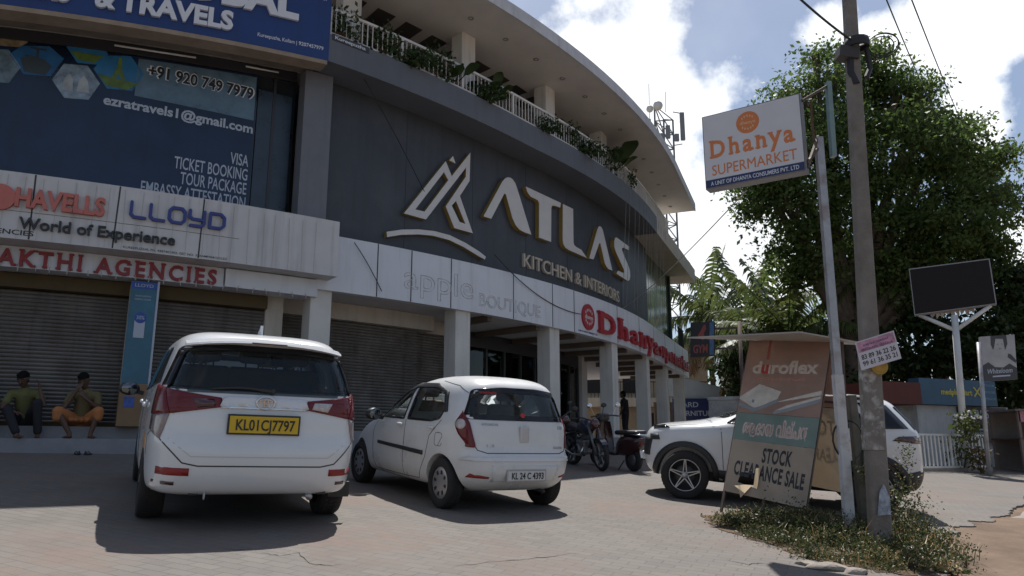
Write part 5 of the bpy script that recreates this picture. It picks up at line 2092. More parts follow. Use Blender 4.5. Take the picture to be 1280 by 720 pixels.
sub(mb, 'small_lettering', mat('dull red print', (.52, .25, .20), .6), up_)
M_mw = mat('mattress white', (.62, .57, .50), .7, var=.15, vscale=8)
M_mg = mat('mattress grey', (.28, .29, .30), .7, var=.15)
mb = MB()
mb.prism([(.0, .60), (.22, .69), (.50, .645), (.46, .585), (.20, .53), (.0, .585)], fr, .001, .002)
mb.prism([(.42, .57), (.98, .63), (.98, .66), (.60, .60)], fr, .001, .0022)
mb.prism([(.45, .52), (.70, .55), (.98, .60), (.98, .625), (.60, .56)], fr, .001, .0024)
sub(mb, 'mattress_picture', M_mw, up_)
mb = MB()
mb.prism([(0, .565), (.0, .54), (.22, .505), (.48, .575), (.48, .60), (.22, .53)], fr, .0026, .0034)
mb.prism([(.42, .51), (.62, .545), (.98, .61), (.98, .585), (.62, .52), (.46, .5)], fr, .0026, .0036)
mb.prism([(.16, .565), (.19, .565), (.19, .585), (.16, .585)], fr, .0026, .004)
sub(mb, 'mattress_edge', M_mg, up_)
mb = MB()
mb.text('ആദായ വില്പന', fr, .10, .365, .085, .80, .001, .055, w0=.001)
sub(mb, 'script_outline', mat('cream outline', (.56, .50, .43), .6), te_)
mb = MB()
mb.text('ആദായ വില്പന', fr, .12, .368, .078, .76, .001, .012, w0=.0025)
sub(mb, 'script_lettering', mat('washed red print', (.52, .34, .29), .6), te_)
M_bk = mat('banner black', (.03, .028, .03), .6)
for t, u, v, w in (('STOCK', .40, .205, .36), ('CLEARANCE SALE', .08, .09, .86)):
    mb = MB()
    mb.text(t, lambda a, b, c=0.0: fr(a, b - .02 * (a - .08) * (t != 'STOCK') + (.02 if t != 'STOCK' else 0) , c), u, v, .085, w, .001, .045, w0=.001, space=1.1)
    sub(mb, 'sale_lettering', M_bk, lo_)
# second sheet behind, seen from its back
f2 = quad_map(at(988, 602, 10.5), at(1064, 618, 9.75), at(1054, 424, 9.98), at(985, 424, 10.52))
mb = MB()
for v0, v1 in ((0, .2), (.2, .52), (.52, .53),):
    pass
rect(mb, f2, 0, 1, .0, .53, -.004, 0)
b2 = child(mb, 'rear_sheet', M_bn3, BN)
mb = MB()
rect(mb, f2, 0, 1, .62, 1, -.004, 0)
rect(mb, f2, 0, 1, .535, .61, -.004, -.001)
child(mb, 'rear_salmon_sheet', M_bn1, BN)
fm = lambda u, v, w=0.0: f2(1 - u, v, w)
for t, u, v in (('STOCK', .1, .36), ('CLEARANCE', -.3, .20)):
    mb = MB()
    mb.text(t, fm, .1, v, .09, .75 if t == 'STOCK' else .95, .001, .02, w0=.001)
    sub(mb, 'mirrored_lettering', mat('show through print', (.27, .20, .13), .6), b2)
mb = MB()
for a, b in ((fr(.0, -.12, -.03), fr(0, 1, -.03)), (fr(.5, -.08, -.03), fr(.5, 1, -.03)), (fr(1, 0, -.03), fr(1, 1, -.03)), (fr(0, .02, -.03), fr(1, .02, -.03)), (fr(0, .99, -.03), fr(1, .99, -.03)), (fr(0, .5, -.03), fr(1, .5, -.03))):
    mb.bar(a, b, .03)
for a, b in ((f2(0, -.12, .03), f2(0, 1, .03)), (f2(1, -.1, .03), f2(1, 1, .03)), (f2(0, .57, .03), f2(1, .57, .03)), (f2(0, 1, .03), f2(1, 1, .03)), (f2(.25, -.15, .03), f2(.35, .6, .03))):
    mb.bar(a, b, .03)
mb.bar(fr(0, .99, -.03), f2(0, 1, .03), .03)
mb.bar(fr(1, .99, -.03), f2(1, 1, .03), .03)
frm = child(mb, 'frame', M_rust, BN)
for o_ in (frm,):
    pass
# thin roof sheet
vs = [at(858, 423, 10.0), at(1000, 416, 9.1), at(1092, 432, 10.1), at(955, 426, 11.0)]
rf = MB()
rf.add(vs + [v + Vector((0, 0, .018)) for v in vs], [(3, 2, 1, 0), (4, 5, 6, 7), (0, 1, 5, 4), (1, 2, 6, 5), (2, 3, 7, 6), (3, 0, 4, 7)])
child(rf, 'sheet_roof', mat('plywood sheet', (.36, .33, .30), .7, var=.15), BN)

# ------------------------------------------------------------------ things beyond the forecourt on the right
FN = thing('railing', 'low white metal railing with thin upright bars beside the blue shop', 'fence', ground_at(1195, 588))
a, b = ground_at(1112, 589), ground_at(1237, 589)
a.z = b.z = (a.z + b.z) / 2
mb = MB()
N_ = 26
for i in range(N_ + 1):
    p = a + (b - a) * i / N_
    mb.bar(p + Vector((0, 0, .02)), p + Vector((0, 0, .9)), .03 if i % 8 else .05)
child(mb, 'upright_bars', M_steel, FN)
mb = MB()
for h in (.92, .1):
    mb.bar(a + Vector((0, 0, h)), b + Vector((0, 0, h)), .05)
child(mb, 'rails', M_steel, FN)
mb = MB()
mb.bar(a + Vector((0, .03, .02)), b + Vector((0, .03, .02)), .22, .12)
child(mb, 'plinth', mat('stone plinth', (.26, .22, .18), .9, var=.2), FN)

KS = thing('kiosk_shop', 'low pale shop with a blue signboard and a dark VENUS board behind the white railing', 'shop', (13.3, 23.2, -.45))
k0 = Vector((11.75, 22.3, 0))
k1 = Vector((15.35, 23.8, 0))
fk = frame((k0.x, k0.y, -.45), k1 - k0, (0, 0, 1))
kw = (k1 - k0).length
mb = MB()
mb.prism([(0, 0), (kw, 0), (kw, 1.79), (0, 1.79)], fk, -2.6, 0)
child(mb, 'wall', mat('stained white wall', (.46, .47, .48), .85, var=.12, stain=((.27, .26, .25), .7), sscale=1.5, streak=.4), KS)
mb = MB()
mb.prism([(-.1, 1.80), (kw * .80, 1.80), (kw * .80, 2.55), (-.1, 2.55)], fk, -.12, .25)
sg = child(mb, 'signboard', mat('cyan blue vinyl', (.026, .085, .15), .5, var=.2, vscale=1.5, streak=.3), KS)
mb = MB()
mb.text('medplusMart', fk, .75, 2.1, .17, 1.3, .01, .03, w0=.251)
stroke(mb, [(2.15, 2.08), (2.4, 2.33)], .05, fk, .251, .262)
stroke(mb, [(2.15, 2.33), (2.4, 2.08)], .05, fk, .251, .264)
sub(mb, 'yellow_lettering', mat('yellow print', (.50, .42, .05), .5), sg)
mb = MB()
for k in range(3):
    mb.text('OPTICALS & CLINIC', fk, kw * .66, 2.38 - .2 * k, .07, .5, .004, .01, w0=.251)
sub(mb, 'side_lettering', mat('pale blue print', (.22, .36, .46), .5), sg)
mb = MB()
mb.prism([(1.62, .72), (3.75, .72), (3.75, 1.77), (1.62, 1.77)], fk, .01, .06)
vb = child(mb, 'dark_board', mat('maroon board', (.045, .02, .03), .5, var=.3), KS)
mb = MB()
mb.text('VENUS', fk, 2.05, 1.45, .24, .85, .01, .03, w0=.061, italic=.2)
for k in range(4):
    mb.prism([(1.85, 1.2 - .11 * k), (2.7 - .1 * (k % 2), 1.2 - .11 * k), (2.7 - .1 * (k % 2), 1.24 - .11 * k), (1.85, 1.24 - .11 * k)], fk, .061, .066)
sub(mb, 'white_lettering', M_prt, vb)
mb = MB()
for k in range(3):
    mb.prism(circle(1.75 + .12 * k, 1.55, .045, 12), fk, .061, .066)
mb.prism([(3.2, .78), (3.5, .8), (3.45, 1.3), (3.3, 1.4), (3.15, 1.2)], fk, .061, .066)
sub(mb, 'pink_print', mat('pink figure print', (.35, .10, .16), .5, var=.3, vscale=6), vb)
mb = MB()
mb.prism([(-1.75, 1.78), (-.12, 1.78), (-.12, 2.4), (-1.75, 2.4)], fk, -.9, .3)
child(mb, 'red_awning', mat('orange red awning', (.10, .022, .016), .7, var=.15), KS)

# LED board on a Y shaped post
lb_ = ground_at(1208, 575)
LY = 20.6
LD = thing('led_board', 'dark blank LED display board on a white Y-shaped post', 'display', at(1208, 583, LY))
fl = quad_map(at(1143, 394, LY + .5), at(1246, 380, LY - .5), at(1237, 323, LY - .5), at(1136, 336, LY + .5))
mb = MB()
rect(mb, fl, 0, 1, 0, 1, -.25, 0)
cab = child(mb, 'cabinet', mat('cabinet grey', (.30, .30, .31), .5), LD)
mb = MB()
rect(mb, fl, .012, .986, .02, .975, .001, .012)
sub(mb, 'screen', mat('unlit led face', (.022, .020, .021), .75, spec=.2), cab)
mb = MB()
foot, neck = at(1208, 585, LY), at(1193, 394, LY)
mb.tube([foot - Vector((0, 0, .2)), neck], .085, 12)
child(mb, 'post', M_steel, LD)
for e in (fl(.06, 0, -.1), fl(.93, 0, -.1)):
    mb = MB()
    mb.tube([at(1194.5, 413, LY), e], .055, 8)
    child(mb, 'brace', M_steel, LD)
mb = MB()
for k in range(9):
    u = .2 + .06 * k
    mb.prism([(u, 0), (u + .06, 0), (u + .05, -.05 - .08 * rnd.random()), (u + .01, -.04 - .09 * rnd.random())], fl, -.12 - .01 * k, -.115 - .01 * k)
child(mb, 'torn_lining', mat('torn lining', (.40, .33, .28), .8, var=.3, vscale=6), LD)

# portrait poster sign
PY = 19.3
PT = thing('poster_sign', 'black and white portrait poster sign on a thin leaning post near the right edge', 'sign', at(1236, 592, PY))
fp2 = quad_map(at(1228, 477, PY), at(1272, 474, PY - .1), at(1268, 418, PY - .1), at(1225, 421, PY))
mb = MB()
rect(mb, fp2, 0, 1, 0, 1, -.08, 0)
pb_ = child(mb, 'board', mat('pale grey print', (.36, .36, .37), .5, var=.15, vscale=3), PT)
mb = MB()
mb.prism([(.30, 1), (.76, 1), (.78, .80), (.70, .66), (.68, .78), (.66, .92), (.44, .93), (.40, .78), (.36, .68), (.30, .80)], fp2, .002, .004)
mb.prism([(0, .34), (.2, .42), (.38, .30), (.62, .28), (.8, .36), (1, .25), (1, .0), (0, .0)], fp2, .002, .0045)
mb.prism([(.76, .50), (.98, .36), (1, .42), (.86, .56), (.78, .58)], fp2, .002, .005)
mb.prism([(.46, .80), (.50, .815), (.53, .80)], fp2, .002, .0045)
mb.prism([(.58, .80), (.61, .815), (.64, .80)], fp2, .002, .0045)
mb.prism([(.52, .70), (.55, .712), (.59, .70), (.55, .688)], fp2, .002, .0045)
sub(mb, 'dark_print', mat('dark grey print', (.055, .055, .06), .5), pb_)
mb = MB()
mb.text('Whiteloom', fp2, .5, .16, .11, .72, .002, .01, 'C', w0=.005, italic=.2)
mb.prism([(.3, .08), (.8, .08), (.8, .11), (.3, .11)], fp2, .0046, .006)
sub(mb, 'lettering', M_prt, pb_)
mb = MB()
mb.tube([at(1237, 596, PY), at(1223, 428, PY)], .05, 10)
child(mb, 'post', M_galv, PT)

# stall at the right edge
SL = thing('roadside_stall', 'small pinkish roadside stall with a dark counter opening at the far right edge', 'stall', (13.9, 20.9, -.5))
c = Vector((14.6, 21.6, -.5))
for dx, dy in ((-.8, -.6), (.9, -.6), (-.8, .6), (.9, .6)):
    mb = MB()
    mb.bar(c + Vector((dx, dy, 0)), c + Vector((dx, dy, 1.6)), .07)
    child(mb, 'corner_post', mat('stall post', (.20, .15, .13), .8), SL)
mb = MB()
mb.box(c + Vector((.05, -.6, .42)), (1.66, .04, .8))
child(mb, 'front_panel', mat('faded pink panel', (.33, .15, .15), .7, var=.3, vscale=4), SL)
mb = MB()
mb.box(c + Vector((.05, 0, .86)), (1.8, 1.3, .04))
child(mb, 'counter', M_rust, SL)
mb = MB()
mb.box(c + Vector((.05, 0, 1.62)), (2.0, 1.5, .05))
mb.box(c + Vector((.05, .6, .8)), (1.7, .03, 1.6))  # back sheet added to keep the inside of the stall dark
child(mb, 'canopy_and_back', mat('stall sheet', (.16, .14, .13), .7, var=.2), SL)
mb = MB()
mb.box(c + Vector((.05, -.61, 1.45)), (1.7, .05, .3))
child(mb, 'sign_strip', mat('pink strip', (.42, .20, .24), .6, var=.2), SL)
bx = thing('packet_box', 'small yellow packet box on the counter of the pinkish stall', 'box', c + Vector((-.1, -.35, .88)))
mb = MB()
mb.box(c + Vector((-.1, -.35, .98)), (.35, .22, .2), bev=.01)
mb.box(c + Vector((-.1, -.35, 1.085)), (.36, .23, .012), bev=.003)
child(mb, 'carton', mat('yellow carton', (.45, .36, .04), .6, var=.2, vscale=10), bx)

# compound wall behind the SUV
CW = MB()
a, b = Vector((6.2, 24.2, 0)), Vector((11.7, 22.4, 0))
fw = frame((a.x, a.y, -.3), b - a, (0, 0, 1))
CW.prism([(0, 0), ((b - a).length, 0), ((b - a).length, 1.9), (0, 1.9)], fw, -.15, 0)
CW.prism([(-.03, 1.9), ((b - a).length + .03, 1.9), ((b - a).length + .03, 2.0), (-.03, 2.0)], fw, -.19, .04)
tag(CW.build('compound_wall', mat('grey compound wall', (.34, .34, .34), .9, var=.15, stain=((.14, .14, .13), .8), sscale=1.4, streak=.5)), 'grey stained compound wall with a coping behind the compact SUV', 'wall')

# neighbour building seen past the pillars
NBD = thing('neighbour_building', 'beige two-storey building with a barred balcony seen past the white pillars', 'building', (8, 46, 0))
mb = MB()
mb.box((7.2, 47, 3.0), (8.5, 5, 7.0))
child(mb, 'wall', mat('beige neighbour wall', (.50, .43, .33), .85, var=.1, streak=.3), NBD)
mb = MB()
mb.box((7.0, 43.9, 2.75), (8.7, 1.2, .5))
child(mb, 'balcony', mat('cream balcony', (.58, .53, .45), .8, var=.08, streak=.3), NBD)
mb = MB()
for i in range(40):
    mb.bar((2.8 + i * .21, 43.4, 3.0), (2.8 + i * .21, 43.4, 3.9), .03)
mb.bar((2.7, 43.4, 3.9), (11.2, 43.4, 3.9), .05)
child(mb, 'balcony_railing', M_black, NBD)
for x in (4.9, 7.2, 9.4):
    mb = MB()
    mb.box((x, 44.46, 4.0), (1.5, .1, 1.3))
    child(mb, 'window', M_black, NBD)
for x, w in ((5.6, .9), (8.2, 1.5)):
    mb = MB()
    mb.box((x, 44.46, 1.2), (w, .1, 2.0))
    child(mb, 'door', mat('dark doorway', (.03, .028, .026), .7), NBD)
SHD = thing('sheet_shed', 'pale blue sheet-roofed shed with a blue board between the pillars and the palms', 'shed', (8.9, 38, 0))
mb = MB()
vs = [Vector(v) for v in ((7.2, 36, 3.6), (11.4, 36, 2.55), (11.4, 40, 2.75), (7.2, 40, 3.8))]
mb.add(vs + [v + Vector((0, 0, .06)) for v in vs], [(3, 2, 1, 0), (4, 5, 6, 7), (0, 1, 5, 4), (1, 2, 6, 5), (2, 3, 7, 6), (3, 0, 4, 7)])
vs2 = [Vector(v) for v in ((7.2, 35.98, 2.6), (11.4, 35.98, 1.95), (11.4, 35.98, 2.55), (7.2, 35.98, 3.6))]
mb.add(vs2 + [v + Vector((0, .05, 0)) for v in vs2], [(0, 1, 2, 3), (7, 6, 5, 4), (0, 4, 5, 1), (1, 5, 6, 2), (2, 6, 7, 3), (3, 7, 4, 0)])
child(mb, 'sheet_roof', mat('pale sheet', (.42, .48, .54), .6, var=.08), SHD)
mb = MB()
f = frame((7.5, 35.9, 1.5), (1, 0, 0), (0, 0, 1))
mb.prism([(0, 0), (2.2, 0), (2.2, .95), (0, .95)], f, 0, .06)
bo = child(mb, 'board', mat('deep blue board', (.02, .03, .12), .5), SHD)
mb = MB()
mb.text('YARD', f, .2, .55, .24, 1.0, .01, .02, w0=.061)
mb.text('FURNITURE', f, .2, .15, .24, 1.8, .01, .02, w0=.061)
sub(mb, 'board_lettering', M_prt, bo)
mb = MB()
mb.box((9.3, 39.5, 1.0), (4, .2, 3))
child(mb, 'rear_wall', mat('shed wall', (.16, .13, .10), .9), SHD)
for x in (7.4, 9.3, 11.2):
    mb = MB()
    mb.bar((x, 36.3, -.5), (x, 36.3, 2.6), .12)
    child(mb, 'post', M_rust, SHD)
# projecting gym sign at the far end of the building
GY = thing('projecting_sign', 'dark projecting sign with a red figure and the letters GYM beside the palms', 'sign', (7.0, 26.6, 3.6))
fg = quad_map(at(863, 446, 26.6), at(893, 444, 26.3), at(893, 402, 26.3), at(863, 403, 26.6))
mb = MB()
rect(mb, fg, 0, 1, 0, 1, -.2, 0)
gb = child(mb, 'board', mat('black print', (.018, .018, .022), .5), GY)
mb = MB()
mb.text('GYM', fg, .42, .1, .24, .6, .01, .04, 'C', w0=.001)
mb.prism([(.3, .6), (.42, .72), (.55, .9), (.62, .92), (.66, .8), (.56, .66), (.62, .5), (.5, .45), (.42, .55)], fg, .001, .01)
sub(mb, 'red_print', mat('red figure print', (.30, .06, .05), .5), gb)
mb = MB()
rect(mb, fg, .80, .98, .02, .98, .001, .012)
sub(mb, 'blue_strip', mat('blue strip', (.07, .15, .28), .5, var=.3, vscale=5), gb)
mb = MB()
mb.bar(fg(1.0, .2, -.1), fg(2.0, .2, -.1), .06)
mb.bar(fg(1.0, .8, -.1), fg(2.0, .8, -.1), .06)
mb.tube([fg(2.0, -.2, -.1) - Vector((0, 0, 4.4)), fg(2.0, 1.0, -.1)], .07, 10)
child(mb, 'bracket', M_rust, GY)
mb = MB()
for s in lin(8.05, 9.3, 7):
    mb.bar(bp(s, -.2, 4.4), bp(s, -.2, 5.5), .03)
mb.bar(bp(8.0, -.2, 5.5), bp(9.4, -.2, 5.5), .05)
mb.bar(bp(8.0, -.2, 4.55), bp(9.4, -.2, 4.55), .05)
to_local(mb.build('end_railing', M_black, bld))

# telecom mast behind the roof
TY = 46
TW = thing('telecom_mast', 'grey lattice telecom mast with dishes and panel antennas rising behind the roof', 'mast', at(832, 420, TY))
legs = []
mb = MB()
t0, t1 = at(818, 132, TY), at(841, 150, TY)
b0, b1 = at(826, 420, TY), at(852, 420, TY)
tm, bm_ = (t0 + t1) / 2 + Vector((.2, 1.0, 0)), (b0 + b1) / 2 + Vector((.2, 1.2, 0))
L3 = ((b0, t0), (b1, t1), (bm_, tm))
for a, b in L3:
    mb.tube([a, b], .06, 6)
NS = 14
for i in range(NS):
    for k in range(3):
        a0, a1 = L3[k]
        c0_, c1_ = L3[(k + 1) % 3]
        p = a0 + (a1 - a0) * i / NS
        q = c0_ + (c1_ - c0_) * (i + 1) / NS
        mb.bar(p, q, .06)
        mb.bar(a0 + (a1 - a0) * (i + 1) / NS, c0_ + (c1_ - c0_) * (i + 1) / NS, .05)
child(mb, 'lattice', mat('galvanised lattice', (.17, .18, .19), .5, metal=.3), TW)
for px, py, r in ((812, 137, .22), (822, 133, .3)):
    mb = MB()
    mb.lathe([(0, 0), (r, -.02), (r, -.18), (0, -.22)], at(px, py, TY - .7), 'Y', 18)
    child(mb, 'dish', M_steel, TW)
for px, py, h in ((853, 158, 1.9), (811, 158, 1.0), (835, 165, .9), (828, 175, .9), (846, 172, .5)):
    mb = MB()
    c = at(px, py, TY - .6)
    mb.box(c, (.28, .2, h), None, bev=.04)
    mb.bar(c + Vector((0, .1, h * .3)), c + Vector((0, .6, h * .3)), .05)
    child(mb, 'panel_antenna', mat('antenna grey', (.20, .21, .22), .5), TW)
mb = MB()
mb.bar(at(841, 140, TY), at(853, 142, TY), .05)
mb.bar(at(841, 182, TY), at(853, 180, TY), .05)
mb.tube([at(812, 150, TY), at(811, 105, TY)], .02, 5)
mb.tube([at(832, 140, TY), at(832, 115, TY)], .02, 5)
child(mb, 'antenna_arms', M_galv, TW)
# ------------------------------------------------------------------ two-wheelers
M_maroon = mat('maroon scooter paint', (.035, .009, .011), .3, coat=.7, spec=.5)
M_engine = mat('engine grey', (.16, .16, .165), .45, metal=.5, var=.2)
M_bikeb = mat('bike dark blue', (.02, .025, .05), .3, coat=.6)
def spoked(root, x, r, w, name='wheel', rim=.7, solid=False):
    mb = MB()
    mb.lathe([(r * .78, -w * .45), (r * .93, -w * .5), (r, -w * .2), (r, w * .2), (r * .93, w * .5), (r * .78, w * .45), (r * .78, -w * .45)], (x, 0, r), 'Y', 28)
    o = mb.build(name, M_tyre, root)
    mb = MB()
    mb.lathe([(r * .74, -w * .35), (r * .79, -w * .4), (r * .79, w * .4), (r * .74, w * .35), (r * .74, -w * .35)], (x, 0, r), 'Y', 28)
    for k in range(6):
        a = k * math.pi / 3
        mb.bar((x, 0, r), (x + math.cos(a) * r * .76, 0, r + math.sin(a) * r * .76), .03, .03, up=(0, 1, 0))
    mb.lathe([(.05, -.06), (.05, .06)], (x, 0, r), 'Y', 14)
    mb.build('rim', M_engine, o)
    return o
def place2(root, x, y, yaw, lean=0.0):
    place_car(root, x, y, yaw)
    root.matrix_world = root.matrix_world @ Matrix.Rotation(lean, 4, 'X')
def motorcycle(x, y, yaw, label, body):
    root = thing('motorcycle', label, 'motorcycle')
    spoked(root, 0, .3, .10)
    spoked(root, 1.27, .3, .085)
    mb = MB()
    mb.tube([(1.27, -.09, .3), (1.05, -.09, .85)], .028, 8)
    mb.tube([(1.27, .09, .3), (1.05, .09, .85)], .028, 8)
    mb.bar((1.06, -.1, .84), (1.06, .1, .84), .05)
    mb.build('front_fork', M_engine, root)
    mb = MB()
    mb.tube([(1.0, -.36, 1.0), (1.05, -.2, 1.02), (1.03, 0, .93), (1.05, .2, 1.02), (1.0, .36, 1.0)], .014, 8)
    for s in (-1, 1):
        mb.tube([(1.0, .3 * s, 1.0), (.93, .37 * s, 1.0)], .022, 8)
        mb.tube([(1.03, .24 * s, 1.02), (1.0, .3 * s, 1.18)], .008, 6)
        mb.ball((.99, .31 * s, 1.2), .055, 10, 8, (.4, 1.2, .8))
    mb.build('handlebar', M_plast, root)
    mb = MB()
    mb.ball((1.16, 0, .88), .10, 14, 10, (.8, 1, 1.05))
    mb.build('headlight', M_lsmoke, root)
    mb = MB()
    n = 9
    prev = []
    for i in range(n):
        t = i / (n - 1)
        xx = .50 + .52 * t
        prev.append((xx, 0, .76 + .06 * math.sin(t * 2.6)))
    mb.tube(prev, [.07, .11, .135, .15, .155, .15, .135, .11, .07], 14)
    mb.build('fuel_tank', body, root)
    mb = MB()
    mb.box((.22, 0, .78), (.68, .24, .09), Matrix.Rotation(R_(6), 3, 'Y'), bev=.04)
    mb.build('seat', M_plast, root)
    mb = MB()
    mb.box((-.2, 0, .74), (.34, .16, .14), Matrix.Rotation(R_(14), 3, 'Y'), bev=.04)
    mb.build('tail_fairing', body, root)
    mb = MB()
    mb.box((-.36, 0, .74), (.03, .13, .07), None, bev=.01)
    mb.build('tail_lamp', M_lred, root)
    mb = MB()
    mb.box((.62, 0, .42), (.36, .26, .3), None, bev=.05)
    mb.lathe([(.10, -.17), (.12, -.15), (.12, .15), (.10, .17)], (.56, 0, .36), 'Y', 18)
    for k in range(5):
        mb.box((.72, 0, .56 + .025 * k), (.2, .2, .012), Matrix.Rotation(R_(-20), 3, 'Y'))
    mb.build('engine', M_engine, root)
    mb = MB()
    mb.tube([(.76, -.1, .42), (.7, -.16, .28), (.4, -.18, .26), (-.1, -.17, .36), (-.3, -.17, .42)], [.025, .025, .03, .05, .05], 10)
    mb.build('exhaust', M_chrome, root)
    mb = MB()
    for s in (-1, 1):
        mb.tube([(1.0, .04 * s, .78), (.62, .09 * s, .60), (.2, .1 * s, .45), (0, .1 * s, .30)], .022, 8)
        mb.tube([(-.02, .1 * s, .32), (-.1, .11 * s, .68)], .03, 8)
        mb.tube([(-.28, .08 * s, .72), (.35, .09 * s, .68), (.9, .05 * s, .70)], .02, 8)
    mb.tube([(1.0, 0, .82), (.85, 0, .45), (.5, 0, .22)], .025, 8)
    mb.build('frame', M_black, root)
    for xx, r0, r1, a0, a1 in ((1.27, .33, .11, 40, 165), (0, .34, .14, 40, 175)):
        mb = MB()
        pts = [(xx + r0 * math.cos(R_(a)), 0, .3 + r0 * math.sin(R_(a))) for a in lin(a0, a1, 10)]
        vs, fs = [], []
        for p in pts:
            vs += [(p[0], -r1 / 2, p[2]), (p[0], r1 / 2, p[2])]
        for i in range(len(pts) - 1):
            fs.append((2 * i, 2 * i + 1, 2 * i + 3, 2 * i + 2))
        mb.add(vs, fs)
        mb.build('mudguard', body, root)
    place2(root, x, y, yaw, R_(9))
    return root
motorcycle(1.28, 16.0, R_(-70), 'dark motorcycle leaning on its stand with handlebar turned, beside the maroon scooter', M_bikeb)
motorcycle(.42, 16.9, R_(-50), 'black motorcycle half hidden behind the small hatchback', M_black)
def scooter(x, y, yaw):
    root = thing('scooter', 'dark maroon scooter seen from behind with its round mirror up', 'scooter')
    for xx in (0, 1.24):
        mb = MB()
        mb.lathe([(.12, -.05), (.21, -.055), (.225, -.02), (.225, .02), (.21, .055), (.12, .05), (.12, -.05)], (xx, 0, .225), 'Y', 26)
        w = mb.build('wheel', M_tyre, root)
        mb = MB()
        mb.lathe([(0, -.045), (.13, -.05), (.13, .05), (0, .045)], (xx, 0, .225), 'Y', 18)
        mb.build('rim', M_engine, w)
    mb = MB()
    secs = [(-.34, .60, .05, .05), (-.26, .58, .11, .10), (-.1, .52, .16, .17), (.1, .49, .17, .20), (.3, .46, .16, .19), (.42, .42, .12, .14), (.48, .38, .06, .08)]
    vs, fs = [], []
    n = 16
    for xx, z, w, h in secs:
        for k in range(n):
            a = 2 * math.pi * k / n
            vs.append((xx, w * math.copysign(abs(math.cos(a)) ** .75, math.cos(a)), z + h * math.copysign(abs(math.sin(a)) ** .75, math.sin(a))))
    for i in range(len(secs) - 1):
        for k in range(n):
            fs.append((i * n + k, i * n + (k + 1) % n, (i + 1) * n + (k + 1) % n, (i + 1) * n + k))
    fs += [tuple(range(n)), tuple(range(len(vs) - n, len(vs)))]
    mb.smooth = True
    mb.add(vs, fs)
    mb.build('rear_body', M_maroon, root)
    mb = MB()
    mb.box((.10, 0, .735), (.72, .27, .09), Matrix.Rotation(R_(3), 3, 'Y'), bev=.04)
    mb.build('seat', M_plast, root)
    mb = MB()
    mb.box((.66, 0, .30), (.48, .32, .06), None, bev=.02)
    mb.build('footboard', M_plast, root)
    mb = MB()
    vs, fs = [], []
    pr = [(.92, .28, .17), (1.0, .5, .21), (1.02, .72, .19), (.98, .9, .12)]
    m = 9
    for xx, z, w in pr:
        for k in range(m):
            u = -1 + 2 * k / (m - 1)
            vs.append((xx + .10 * (1 - u * u), u * w, z))
    for xx, z, w in pr:
        for k in range(m):
            u = -1 + 2 * k / (m - 1)
            vs.append((xx + .10 * (1 - u * u) - .05, u * w * .98, z))
    q = len(pr) * m
    for b in (0, q):
        for i in range(len(pr) - 1):
            for k in range(m - 1):
                fs.append((b + i * m + k, b + i * m + k + 1, b + (i + 1) * m + k + 1, b + (i + 1) * m + k))
    mb.smooth = True
    mb.add(vs, fs)
    mb.build('front_apron', M_maroon, root)
    mb = MB()
    mb.tube([(.94, -.34, 1.0), (1.0, -.2, 1.02), (1.02, 0, .99), (1.0, .2, 1.02), (.94, .34, 1.0)], .016, 8)
    mb.box((1.04, 0, .98), (.2, .26, .16), None, bev=.05)
    mb.build('handlebar', M_plast, root)
    for s in (-1, 1):
        mb = MB()
        mb.tube([(.99, .22 * s, 1.02), (1.0, .33 * s, 1.2)], .008, 6)
        mb.ball((.98, .35 * s, 1.23), .06, 12, 8, (.35, 1.2, .85))
        mb.build('mirror', M_chrome, root)
    mb = MB()
    mb.tube([(1.24, -.07, .225), (1.08, -.06, .6)], .025, 8)
    mb.tube([(1.24, .07, .225), (1.08, .06, .6)], .025, 8)
    mb.build('front_fork', M_engine, root)
    mb = MB()
    mb.box((-.335, 0, .56), (.03, .2, .07), Matrix.Rotation(R_(-15), 3, 'Y'), bev=.02)
    mb.build('tail_lamp', M_lred, root)
    mb = MB()
    mb.box((-.34, 0, .36), (.012, .2, .14), Matrix.Rotation(R_(15), 3, 'Y'))
    mb.build('number_plate', M_wplate, root)
    mb = MB()
    mb.tube([(-.30, -.13, .72), (-.38, 0, .72), (-.30, .13, .72), (-.1, .15, .71)], .014, 8)
    mb.build('grab_rail', M_chrome, root)
    mb = MB()
    mb.tube([(.1, -.15, .22), (-.28, -.17, .28)], [.035, .05], 10)
    mb.build('exhaust', M_engine, root)
    mb = MB()
    mb.tube([(.2, .08, .2), (.25, .2, .01)], .012, 6)
    mb.tube([(.2, -.08, .2), (.25, -.2, .01)], .012, 6)
    mb.build('centre_stand', M_black, root)
    place2(root, x, y, yaw, R_(-4))
    return root
scooter(2.36, 15.1, R_(118))

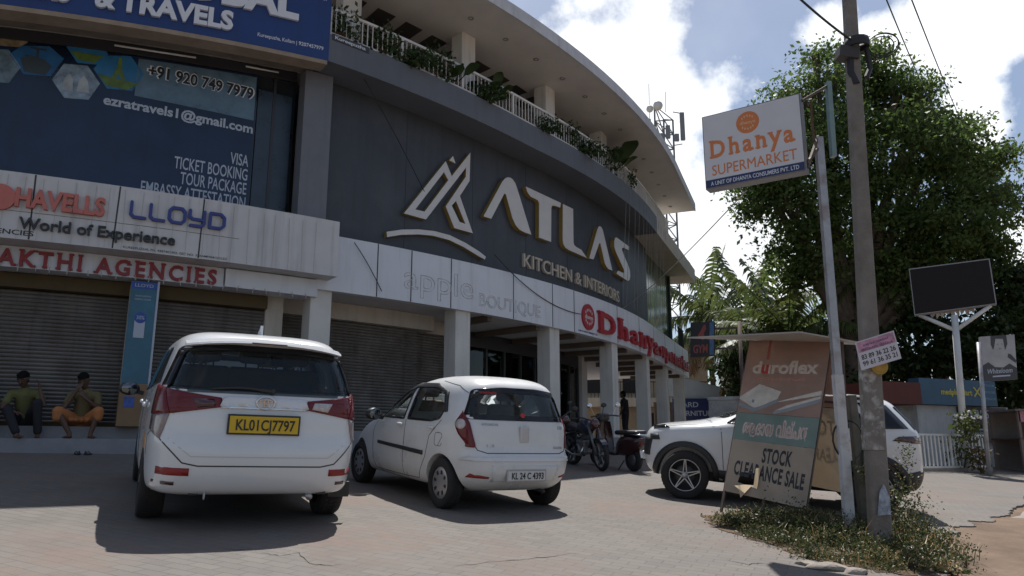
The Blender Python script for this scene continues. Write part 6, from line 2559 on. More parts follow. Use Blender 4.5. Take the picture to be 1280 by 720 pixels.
# ------------------------------------------------------------------ people
def capsule(bm, a, ra, b, rb, n=10):
    t = bmesh.new()
    for c, r in ((a, ra), (b, rb)):
        bmesh.ops.create_icosphere(t, subdivisions=2, radius=r, matrix=Matrix.Translation(Vector(c)))
    r = bmesh.ops.convex_hull(t, input=t.verts[:])
    bmesh.ops.delete(t, geom=[g for g in r['geom_interior'] if isinstance(g, bmesh.types.BMVert)], context='VERTS')
    me = bpy.data.meshes.new('t')
    t.to_mesh(me)
    t.free()
    bm.from_mesh(me)
    bpy.data.meshes.remove(me)
def blend(name, caps, m, parent, voxel=.008, smooth=4):
    """one continuous surface grown from tapered limbs"""
    bm = bmesh.new()
    for c in caps:
        capsule(bm, *c)
    me = bpy.data.meshes.new(name)
    bm.to_mesh(me)
    bm.free()
    o = bpy.data.objects.new(name, me)
    COL.objects.link(o)
    r = o.modifiers.new('r', 'REMESH')
    r.mode = 'VOXEL'
    r.voxel_size = voxel
    s = o.modifiers.new('s', 'SMOOTH')
    s.iterations = smooth
    s.factor = .5
    me2 = bpy.data.meshes.new_from_object(o.evaluated_get(bpy.context.evaluated_depsgraph_get()))
    o.modifiers.clear()
    bpy.data.objects.remove(o)
    me2.name = name
    me2.materials.clear()
    me2.materials.append(m)
    me2.polygons.foreach_set('use_smooth', [True] * len(me2.polygons))
    return link(bpy.data.objects.new(name, me2), parent)
M_skin = mat('brown skin', (.105, .052, .032), .55, var=.08, vscale=8)
M_hair = mat('black hair', (.008, .007, .007), .85, spec=.15)
M_eye = mat('eye white', (.20, .18, .17), .4)
def hand(caps, wrist, d, palm_n, s=1.0, curl=.55):
    """palm and five fingers; d = direction of the fingers, palm_n = palm normal"""
    w, d, n = Vector(wrist), Vector(d).normalized(), Vector(palm_n)
    n = (n - d * n.dot(d)).normalized()
    x = d.cross(n)
    for k in (-1, 0, 1):
        caps.append((w, .022 * s, w + d * .085 * s + x * .022 * k * s, .016 * s))
    for k, (l, off) in enumerate(((.066, -.031), (.076, -.011), (.071, .010), (.056, .030))):
        a = w + d * .088 * s + x * off * s
        d1 = (d + n * curl * .5).normalized()
        b = a + d1 * l * .5 * s
        d2 = (d + n * curl * 1.4).normalized()
        c = b + d2 * l * .5 * s
        caps.append((a, .0095 * s, b, .0085 * s))
        caps.append((b, .0085 * s, c, .0072 * s))
    a = w + d * .025 * s - x * .026 * s
    b = a + (d * .6 - x * .8 + n * .35).normalized() * .042 * s
    c = b + (d * .95 - x * .2 + n * .45).normalized() * .032 * s
    caps.append((a, .013 * s, b, .011 * s))
    caps.append((b, .011 * s, c, .0085 * s))
def person(label, J, shirt, lower, loc, rotz, cloth='trousers', group=None, bare_feet=True, hands=None, face=(0, 1, 0), sleeve=.6):
    root = thing('person', label, 'person', loc, rotz, group)
    V = {k: Vector(v) for k, v in J.items()}
    fd = Vector(face).normalized()
    up = (V['head'] - V['neck']).normalized()
    sx = up.cross(fd).normalized() * -1
    fd = sx.cross(up) * -1 if sx.cross(up).dot(fd) < 0 else sx.cross(up)
    H = V['head']
    caps = []
    caps.append((V['pelvis'], .125, V['chest'], .135))
    for s in ('l', 'r'):
        caps.append((V['chest'], .10, V['sh_' + s], .058))
        caps.append((V['sh_' + s], .055, V['el_' + s], .042))
        caps.append((V['el_' + s], .041, V['wr_' + s], .027))
        caps.append((V['pelvis'], .11, V['hip_' + s], .095))
        caps.append((V['hip_' + s], .088, V['kn_' + s], .058))
        caps.append((V['kn_' + s], .056, V['an_' + s], .036))
        caps.append((V['an_' + s], .034, V['an_' + s] + (V['toe_' + s] - V['an_' + s]) * .1 + Vector((0, 0, -.035)), .036))
        heel = V['an_' + s] + Vector((0, 0, -.045))
        td = (V['toe_' + s] - heel)
        td.z = 0
        heel2 = heel - td.normalized() * .03
        caps.append((heel2, .03, V['toe_' + s] - td.normalized() * .04, .026))
        for k in range(5):
            px_ = td.normalized().cross(Vector((0, 0, 1)))
            q = V['toe_' + s] - td.normalized() * .045 + px_ * (.016 * (k - 2))
            caps.append((q, .0115, q + td.normalized() * (.042 - .004 * abs(k - 1.5)), .0095))
        h = (hands or {}).get(s, (V['wr_' + s] - V['el_' + s], fd))
        hand(caps, V['wr_' + s], h[0], h[1], 1.0)
    caps.append((V['chest'] + (V['neck'] - V['chest']) * .5, .075, V['neck'], .055))
    caps.append((V['neck'], .052, H - up * .05, .052))
    caps.append((H + up * .035 - fd * .018, .088, H + up * .02 + fd * .022, .080))
    caps.append((H - up * .02 + fd * .03, .066, H - up * .085 + fd * .062, .030))
    caps.append((H + up * .012 + fd * .094, .010, H - up * .022 + fd * .108, .0155))
    for s in (-1, 1):
        caps.append((H + sx * .082 * s + up * .012, .012, H + sx * .086 * s - up * .028, .011))
        caps.append((H + sx * .045 * s + up * .035 + fd * .078, .014, H + sx * .015 * s + up * .036 + fd * .086, .012))
        caps.append((H + sx * .012 * s - up * .052 + fd * .086, .0095, H + sx * .026 * s - up * .052 + fd * .078, .007))
    blend('body', caps, M_skin, root, .0065, 3)
    caps = [(H + up * .055 - fd * .028, .092, H + up * .052 + fd * .018, .078), (H + up * .02 - fd * .045, .078, H - up * .04 - fd * .05, .055)]
    for k in range(7):
        a = -1.3 + k * .43
        caps.append((H + up * .085 + fd * .05 * math.cos(a) + sx * .06 * math.sin(a), .03, H + up * (.1 + .012 * (k % 2)) + fd * .0, .035))
    blend('hair', caps, M_hair, root, .009, 2)
    mb = MB()
    for s in (-1, 1):
        mb.ball(H + sx * .033 * s + up * .016 + fd * .088, .0095, 8, 6)
    mb.build('eyes', M_eye, root)
    mb = MB()
    for s in (-1, 1):
        mb.ball(H + sx * .033 * s + up * .016 + fd * .0965, .0055, 8, 6)
        mb.tube([H + sx * .015 * s + up * .043 + fd * .098, H + sx * .055 * s + up * .042 + fd * .082], .006, 6)
    mb.tube([H - sx * .028 - up * .028 + fd * .10, H - up * .03 + fd * .108, H + sx * .028 - up * .028 + fd * .10], .007, 6)
    mb.build('brows_and_moustache', M_hair, root)
    caps = [(V['pelvis'] + Vector((0, 0, .02)), .142, V['chest'], .152)]
    for s in ('l', 'r'):
        caps.append((V['chest'], .115, V['sh_' + s], .070))
        e = V['sh_' + s] + (V['el_' + s] - V['sh_' + s]) * sleeve
        caps.append((V['sh_' + s], .068, e, .064))
    caps.append((V['chest'] + (V['neck'] - V['chest']) * .4, .09, V['neck'] - up * .02, .064))
    blend('shirt', caps, shirt, root, .01, 3)
    caps = [(V['pelvis'] - Vector((0, 0, .01)), .138, V['pelvis'] + Vector((0, 0, .02)), .136)]
    for s in ('l', 'r'):
        caps.append((V['pelvis'], .125, V['hip_' + s], .112))
        if cloth == 'trousers':
            caps.append((V['hip_' + s], .108, V['kn_' + s], .078))
            caps.append((V['kn_' + s], .076, V['an_' + s] + (V['kn_' + s] - V['an_' + s]) * .08, .062))
        else:
            caps.append((V['hip_' + s], .112, V['kn_' + s] + (V['hip_' + s] - V['kn_' + s]) * .05, .092))
            caps.append((V['kn_' + s], .085, V['kn_' + s] + Vector((0, .0, -.10)), .075))
    if cloth != 'trousers':
        kl, kr = V['kn_l'], V['kn_r']
        for t in (.2, .4, .6, .8):
            q = kl * t + kr * (1 - t)
            q = q * .62 + (V['hip_l'] * t + V['hip_r'] * (1 - t)) * .38
            caps.append((q - Vector((0, .03, .09)), .03, V['hip_l'] * t + V['hip_r'] * (1 - t), .09))
    blend(cloth, caps, lower, root, .01, 3)
    return root
def seat_at(s, off=.0):
    p = bp(s, off, FL)
    t = bp(s + .05, off) - bp(s - .05, off)
    return p, math.atan2(t.y, t.x)
# local frame: x along the front (to the right of the picture), -y towards the forecourt
def P(x, o, z):
    return (x, -o, z)
lo, rz = seat_at(-18.2, -.05)
J = dict(pelvis=P(0, -.03, .12), chest=P(.02, .06, .50), neck=P(.02, .10, .63), head=P(-.02, .16, .77), sh_r=P(-.17, .08, .53), sh_l=P(.21, .08, .53), el_r=P(-.26, .28, .30), wr_r=P(-.12, .25, .58),
         el_l=P(.25, .25, .30), wr_l=P(.04, .30, .46), hip_r=P(-.09, 0, .11), hip_l=P(.09, 0, .11), kn_r=P(-.34, .34, .24), kn_l=P(.26, .36, .25), an_r=P(-.13, .37, -.13), an_l=P(.17, .37, -.13), toe_r=P(-.20, .54, -.185), toe_l=P(.24, .54, -.185))
pA = person('man in olive shirt and orange wrap sitting with knees apart, hand to his face', J, mat('olive shirt', (.17, .135, .06), .85, var=.12), mat('orange cloth', (.44, .17, .06), .85, var=.12), lo, rz, 'lungi', 'people sitting on the shop steps', hands={'r': (P(.5, .15, .9), P(.3, -1, .1)), 'l': (P(-.6, 0, .7), P(-.3, -1, .2))}, face=P(-.25, 1, -.1))
lo, rz = seat_at(-19.03, -.05)
J = dict(pelvis=P(0, -.03, .12), chest=P(-.02, .07, .49), neck=P(-.03, .12, .62), head=P(-.06, .18, .75), sh_r=P(-.21, .10, .52), sh_l=P(.17, .10, .53), el_r=P(-.28, .30, .28), wr_r=P(-.08, .38, .20),
         el_l=P(.28, .28, .34), wr_l=P(.20, .28, .60), hip_r=P(-.09, 0, .11), hip_l=P(.09, 0, .11), kn_r=P(-.20, .38, .24), kn_l=P(.20, .34, .36), an_r=P(-.02, .50, -.13), an_l=P(.25, .30, -.13), toe_r=P(.08, .66, -.185), toe_l=P(.26, .48, -.185))
pB = person('man in olive shirt and dark trousers sitting with one hand raised to his ear side', J, mat('moss shirt', (.13, .13, .045), .85, var=.12), mat('near black trousers', (.018, .018, .022), .85), lo, rz, 'trousers', 'people sitting on the shop steps', hands={'l': (P(-.2, 0, 1), P(-1, .2, 0)), 'r': (P(1, .3, -.2), P(0, 0, -1))}, face=P(-.35, 1, -.2))
lo, rz = seat_at(-19.66, -.05)
J = dict(pelvis=P(0, -.03, .12), chest=P(.0, .07, .49), neck=P(.0, .12, .62), head=P(-.02, .18, .75), sh_r=P(-.19, .10, .52), sh_l=P(.19, .10, .53), el_r=P(-.28, .30, .28), wr_r=P(-.10, .42, .24),
         el_l=P(.28, .26, .28), wr_l=P(.20, .46, .24), hip_r=P(-.09, 0, .11), hip_l=P(.09, 0, .11), kn_r=P(-.18, .40, .26), kn_l=P(.22, .38, .26), an_r=P(-.12, .40, -.13), an_l=P(.26, .42, -.13), toe_r=P(-.16, .58, -.185), toe_l=P(.34, .58, -.185))
pC = person('person in moss shirt and blue jeans sitting half cut by the left picture edge', J, mat('moss shirt', (.13, .13, .045), .85), mat('dark blue jeans', (.02, .03, .075), .85, var=.15), lo, rz, 'trousers', 'people sitting on the shop steps', hands={'l': (P(-.3, 1, -.2), P(0, 0, -1)), 'r': (P(.3, 1, -.2), P(0, 0, -1))}, face=P(.2, 1, -.1))
# standing person by the scooter, facing into the shop
px_ = Vector((4.02, 27.3, FL))
J = dict(pelvis=(0, 0, .93), chest=(.0, .03, 1.28), neck=(.0, .04, 1.44), head=(0, .07, 1.58), sh_r=(.19, .02, 1.36), sh_l=(-.19, .02, 1.36), el_r=(.26, .02, 1.07), wr_r=(.24, .16, .86),
         el_l=(-.27, .0, 1.07), wr_l=(-.27, .10, .84), hip_r=(.09, 0, .90), hip_l=(-.09, 0, .90), kn_r=(.10, .03, .48), kn_l=(-.11, .01, .48), an_r=(.11, -.02, .08), an_l=(-.13, -.03, .08), toe_r=(.13, .15, .03), toe_l=(-.16, .15, .03))
person('person in black clothes standing on the shop floor behind the maroon scooter', J, mat('black shirt', (.015, .015, .017), .85), mat('near black trousers', (.018, .018, .022), .85), px_, R_(60), 'trousers')
# slippers on the step
for k, (dx, an, lab) in enumerate(((-.06, .2, 'left black slipper on the ground before the step'), (.09, -.35, 'right black slipper on the ground before the step'))):
    p, rz = seat_at(-18.12 + dx, .66)
    p.z = gz(p.x, p.y) + .003
    sl_ = thing('slipper', lab, 'slipper', p, rz + an, 'black slippers before the step')
    mb = MB()
    n = 18
    mb.prism([((.045 + .006 * math.cos(a)) * math.cos(a), .125 * math.sin(a)) for a in lin(0, 2 * math.pi * (n - 1) / n, n - 1)], lambda u, v, w: Vector((u, v, w)), 0, .018)
    mb.build('sole', M_black, sl_)
    mb = MB()
    mb.tube([(-.042, -.01, .015), (-.02, -.045, .05), (0, -.07, .02)], .008, 6)
    mb.tube([(.042, -.01, .015), (.02, -.045, .05), (0, -.07, .02)], .008, 6)
    mb.build('strap', M_plast, sl_)
# ------------------------------------------------------------------ vegetation
def leaf_mat(name, c, tr=.35):
    if name in MATS:
        return MATS[name]
    m = bpy.data.materials.new(name)
    m.use_nodes = True
    nt = m.node_tree
    N, L = nt.nodes.new, nt.links.new
    p = nt.nodes['Principled BSDF']
    o = nt.nodes['Material Output']
    tc = N('ShaderNodeTexCoord')
    no = N('ShaderNodeTexNoise')
    no.inputs['Scale'].default_value = .9
    no.inputs['Detail'].default_value = 3
    L(tc.outputs['Object'], no.inputs['Vector'])
    geo = N('ShaderNodeNewGeometry')
    ad = N('ShaderNodeMath')
    ad.operation = 'ADD'
    L(no.outputs['Fac'], ad.inputs[0])
    sc_ = N('ShaderNodeMath')
    sc_.operation = 'MULTIPLY'
    sc_.inputs[1].default_value = .5
    L(geo.outputs['Random Per Island'], sc_.inputs[0])
    L(sc_.outputs[0], ad.inputs[1])
    cr = N('ShaderNodeValToRGB')
    cr.color_ramp.elements[0].position = .45
    cr.color_ramp.elements[0].color = (c[0] * .6, c[1] * .68, c[2] * .6, 1)
    cr.color_ramp.elements[1].position = 1.0
    cr.color_ramp.elements[1].color = (c[0] * 1.5, c[1] * 1.35, c[2] * 1.2, 1)
    L(ad.outputs[0], cr.inputs[0])
    L(cr.outputs[0], p.inputs['Base Color'])
    p.inputs['Roughness'].default_value = .5
    p.inputs['Specular IOR Level'].default_value = .35
    t = N('ShaderNodeBsdfTranslucent')
    L(cr.outputs[0], t.inputs[0])
    x = N('ShaderNodeMixShader')
    x.inputs[0].default_value = tr
    L(p.outputs[0], x.inputs[1])
    L(t.outputs[0], x.inputs[2])
    L(x.outputs[0], o.inputs[0])
    MATS[name] = m
    return m
def leaves_obj(name, cen, size, m, parent=None, seed=1, aspect=.45, droop=.2, shape=6):
    """many leaf-sized blades, each a folded quad, at the given centres"""
    rs = np.random.default_rng(seed)
    n = len(cen)
    cen = np.asarray(cen, float)
    L = size * rs.uniform(.6, 1.35, n)
    d = rs.normal(size=(n, 3))
    d[:, 2] -= droop
    d /= np.linalg.norm(d, axis=1, keepdims=True)
    u = rs.normal(size=(n, 3))
    u -= d * (u * d).sum(1, keepdims=True)
    u /= np.linalg.norm(u, axis=1, keepdims=True)
    nn = np.cross(d, u)
    W = L * aspect
    p0 = cen
    p1 = cen + d * (L * .5)[:, None] + u * (W * .5)[:, None] + nn * (W * .15)[:, None]
    p2 = cen + d * L[:, None]
    p3 = cen + d * (L * .5)[:, None] - u * (W * .5)[:, None] + nn * (W * .15)[:, None]
    v = np.stack([p0, p1, p2, p3], 1).reshape(-1, 3)
    me = bpy.data.meshes.new(name)
    me.vertices.add(4 * n)
    me.vertices.foreach_set('co', v.ravel())
    me.loops.add(4 * n)
    me.loops.foreach_set('vertex_index', np.arange(4 * n, dtype=np.int32))
    me.polygons.add(n)
    me.polygons.foreach_set('loop_start', np.arange(0, 4 * n, 4, dtype=np.int32))
    me.polygons.foreach_set('loop_total', np.full(n, 4, dtype=np.int32))
    me.update()
    me.materials.append(m)
    return link(bpy.data.objects.new(name, me), parent)
M_bark = mat('bark', (.11, .085, .062), .95, var=.3, vscale=5, bump=.8, bscale=18)
def crown_points(blobs, per, seed, twig=.34):
    """leaf centres in twig clusters spread through uneven lobes, with hollows left open"""
    rs = np.random.default_rng(seed)
    pts, tw = [], []
    for (c, r, k) in blobs:
        c = np.array(c, float)
        r = np.array(r if hasattr(r, '__len__') else (r, r, r * .85), float)
        n = int(k)
        d = rs.normal(size=(n, 3))
        d /= np.linalg.norm(d, axis=1, keepdims=True)
        rad = rs.uniform(.35, 1.0, n) ** .55 * rs.uniform(.85, 1.12, n)
        q = c + d * rad[:, None] * r
        for p in q:
            h_ = math.sin(p[0] * 1.7 + 1.3 * math.sin(p[2] * 1.1 + seed)) * math.sin(p[2] * 1.9 + .8 * math.sin(p[0] * .9)) + .35 * math.sin(p[1] * 1.5)
            if h_ < -.62 - .35 * max(0, 5.5 - p[2]):
                continue
            m = int(per * rs.uniform(.5, 1.5))
            s = twig * rs.uniform(.6, 1.4)
            pts.append(p + np.clip(rs.normal(size=(m, 3)), -1.5, 1.5) * np.array([s, s, s * .42]))
            tw.append(p)
    return np.concatenate(pts), np.array(tw)
def tree(name, label, base, blobs, per, leaf, m, seed, trunk_r=.3, fork=None, group=None, twig=.34, aspect=.5):
    root = thing(name, label, 'tree', base, 0, group)
    base = Vector(base)
    loc = [((c[0] - base.x, c[1] - base.y, c[2] - base.z), r, k) for c, r, k in blobs]
    pts, tw = crown_points(loc, per, seed, twig)
    leaves_obj('crown', pts, leaf, m, root, seed, aspect)
    mb = MB()
    f = Vector(fork) - base if fork else Vector((0, 0, 3))
    r2 = random.Random(seed)
    mb.tube([(0, 0, -.2), f * .3 + Vector((.1, 0, 0)), f * .65 + Vector((-.1, .1, 0)), f], [trunk_r * 1.25, trunk_r, trunk_r * .9, trunk_r * .8], 12)
    mb.build('trunk', M_bark, root)
    mb = MB()
    for (c, r, k) in loc:
        c = Vector(c)
        mid = f + (c - f) * .5 + Vector((r2.uniform(-.4, .4), r2.uniform(-.4, .4), .3))
        mb.tube([f - Vector((0, 0, .3)), mid, c], [trunk_r * .55, trunk_r * .35, trunk_r * .15], 8)
        rr = r if hasattr(r, '__len__') else (r, r, r)
        for q in range(5):
            e = c + Vector((r2.uniform(-1, 1) * rr[0], r2.uniform(-1, 1) * rr[1], r2.uniform(-.6, .7) * rr[2])) * .55
            mb.tube([c * .6 + mid * .4, (c + e) / 2 + Vector((0, 0, .15)), e], [trunk_r * .16, trunk_r * .1, .02], 6)
    mb.build('limbs', M_bark, root)
    return root
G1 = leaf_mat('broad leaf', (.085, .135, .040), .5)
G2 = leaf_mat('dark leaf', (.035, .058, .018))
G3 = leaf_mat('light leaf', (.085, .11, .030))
def pxblob(px, py, r, y, k, ry=None):
    p = at(px, py, y)
    R = r * y / FPX
    return ((p.x, p.y, p.z), (R, (ry or R * .9), R * .85), k)
TD = 29
big = [pxblob(1010, 130, 52, TD, 60), pxblob(1075, 100, 48, TD + 1, 55), pxblob(1120, 120, 52, TD, 60), pxblob(975, 185, 50, TD - 1, 55), pxblob(1040, 190, 75, TD, 110), pxblob(1130, 190, 70, TD - 1, 100),
       pxblob(1195, 195, 45, TD, 55), pxblob(1230, 215, 26, TD + 1, 24), pxblob(985, 255, 58, TD - 1, 75), pxblob(1075, 270, 80, TD, 120), pxblob(1170, 265, 72, TD - 1, 110), pxblob(1225, 270, 40, TD, 45), pxblob(1000, 320, 55, TD, 70),
       pxblob(1085, 345, 70, TD + 1, 100), pxblob(1175, 335, 68, TD, 100), pxblob(1235, 330, 36, TD, 40), pxblob(955, 235, 30, TD, 26), pxblob(1150, 150, 30, TD + 1, 30), pxblob(1180, 165, 26, TD, 20), pxblob(1040, 95, 26, TD, 18), pxblob(1020, 72, 16, TD, 9), pxblob(1098, 60, 14, TD + 1, 7), pxblob(1152, 108, 14, TD, 8), pxblob(1217, 160, 15, TD, 8), pxblob(1252, 190, 12, TD, 7), pxblob(1262, 235, 10, TD, 5), pxblob(944, 205, 14, TD - 1, 7), pxblob(958, 158, 12, TD, 6)]
tree('broadleaf_tree', 'very large spreading leafy tree rising behind the signs on the right', (13.4, TD + .5, -.45), [(c, (q[0] * .98, q[1], q[2]), int(k * .74)) for c, q, k in big], 95, .20, G1, 3, .5, (13.3, TD + .3, 4.2), twig=.52)
back = [pxblob(930, 440, 44, 33, 40), pxblob(985, 420, 50, 32, 55), pxblob(1040, 430, 55, 31, 60), pxblob(1000, 470, 45, 31, 45), pxblob(940, 480, 30, 32, 30), pxblob(1060, 475, 40, 30, 40)]
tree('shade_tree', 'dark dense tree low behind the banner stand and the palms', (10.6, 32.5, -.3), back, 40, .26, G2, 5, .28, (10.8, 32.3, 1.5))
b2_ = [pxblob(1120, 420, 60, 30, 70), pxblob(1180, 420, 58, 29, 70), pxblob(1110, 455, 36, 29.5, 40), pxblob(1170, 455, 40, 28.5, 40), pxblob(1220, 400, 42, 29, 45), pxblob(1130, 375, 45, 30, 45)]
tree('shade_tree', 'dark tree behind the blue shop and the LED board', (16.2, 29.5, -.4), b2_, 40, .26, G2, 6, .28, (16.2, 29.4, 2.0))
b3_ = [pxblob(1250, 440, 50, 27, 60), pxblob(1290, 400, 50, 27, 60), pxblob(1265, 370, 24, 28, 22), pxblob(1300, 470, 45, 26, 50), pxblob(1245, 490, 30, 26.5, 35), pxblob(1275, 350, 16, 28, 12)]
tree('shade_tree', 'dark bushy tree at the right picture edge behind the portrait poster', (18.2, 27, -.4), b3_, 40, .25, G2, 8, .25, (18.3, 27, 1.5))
# palms
G4 = leaf_mat('palm leaf', (.085, .115, .04), .4)
G5 = leaf_mat('dry palm leaf', (.20, .14, .075), .3)
def palm(label, base, crown, fronds, length, seed, trunk_r=.16, dead=4, group='coconut palms', name='coconut_palm'):
    root = thing(name, label, 'palm tree', base, 0, group)
    rs = random.Random(seed)
    base, crown = Vector(base), Vector(crown)
    c = crown - base
    mb = MB()
    mb.tube([(0, 0, -.2), c * .4 + Vector((.1, 0, 0)), c * .8, c], [trunk_r * 1.4, trunk_r, trunk_r * .9, trunk_r], 12)
    mb.build('trunk', M_bark, root)
    for k in range(fronds + dead):
        isd = k >= fronds
        a = 2 * math.pi * (k * .381966) + rs.uniform(-.2, .2)
        el = (1.32 - 1.15 * (k / fronds) + rs.uniform(-.1, .1)) if not isd else rs.uniform(-.9, -.5)
        Lf = length * rs.uniform(.85, 1.1) * (.7 if isd else 1)
        d = Vector((math.cos(a) * math.cos(el), math.sin(a) * math.cos(el), math.sin(el)))
        pts, p, dd = [c.copy()], c.copy(), d.copy()
        n = 14
        sag = (.085 if not isd else .12) * (1.15 - .5 * max(0, el))
        for i in range(n):
            p = p + dd * Lf / n
            dd = (dd - Vector((0, 0, sag))).normalized()
            pts.append(p.copy())
        mb = MB()
        mb.tube(pts, [.04 * (1 - .85 * i / n) for i in range(n + 1)], 5)
        vs, fs = [], []
        for i in range(1, n):
            for j in range(3):
                t = i + j / 3
                i0 = int(t)
                f = t - i0
                if i0 >= n:
                    continue
                q = pts[i0] * (1 - f) + pts[i0 + 1] * f
                ax = (pts[i0 + 1] - pts[i0]).normalized()
                sd = ax.cross(Vector((0, 0, 1)))
                if sd.length < .05:
                    sd = Vector((1, 0, 0))
                sd.normalize()
                upv = sd.cross(ax)
                ll = length * .21 * math.sin(math.pi * (.12 + .80 * t / n)) * rs.uniform(.8, 1.15)
                for s in (-1, 1):
                    dr = (sd * s * .8 + ax * .38 - Vector((0, 0, .35 + rs.uniform(0, .6))) + upv * .25).normalized()
                    w = ax * .05
                    tip = q + dr * ll - Vector((0, 0, ll * .4))
                    md = q + dr * ll * .55
                    b = len(vs)
                    vs += [q - w, q + w, md + w * 1.2, md - w * 1.2, tip]
                    fs += [(b, b + 1, b + 2, b + 3), (b + 3, b + 2, b + 4)]
        mb.add(vs, fs)
        mb.build('frond', G5 if isd else G4, root, fix=False)
    return root
palm('young coconut palm with upright fronds beside the dark sign', (11.2, 36.5, -.3), at(937, 415, 36.5), 11, 5.2, 11)
palm('coconut palm with drooping fronds behind the end of the shop building', (11.2, 42.5, -.3), at(884, 400, 42.5), 12, 4.6, 14, dead=7)
palm('coconut palm half hidden in the shade behind the banner stand', (12.4, 30.5, -.3), at(985, 425, 30.5), 13, 4.0, 19, dead=3)

# potted plants along the balcony
GB = leaf_mat('balcony leaf', (.035, .065, .022))
M_pot = mat('terracotta pot', (.22, .10, .06), .8, var=.15)
def pot_plant(s, kind, sc_, seed, label):
    p = bp(s, .12, 8.45)
    root = thing('potted_plant', label, 'plant', p, 0, 'potted plants along the balcony railing')
    rs = random.Random(seed)
    mb = MB()
    mb.lathe([(0, 0), (.10, 0), (.15, .24), (.16, .24), (.14, .22), (0, .21)], (0, 0, .003), n=14)
    mb.build('pot', M_pot, root)
    n = bp(s, 1) - bp(s, 0)
    if kind == 'bush':
        rs2 = np.random.default_rng(seed)
        k = int(300 * sc_)
        q = np.clip(rs2.normal(size=(k, 3)), -1.6, 1.6) * np.array([.22, .16, .2]) * sc_ ** .5 + np.array([n.x * .04, n.y * .04, .46])
        leaves_obj('foliage', q, .13, GB, root, seed, .5)
    elif kind == 'trail':
        rs2 = np.random.default_rng(seed)
        k = int(300 * sc_)
        t = rs2.uniform(0, 1, k)
        q = np.stack([np.clip(rs2.normal(size=k), -1.5, 1.5) * .24 * sc_ ** .5, rs2.normal(size=k) * .1, .55 - t * .5], 1) + np.outer(.05 + .34 * t ** .4, np.array([n.x, n.y, 0]))
        leaves_obj('foliage', q, .12, GB, root, seed, .55, droop=.8)
    else:
        mb = MB()
        for k in range(11):
            a = 2 * math.pi * k * .382 + rs.uniform(-.3, .3)
            el = rs.uniform(.5, 1.35)
            d = Vector((math.cos(a) * math.cos(el), math.sin(a) * math.cos(el), math.sin(el))) + n * .25
            L = rs.uniform(.55, .9) * sc_
            st = Vector((0, 0, .22))
            b0 = st + d * L * .45
            tip = st + d * L - Vector((0, 0, .15 * L))
            sd = d.cross(Vector((0, 0, 1))).normalized()
            w = L * .2
            mb.tube([st, b0], .012, 5)
            vs, fs = [], []
            for i in range(7):
                t = i / 6
                c = b0 + (tip - b0) * t + Vector((0, 0, .12 * L * math.sin(math.pi * t)))
                ww = w * math.sin(math.pi * (.08 + .90 * t)) ** .7
                vs += [c - sd * ww - Vector((0, 0, ww * .25)), c, c + sd * ww - Vector((0, 0, ww * .25))]
            for i in range(6):
                for j in (0, 1):
                    fs.append((3 * i + j, 3 * i + j + 1, 3 * i + j + 4, 3 * i + j + 3))
            mb.smooth = True
            mb.add(vs, fs)
            mb.smooth = False
        mb.build('foliage', GB, root, fix=False)
    return root
for i, (s, k, sc_, lab) in enumerate(((-14.1, 'bush', 1.2, 'leafy potted plant nearest the blue sign on the balcony'), (-13.1, 'bush', 1.3, 'second bushy balcony plant from the blue sign'), (-12.4, 'trail', 1.5, 'trailing balcony plant left of the first two white columns'),
                                      (-11.7, 'bush', 1.6, 'dense bushy balcony plant leaning on the railing'), (-11.0, 'broad', .9, 'broad-leaved balcony plant left of the second white column'), (-10.2, 'trail', 1.2, 'trailing balcony plant below the second white column'),
                                      (-9.85, 'broad', 1.0, 'broad-leaved balcony plant poking out just right of the second white column'), (-7.9, 'trail', .8, 'thin trailing balcony plant between two white columns'), (-6.6, 'bush', 1.0, 'bushy balcony plant below the third white column'),
                                      (-5.9, 'trail', 1.4, 'trailing balcony plant right of the third white column'), (-4.3, 'bush', 1.3, 'bushy balcony plant beside the large banana-like one'), (-3.4, 'broad', 1.55, 'large banana-like balcony plant sticking out above the railing'), (-2.4, 'bush', .9, 'last small balcony plant to the right'))):
    pot_plant(s, k, sc_, 40 + i, lab)

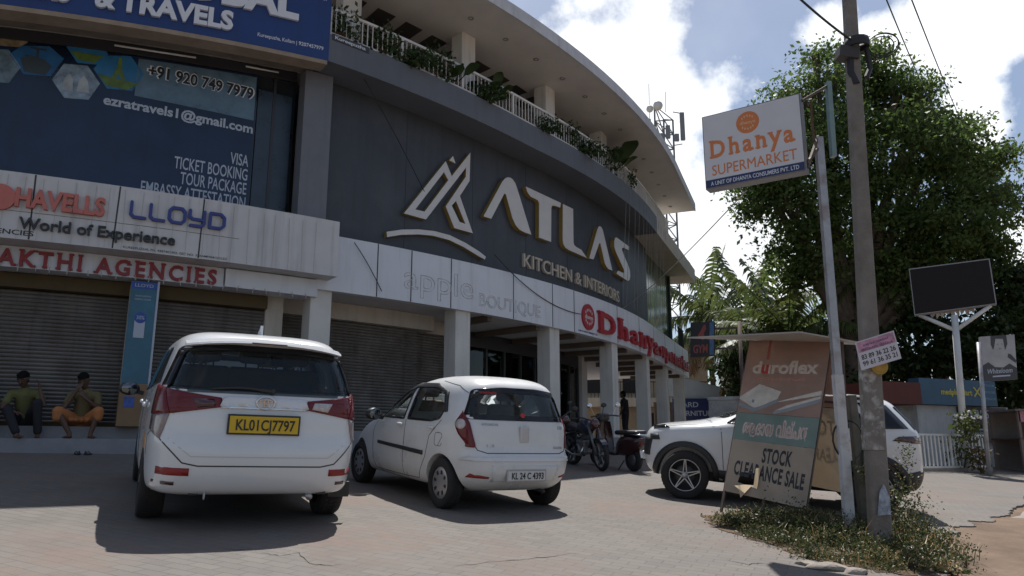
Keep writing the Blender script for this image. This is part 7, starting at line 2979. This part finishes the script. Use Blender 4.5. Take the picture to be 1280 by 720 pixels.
# weeds round the foot of the poles
def weeds():
    rs = np.random.default_rng(5)
    cen, blades = [], []
    poly = [(2.35, 9.5), (2.9, 9.95), (3.6, 10.1), (4.1, 9.6), (4.55, 8.7), (4.35, 7.7), (3.9, 6.95), (3.2, 6.9), (2.75, 7.3), (2.45, 8.3)]
    def inside(x, y):
        c = False
        for (x1, y1), (x2, y2) in zip(poly, poly[1:] + poly[:1]):
            if (y1 > y) != (y2 > y) and x < (x2 - x1) * (y - y1) / (y2 - y1) + x1:
                c = not c
        return c
    vs, fs = [], []
    spots = []
    while len(spots) < 300:
        x, y = rs.uniform(2.2, 4.7), rs.uniform(6.8, 10.2)
        if inside(x, y):
            spots.append((x, y))
    for x, y in spots:
        near = math.exp(-((x - 3.9) ** 2 + (y - 8.3) ** 2) / .8)
        edge_ = min(math.hypot(x - a, y - b) for a, b in poly)
        h = rs.uniform(.05, .17) + .2 * near * rs.uniform(.2, 1) + (0 if edge_ > .3 else -.05)
        k = int(40 + 260 * h)
        g = gz(x, y)
        t = rs.uniform(0, 1, k)
        lean = rs.normal(size=2) * .12
        q = np.stack([x + lean[0] * t + rs.normal(size=k) * .07, y + lean[1] * t + rs.normal(size=k) * .07, g + .01 + t * h], 1)
        cen.append(q)
        for b in range(4):                                # grass blades and dry stems
            a = rs.uniform(0, 6.28)
            L = h * rs.uniform(.8, 1.7)
            o = np.array([x + rs.normal() * .08, y + rs.normal() * .08, g - .01])
            d = np.array([math.cos(a) * .45, math.sin(a) * .45, 1.0])
            w = np.array([-math.sin(a), math.cos(a), 0]) * .004
            m_ = o + d * L * .6
            e = o + d * L + np.array([math.cos(a), math.sin(a), -.5]) * L * .25
            n0 = len(vs)
            vs += [o - w, o + w, m_ + w, m_ - w, e]
            fs += [(n0, n0 + 1, n0 + 2, n0 + 3), (n0 + 3, n0 + 2, n0 + 4)]
    cen = np.concatenate(cen)
    # bushes climbing the poles
    for (px, py, yy, r, k) in ((1128, 630, 8.1, .22, 900), (1133, 570, 8.3, .10, 150), (1150, 660, 8.0, .18, 600), (1085, 590, 8.5, .11, 300), (1000, 655, 8.9, .2, 500), (960, 650, 9.2, .16, 400)):
        c = at(px, py, yy)
        cen = np.concatenate([cen, rs.normal(size=(k, 3)) * np.array([r * .5, r * .5, r * .75]) + np.array(c)])
    me_ms = [leaf_mat('weed leaf', (.055, .074, .028)), leaf_mat('dry straw', (.26, .19, .10), .25)]
    split = rs.uniform(size=len(cen)) < .87
    a = leaves_obj('weeds', cen, .03, me_ms[0], None, 21, .55, droop=0)
    me = a.data
    me.materials.append(me_ms[1])
    mi = np.where(split, 0, 1).astype(np.int32)
    me.polygons.foreach_set('material_index', mi)
    bm = bmesh.new()
    bm.from_mesh(me)
    tmp = bpy.data.meshes.new('t')
    tmp.from_pydata([tuple(v) for v in vs], [], fs)
    n0 = len(bm.faces)
    bm.from_mesh(tmp)
    bm.faces.ensure_lookup_table()
    for f in bm.faces[n0:]:
        f.material_index = 1 if rnd.random() < .6 else 0
    bm.to_mesh(me)
    bm.free()
    bpy.data.meshes.remove(tmp)
    return tag(a, 'scrubby green and dry weeds round the feet of the two poles', 'weeds', kind='stuff')
weeds()
def shrub(name, label, p, r, k, m, leaf, seed, flowers=None, group=None):
    root = thing(name, label, 'plant', p, 0, group)
    rs = np.random.default_rng(seed)
    q = np.clip(rs.normal(size=(k, 3)), -1.6, 1.6) * np.array([r * .45, r * .45, r * .5]) + np.array([0, 0, r * 1.0])
    q[:, 2] = np.maximum(q[:, 2], .03)
    leaves_obj('foliage', q, leaf, m, root, seed, .5)
    mb = MB()
    for j in range(5):
        a = j * 1.3
        mb.tube([(0, 0, -.05), (math.cos(a) * r * .2, math.sin(a) * r * .2, r * .6), (math.cos(a) * r * .45, math.sin(a) * r * .45, r * 1.3)], [.02, .014, .006], 5)
    mb.build('stem', M_bark, root)
    if flowers:
        mb = MB()
        for j in range(26):
            v = rs.normal(size=3) * r * .42
            mb.ball((v[0], v[1] - .2 * r, r * 1.35 + abs(v[2]) * .6), .035, 6, 4)
        mb.build('flowers', flowers, root)
    return root
shrub('flowering_shrub', 'shrub with white flowers hanging over the railing at the LED post', at(1212, 552, 20.0), .42, 300, G3, .13, 61, mat('white petals', (.62, .62, .60), .6))
shrub('shrub', 'light green shrub at the foot of the LED post', ground_at(1204, 589), .5, 260, G3, .12, 62)
shrub('shrub', 'small green shrub with orange leaves by the portrait poster post', ground_at(1228, 592), .34, 200, leaf_mat('orange green leaf', (.13, .085, .03)), .11, 63)
shrub('shrub', 'dark low shrub under the pillars past the maroon scooter', bp(5.5, .6, .2), .45, 260, G2, .12, 64)

# ------------------------------------------------------------------ litter and stones
def stone(name, label, p, size, m, seed, cat='stone', group=None):
    bm = bmesh.new()
    bmesh.ops.create_icosphere(bm, subdivisions=3, radius=1)
    r2 = random.Random(seed)
    ks = [(Vector((r2.gauss(0, 1), r2.gauss(0, 1), r2.gauss(0, 1))).normalized(), r2.uniform(.55, .95)) for _ in range(12)]
    for v in bm.verts:
        for n, d in ks:
            e = v.co.dot(n) - d
            if e > 0:
                v.co -= n * e
        v.co = Vector((v.co.x * size[0], v.co.y * size[1], v.co.z * size[2]))
    me = bpy.data.meshes.new(name)
    bm.to_mesh(me)
    bm.free()
    me.materials.append(m)
    o = link(bpy.data.objects.new(name, me))
    o.location = p
    return tag(o, label, cat, group)
M_stn = mat('kerb stone', (.27, .235, .20), .95, var=.25, vscale=6, bump=.5, bscale=30)
for i, (px, py, s) in enumerate(((1035, 712, (.2, .1, .07)), (1068, 716, (.16, .09, .06)), (1010, 706, (.12, .08, .05)))):
    p = ground_at(px, py)
    stone('kerb_stone', 'rough kerb stone along the front of the weed patch, %s' % ('middle one', 'right one under the sign post', 'left one')[i], p, s, M_stn, 70 + i, group='kerb stones along the weed patch')
r3 = random.Random(12)
for i in range(26):
    x, y = r3.uniform(4.4, 8.5), r3.uniform(6.6, 10.2)
    if y > 6.9 + (x - 4) * 1.1:
        continue
    z = gz(x, y) - .045
    s = r3.uniform(.012, .045)
    stone('pebble', 'small brown pebble lying on the dirt verge', (x, y, z), (s, s * .8, s * .6), M_stn if i % 3 else mat('reddish pebble', (.16, .08, .05), .9), 100 + i, 'pebble', 'pebbles on the dirt verge')
def crumple(name, label, p, r, m, seed, cat):
    r2 = random.Random(seed)
    mb = MB()
    n = 5
    vs, fs = [], []
    for j in range(n + 1):
        for i in range(n + 1):
            vs.append(Vector(p) + Vector(((i / n - .5) * 2 * r + r2.uniform(-.02, .02), (j / n - .5) * 1.2 * r + r2.uniform(-.02, .02), r2.uniform(.0, r * .6))))
    for j in range(n):
        for i in range(n):
            a = j * (n + 1) + i
            fs.append((a, a + 1, a + n + 2, a + n + 1))
    mb.add(vs, fs)
    return tag(mb.build(name, m), label, cat)
crumple('paper_scrap', 'crumpled white paper scrap lying in the weeds', at(1143, 690, 7.7), .085, mat('white paper', (.72, .73, .75), .7), 3, 'litter')
crumple('cardboard_scrap', 'flat tan cardboard scrap at the edge of the dirt', ground_at(1183, 716) + Vector((0, 0, .01)), .1, mat('tan card', (.34, .24, .14), .8), 5, 'litter')
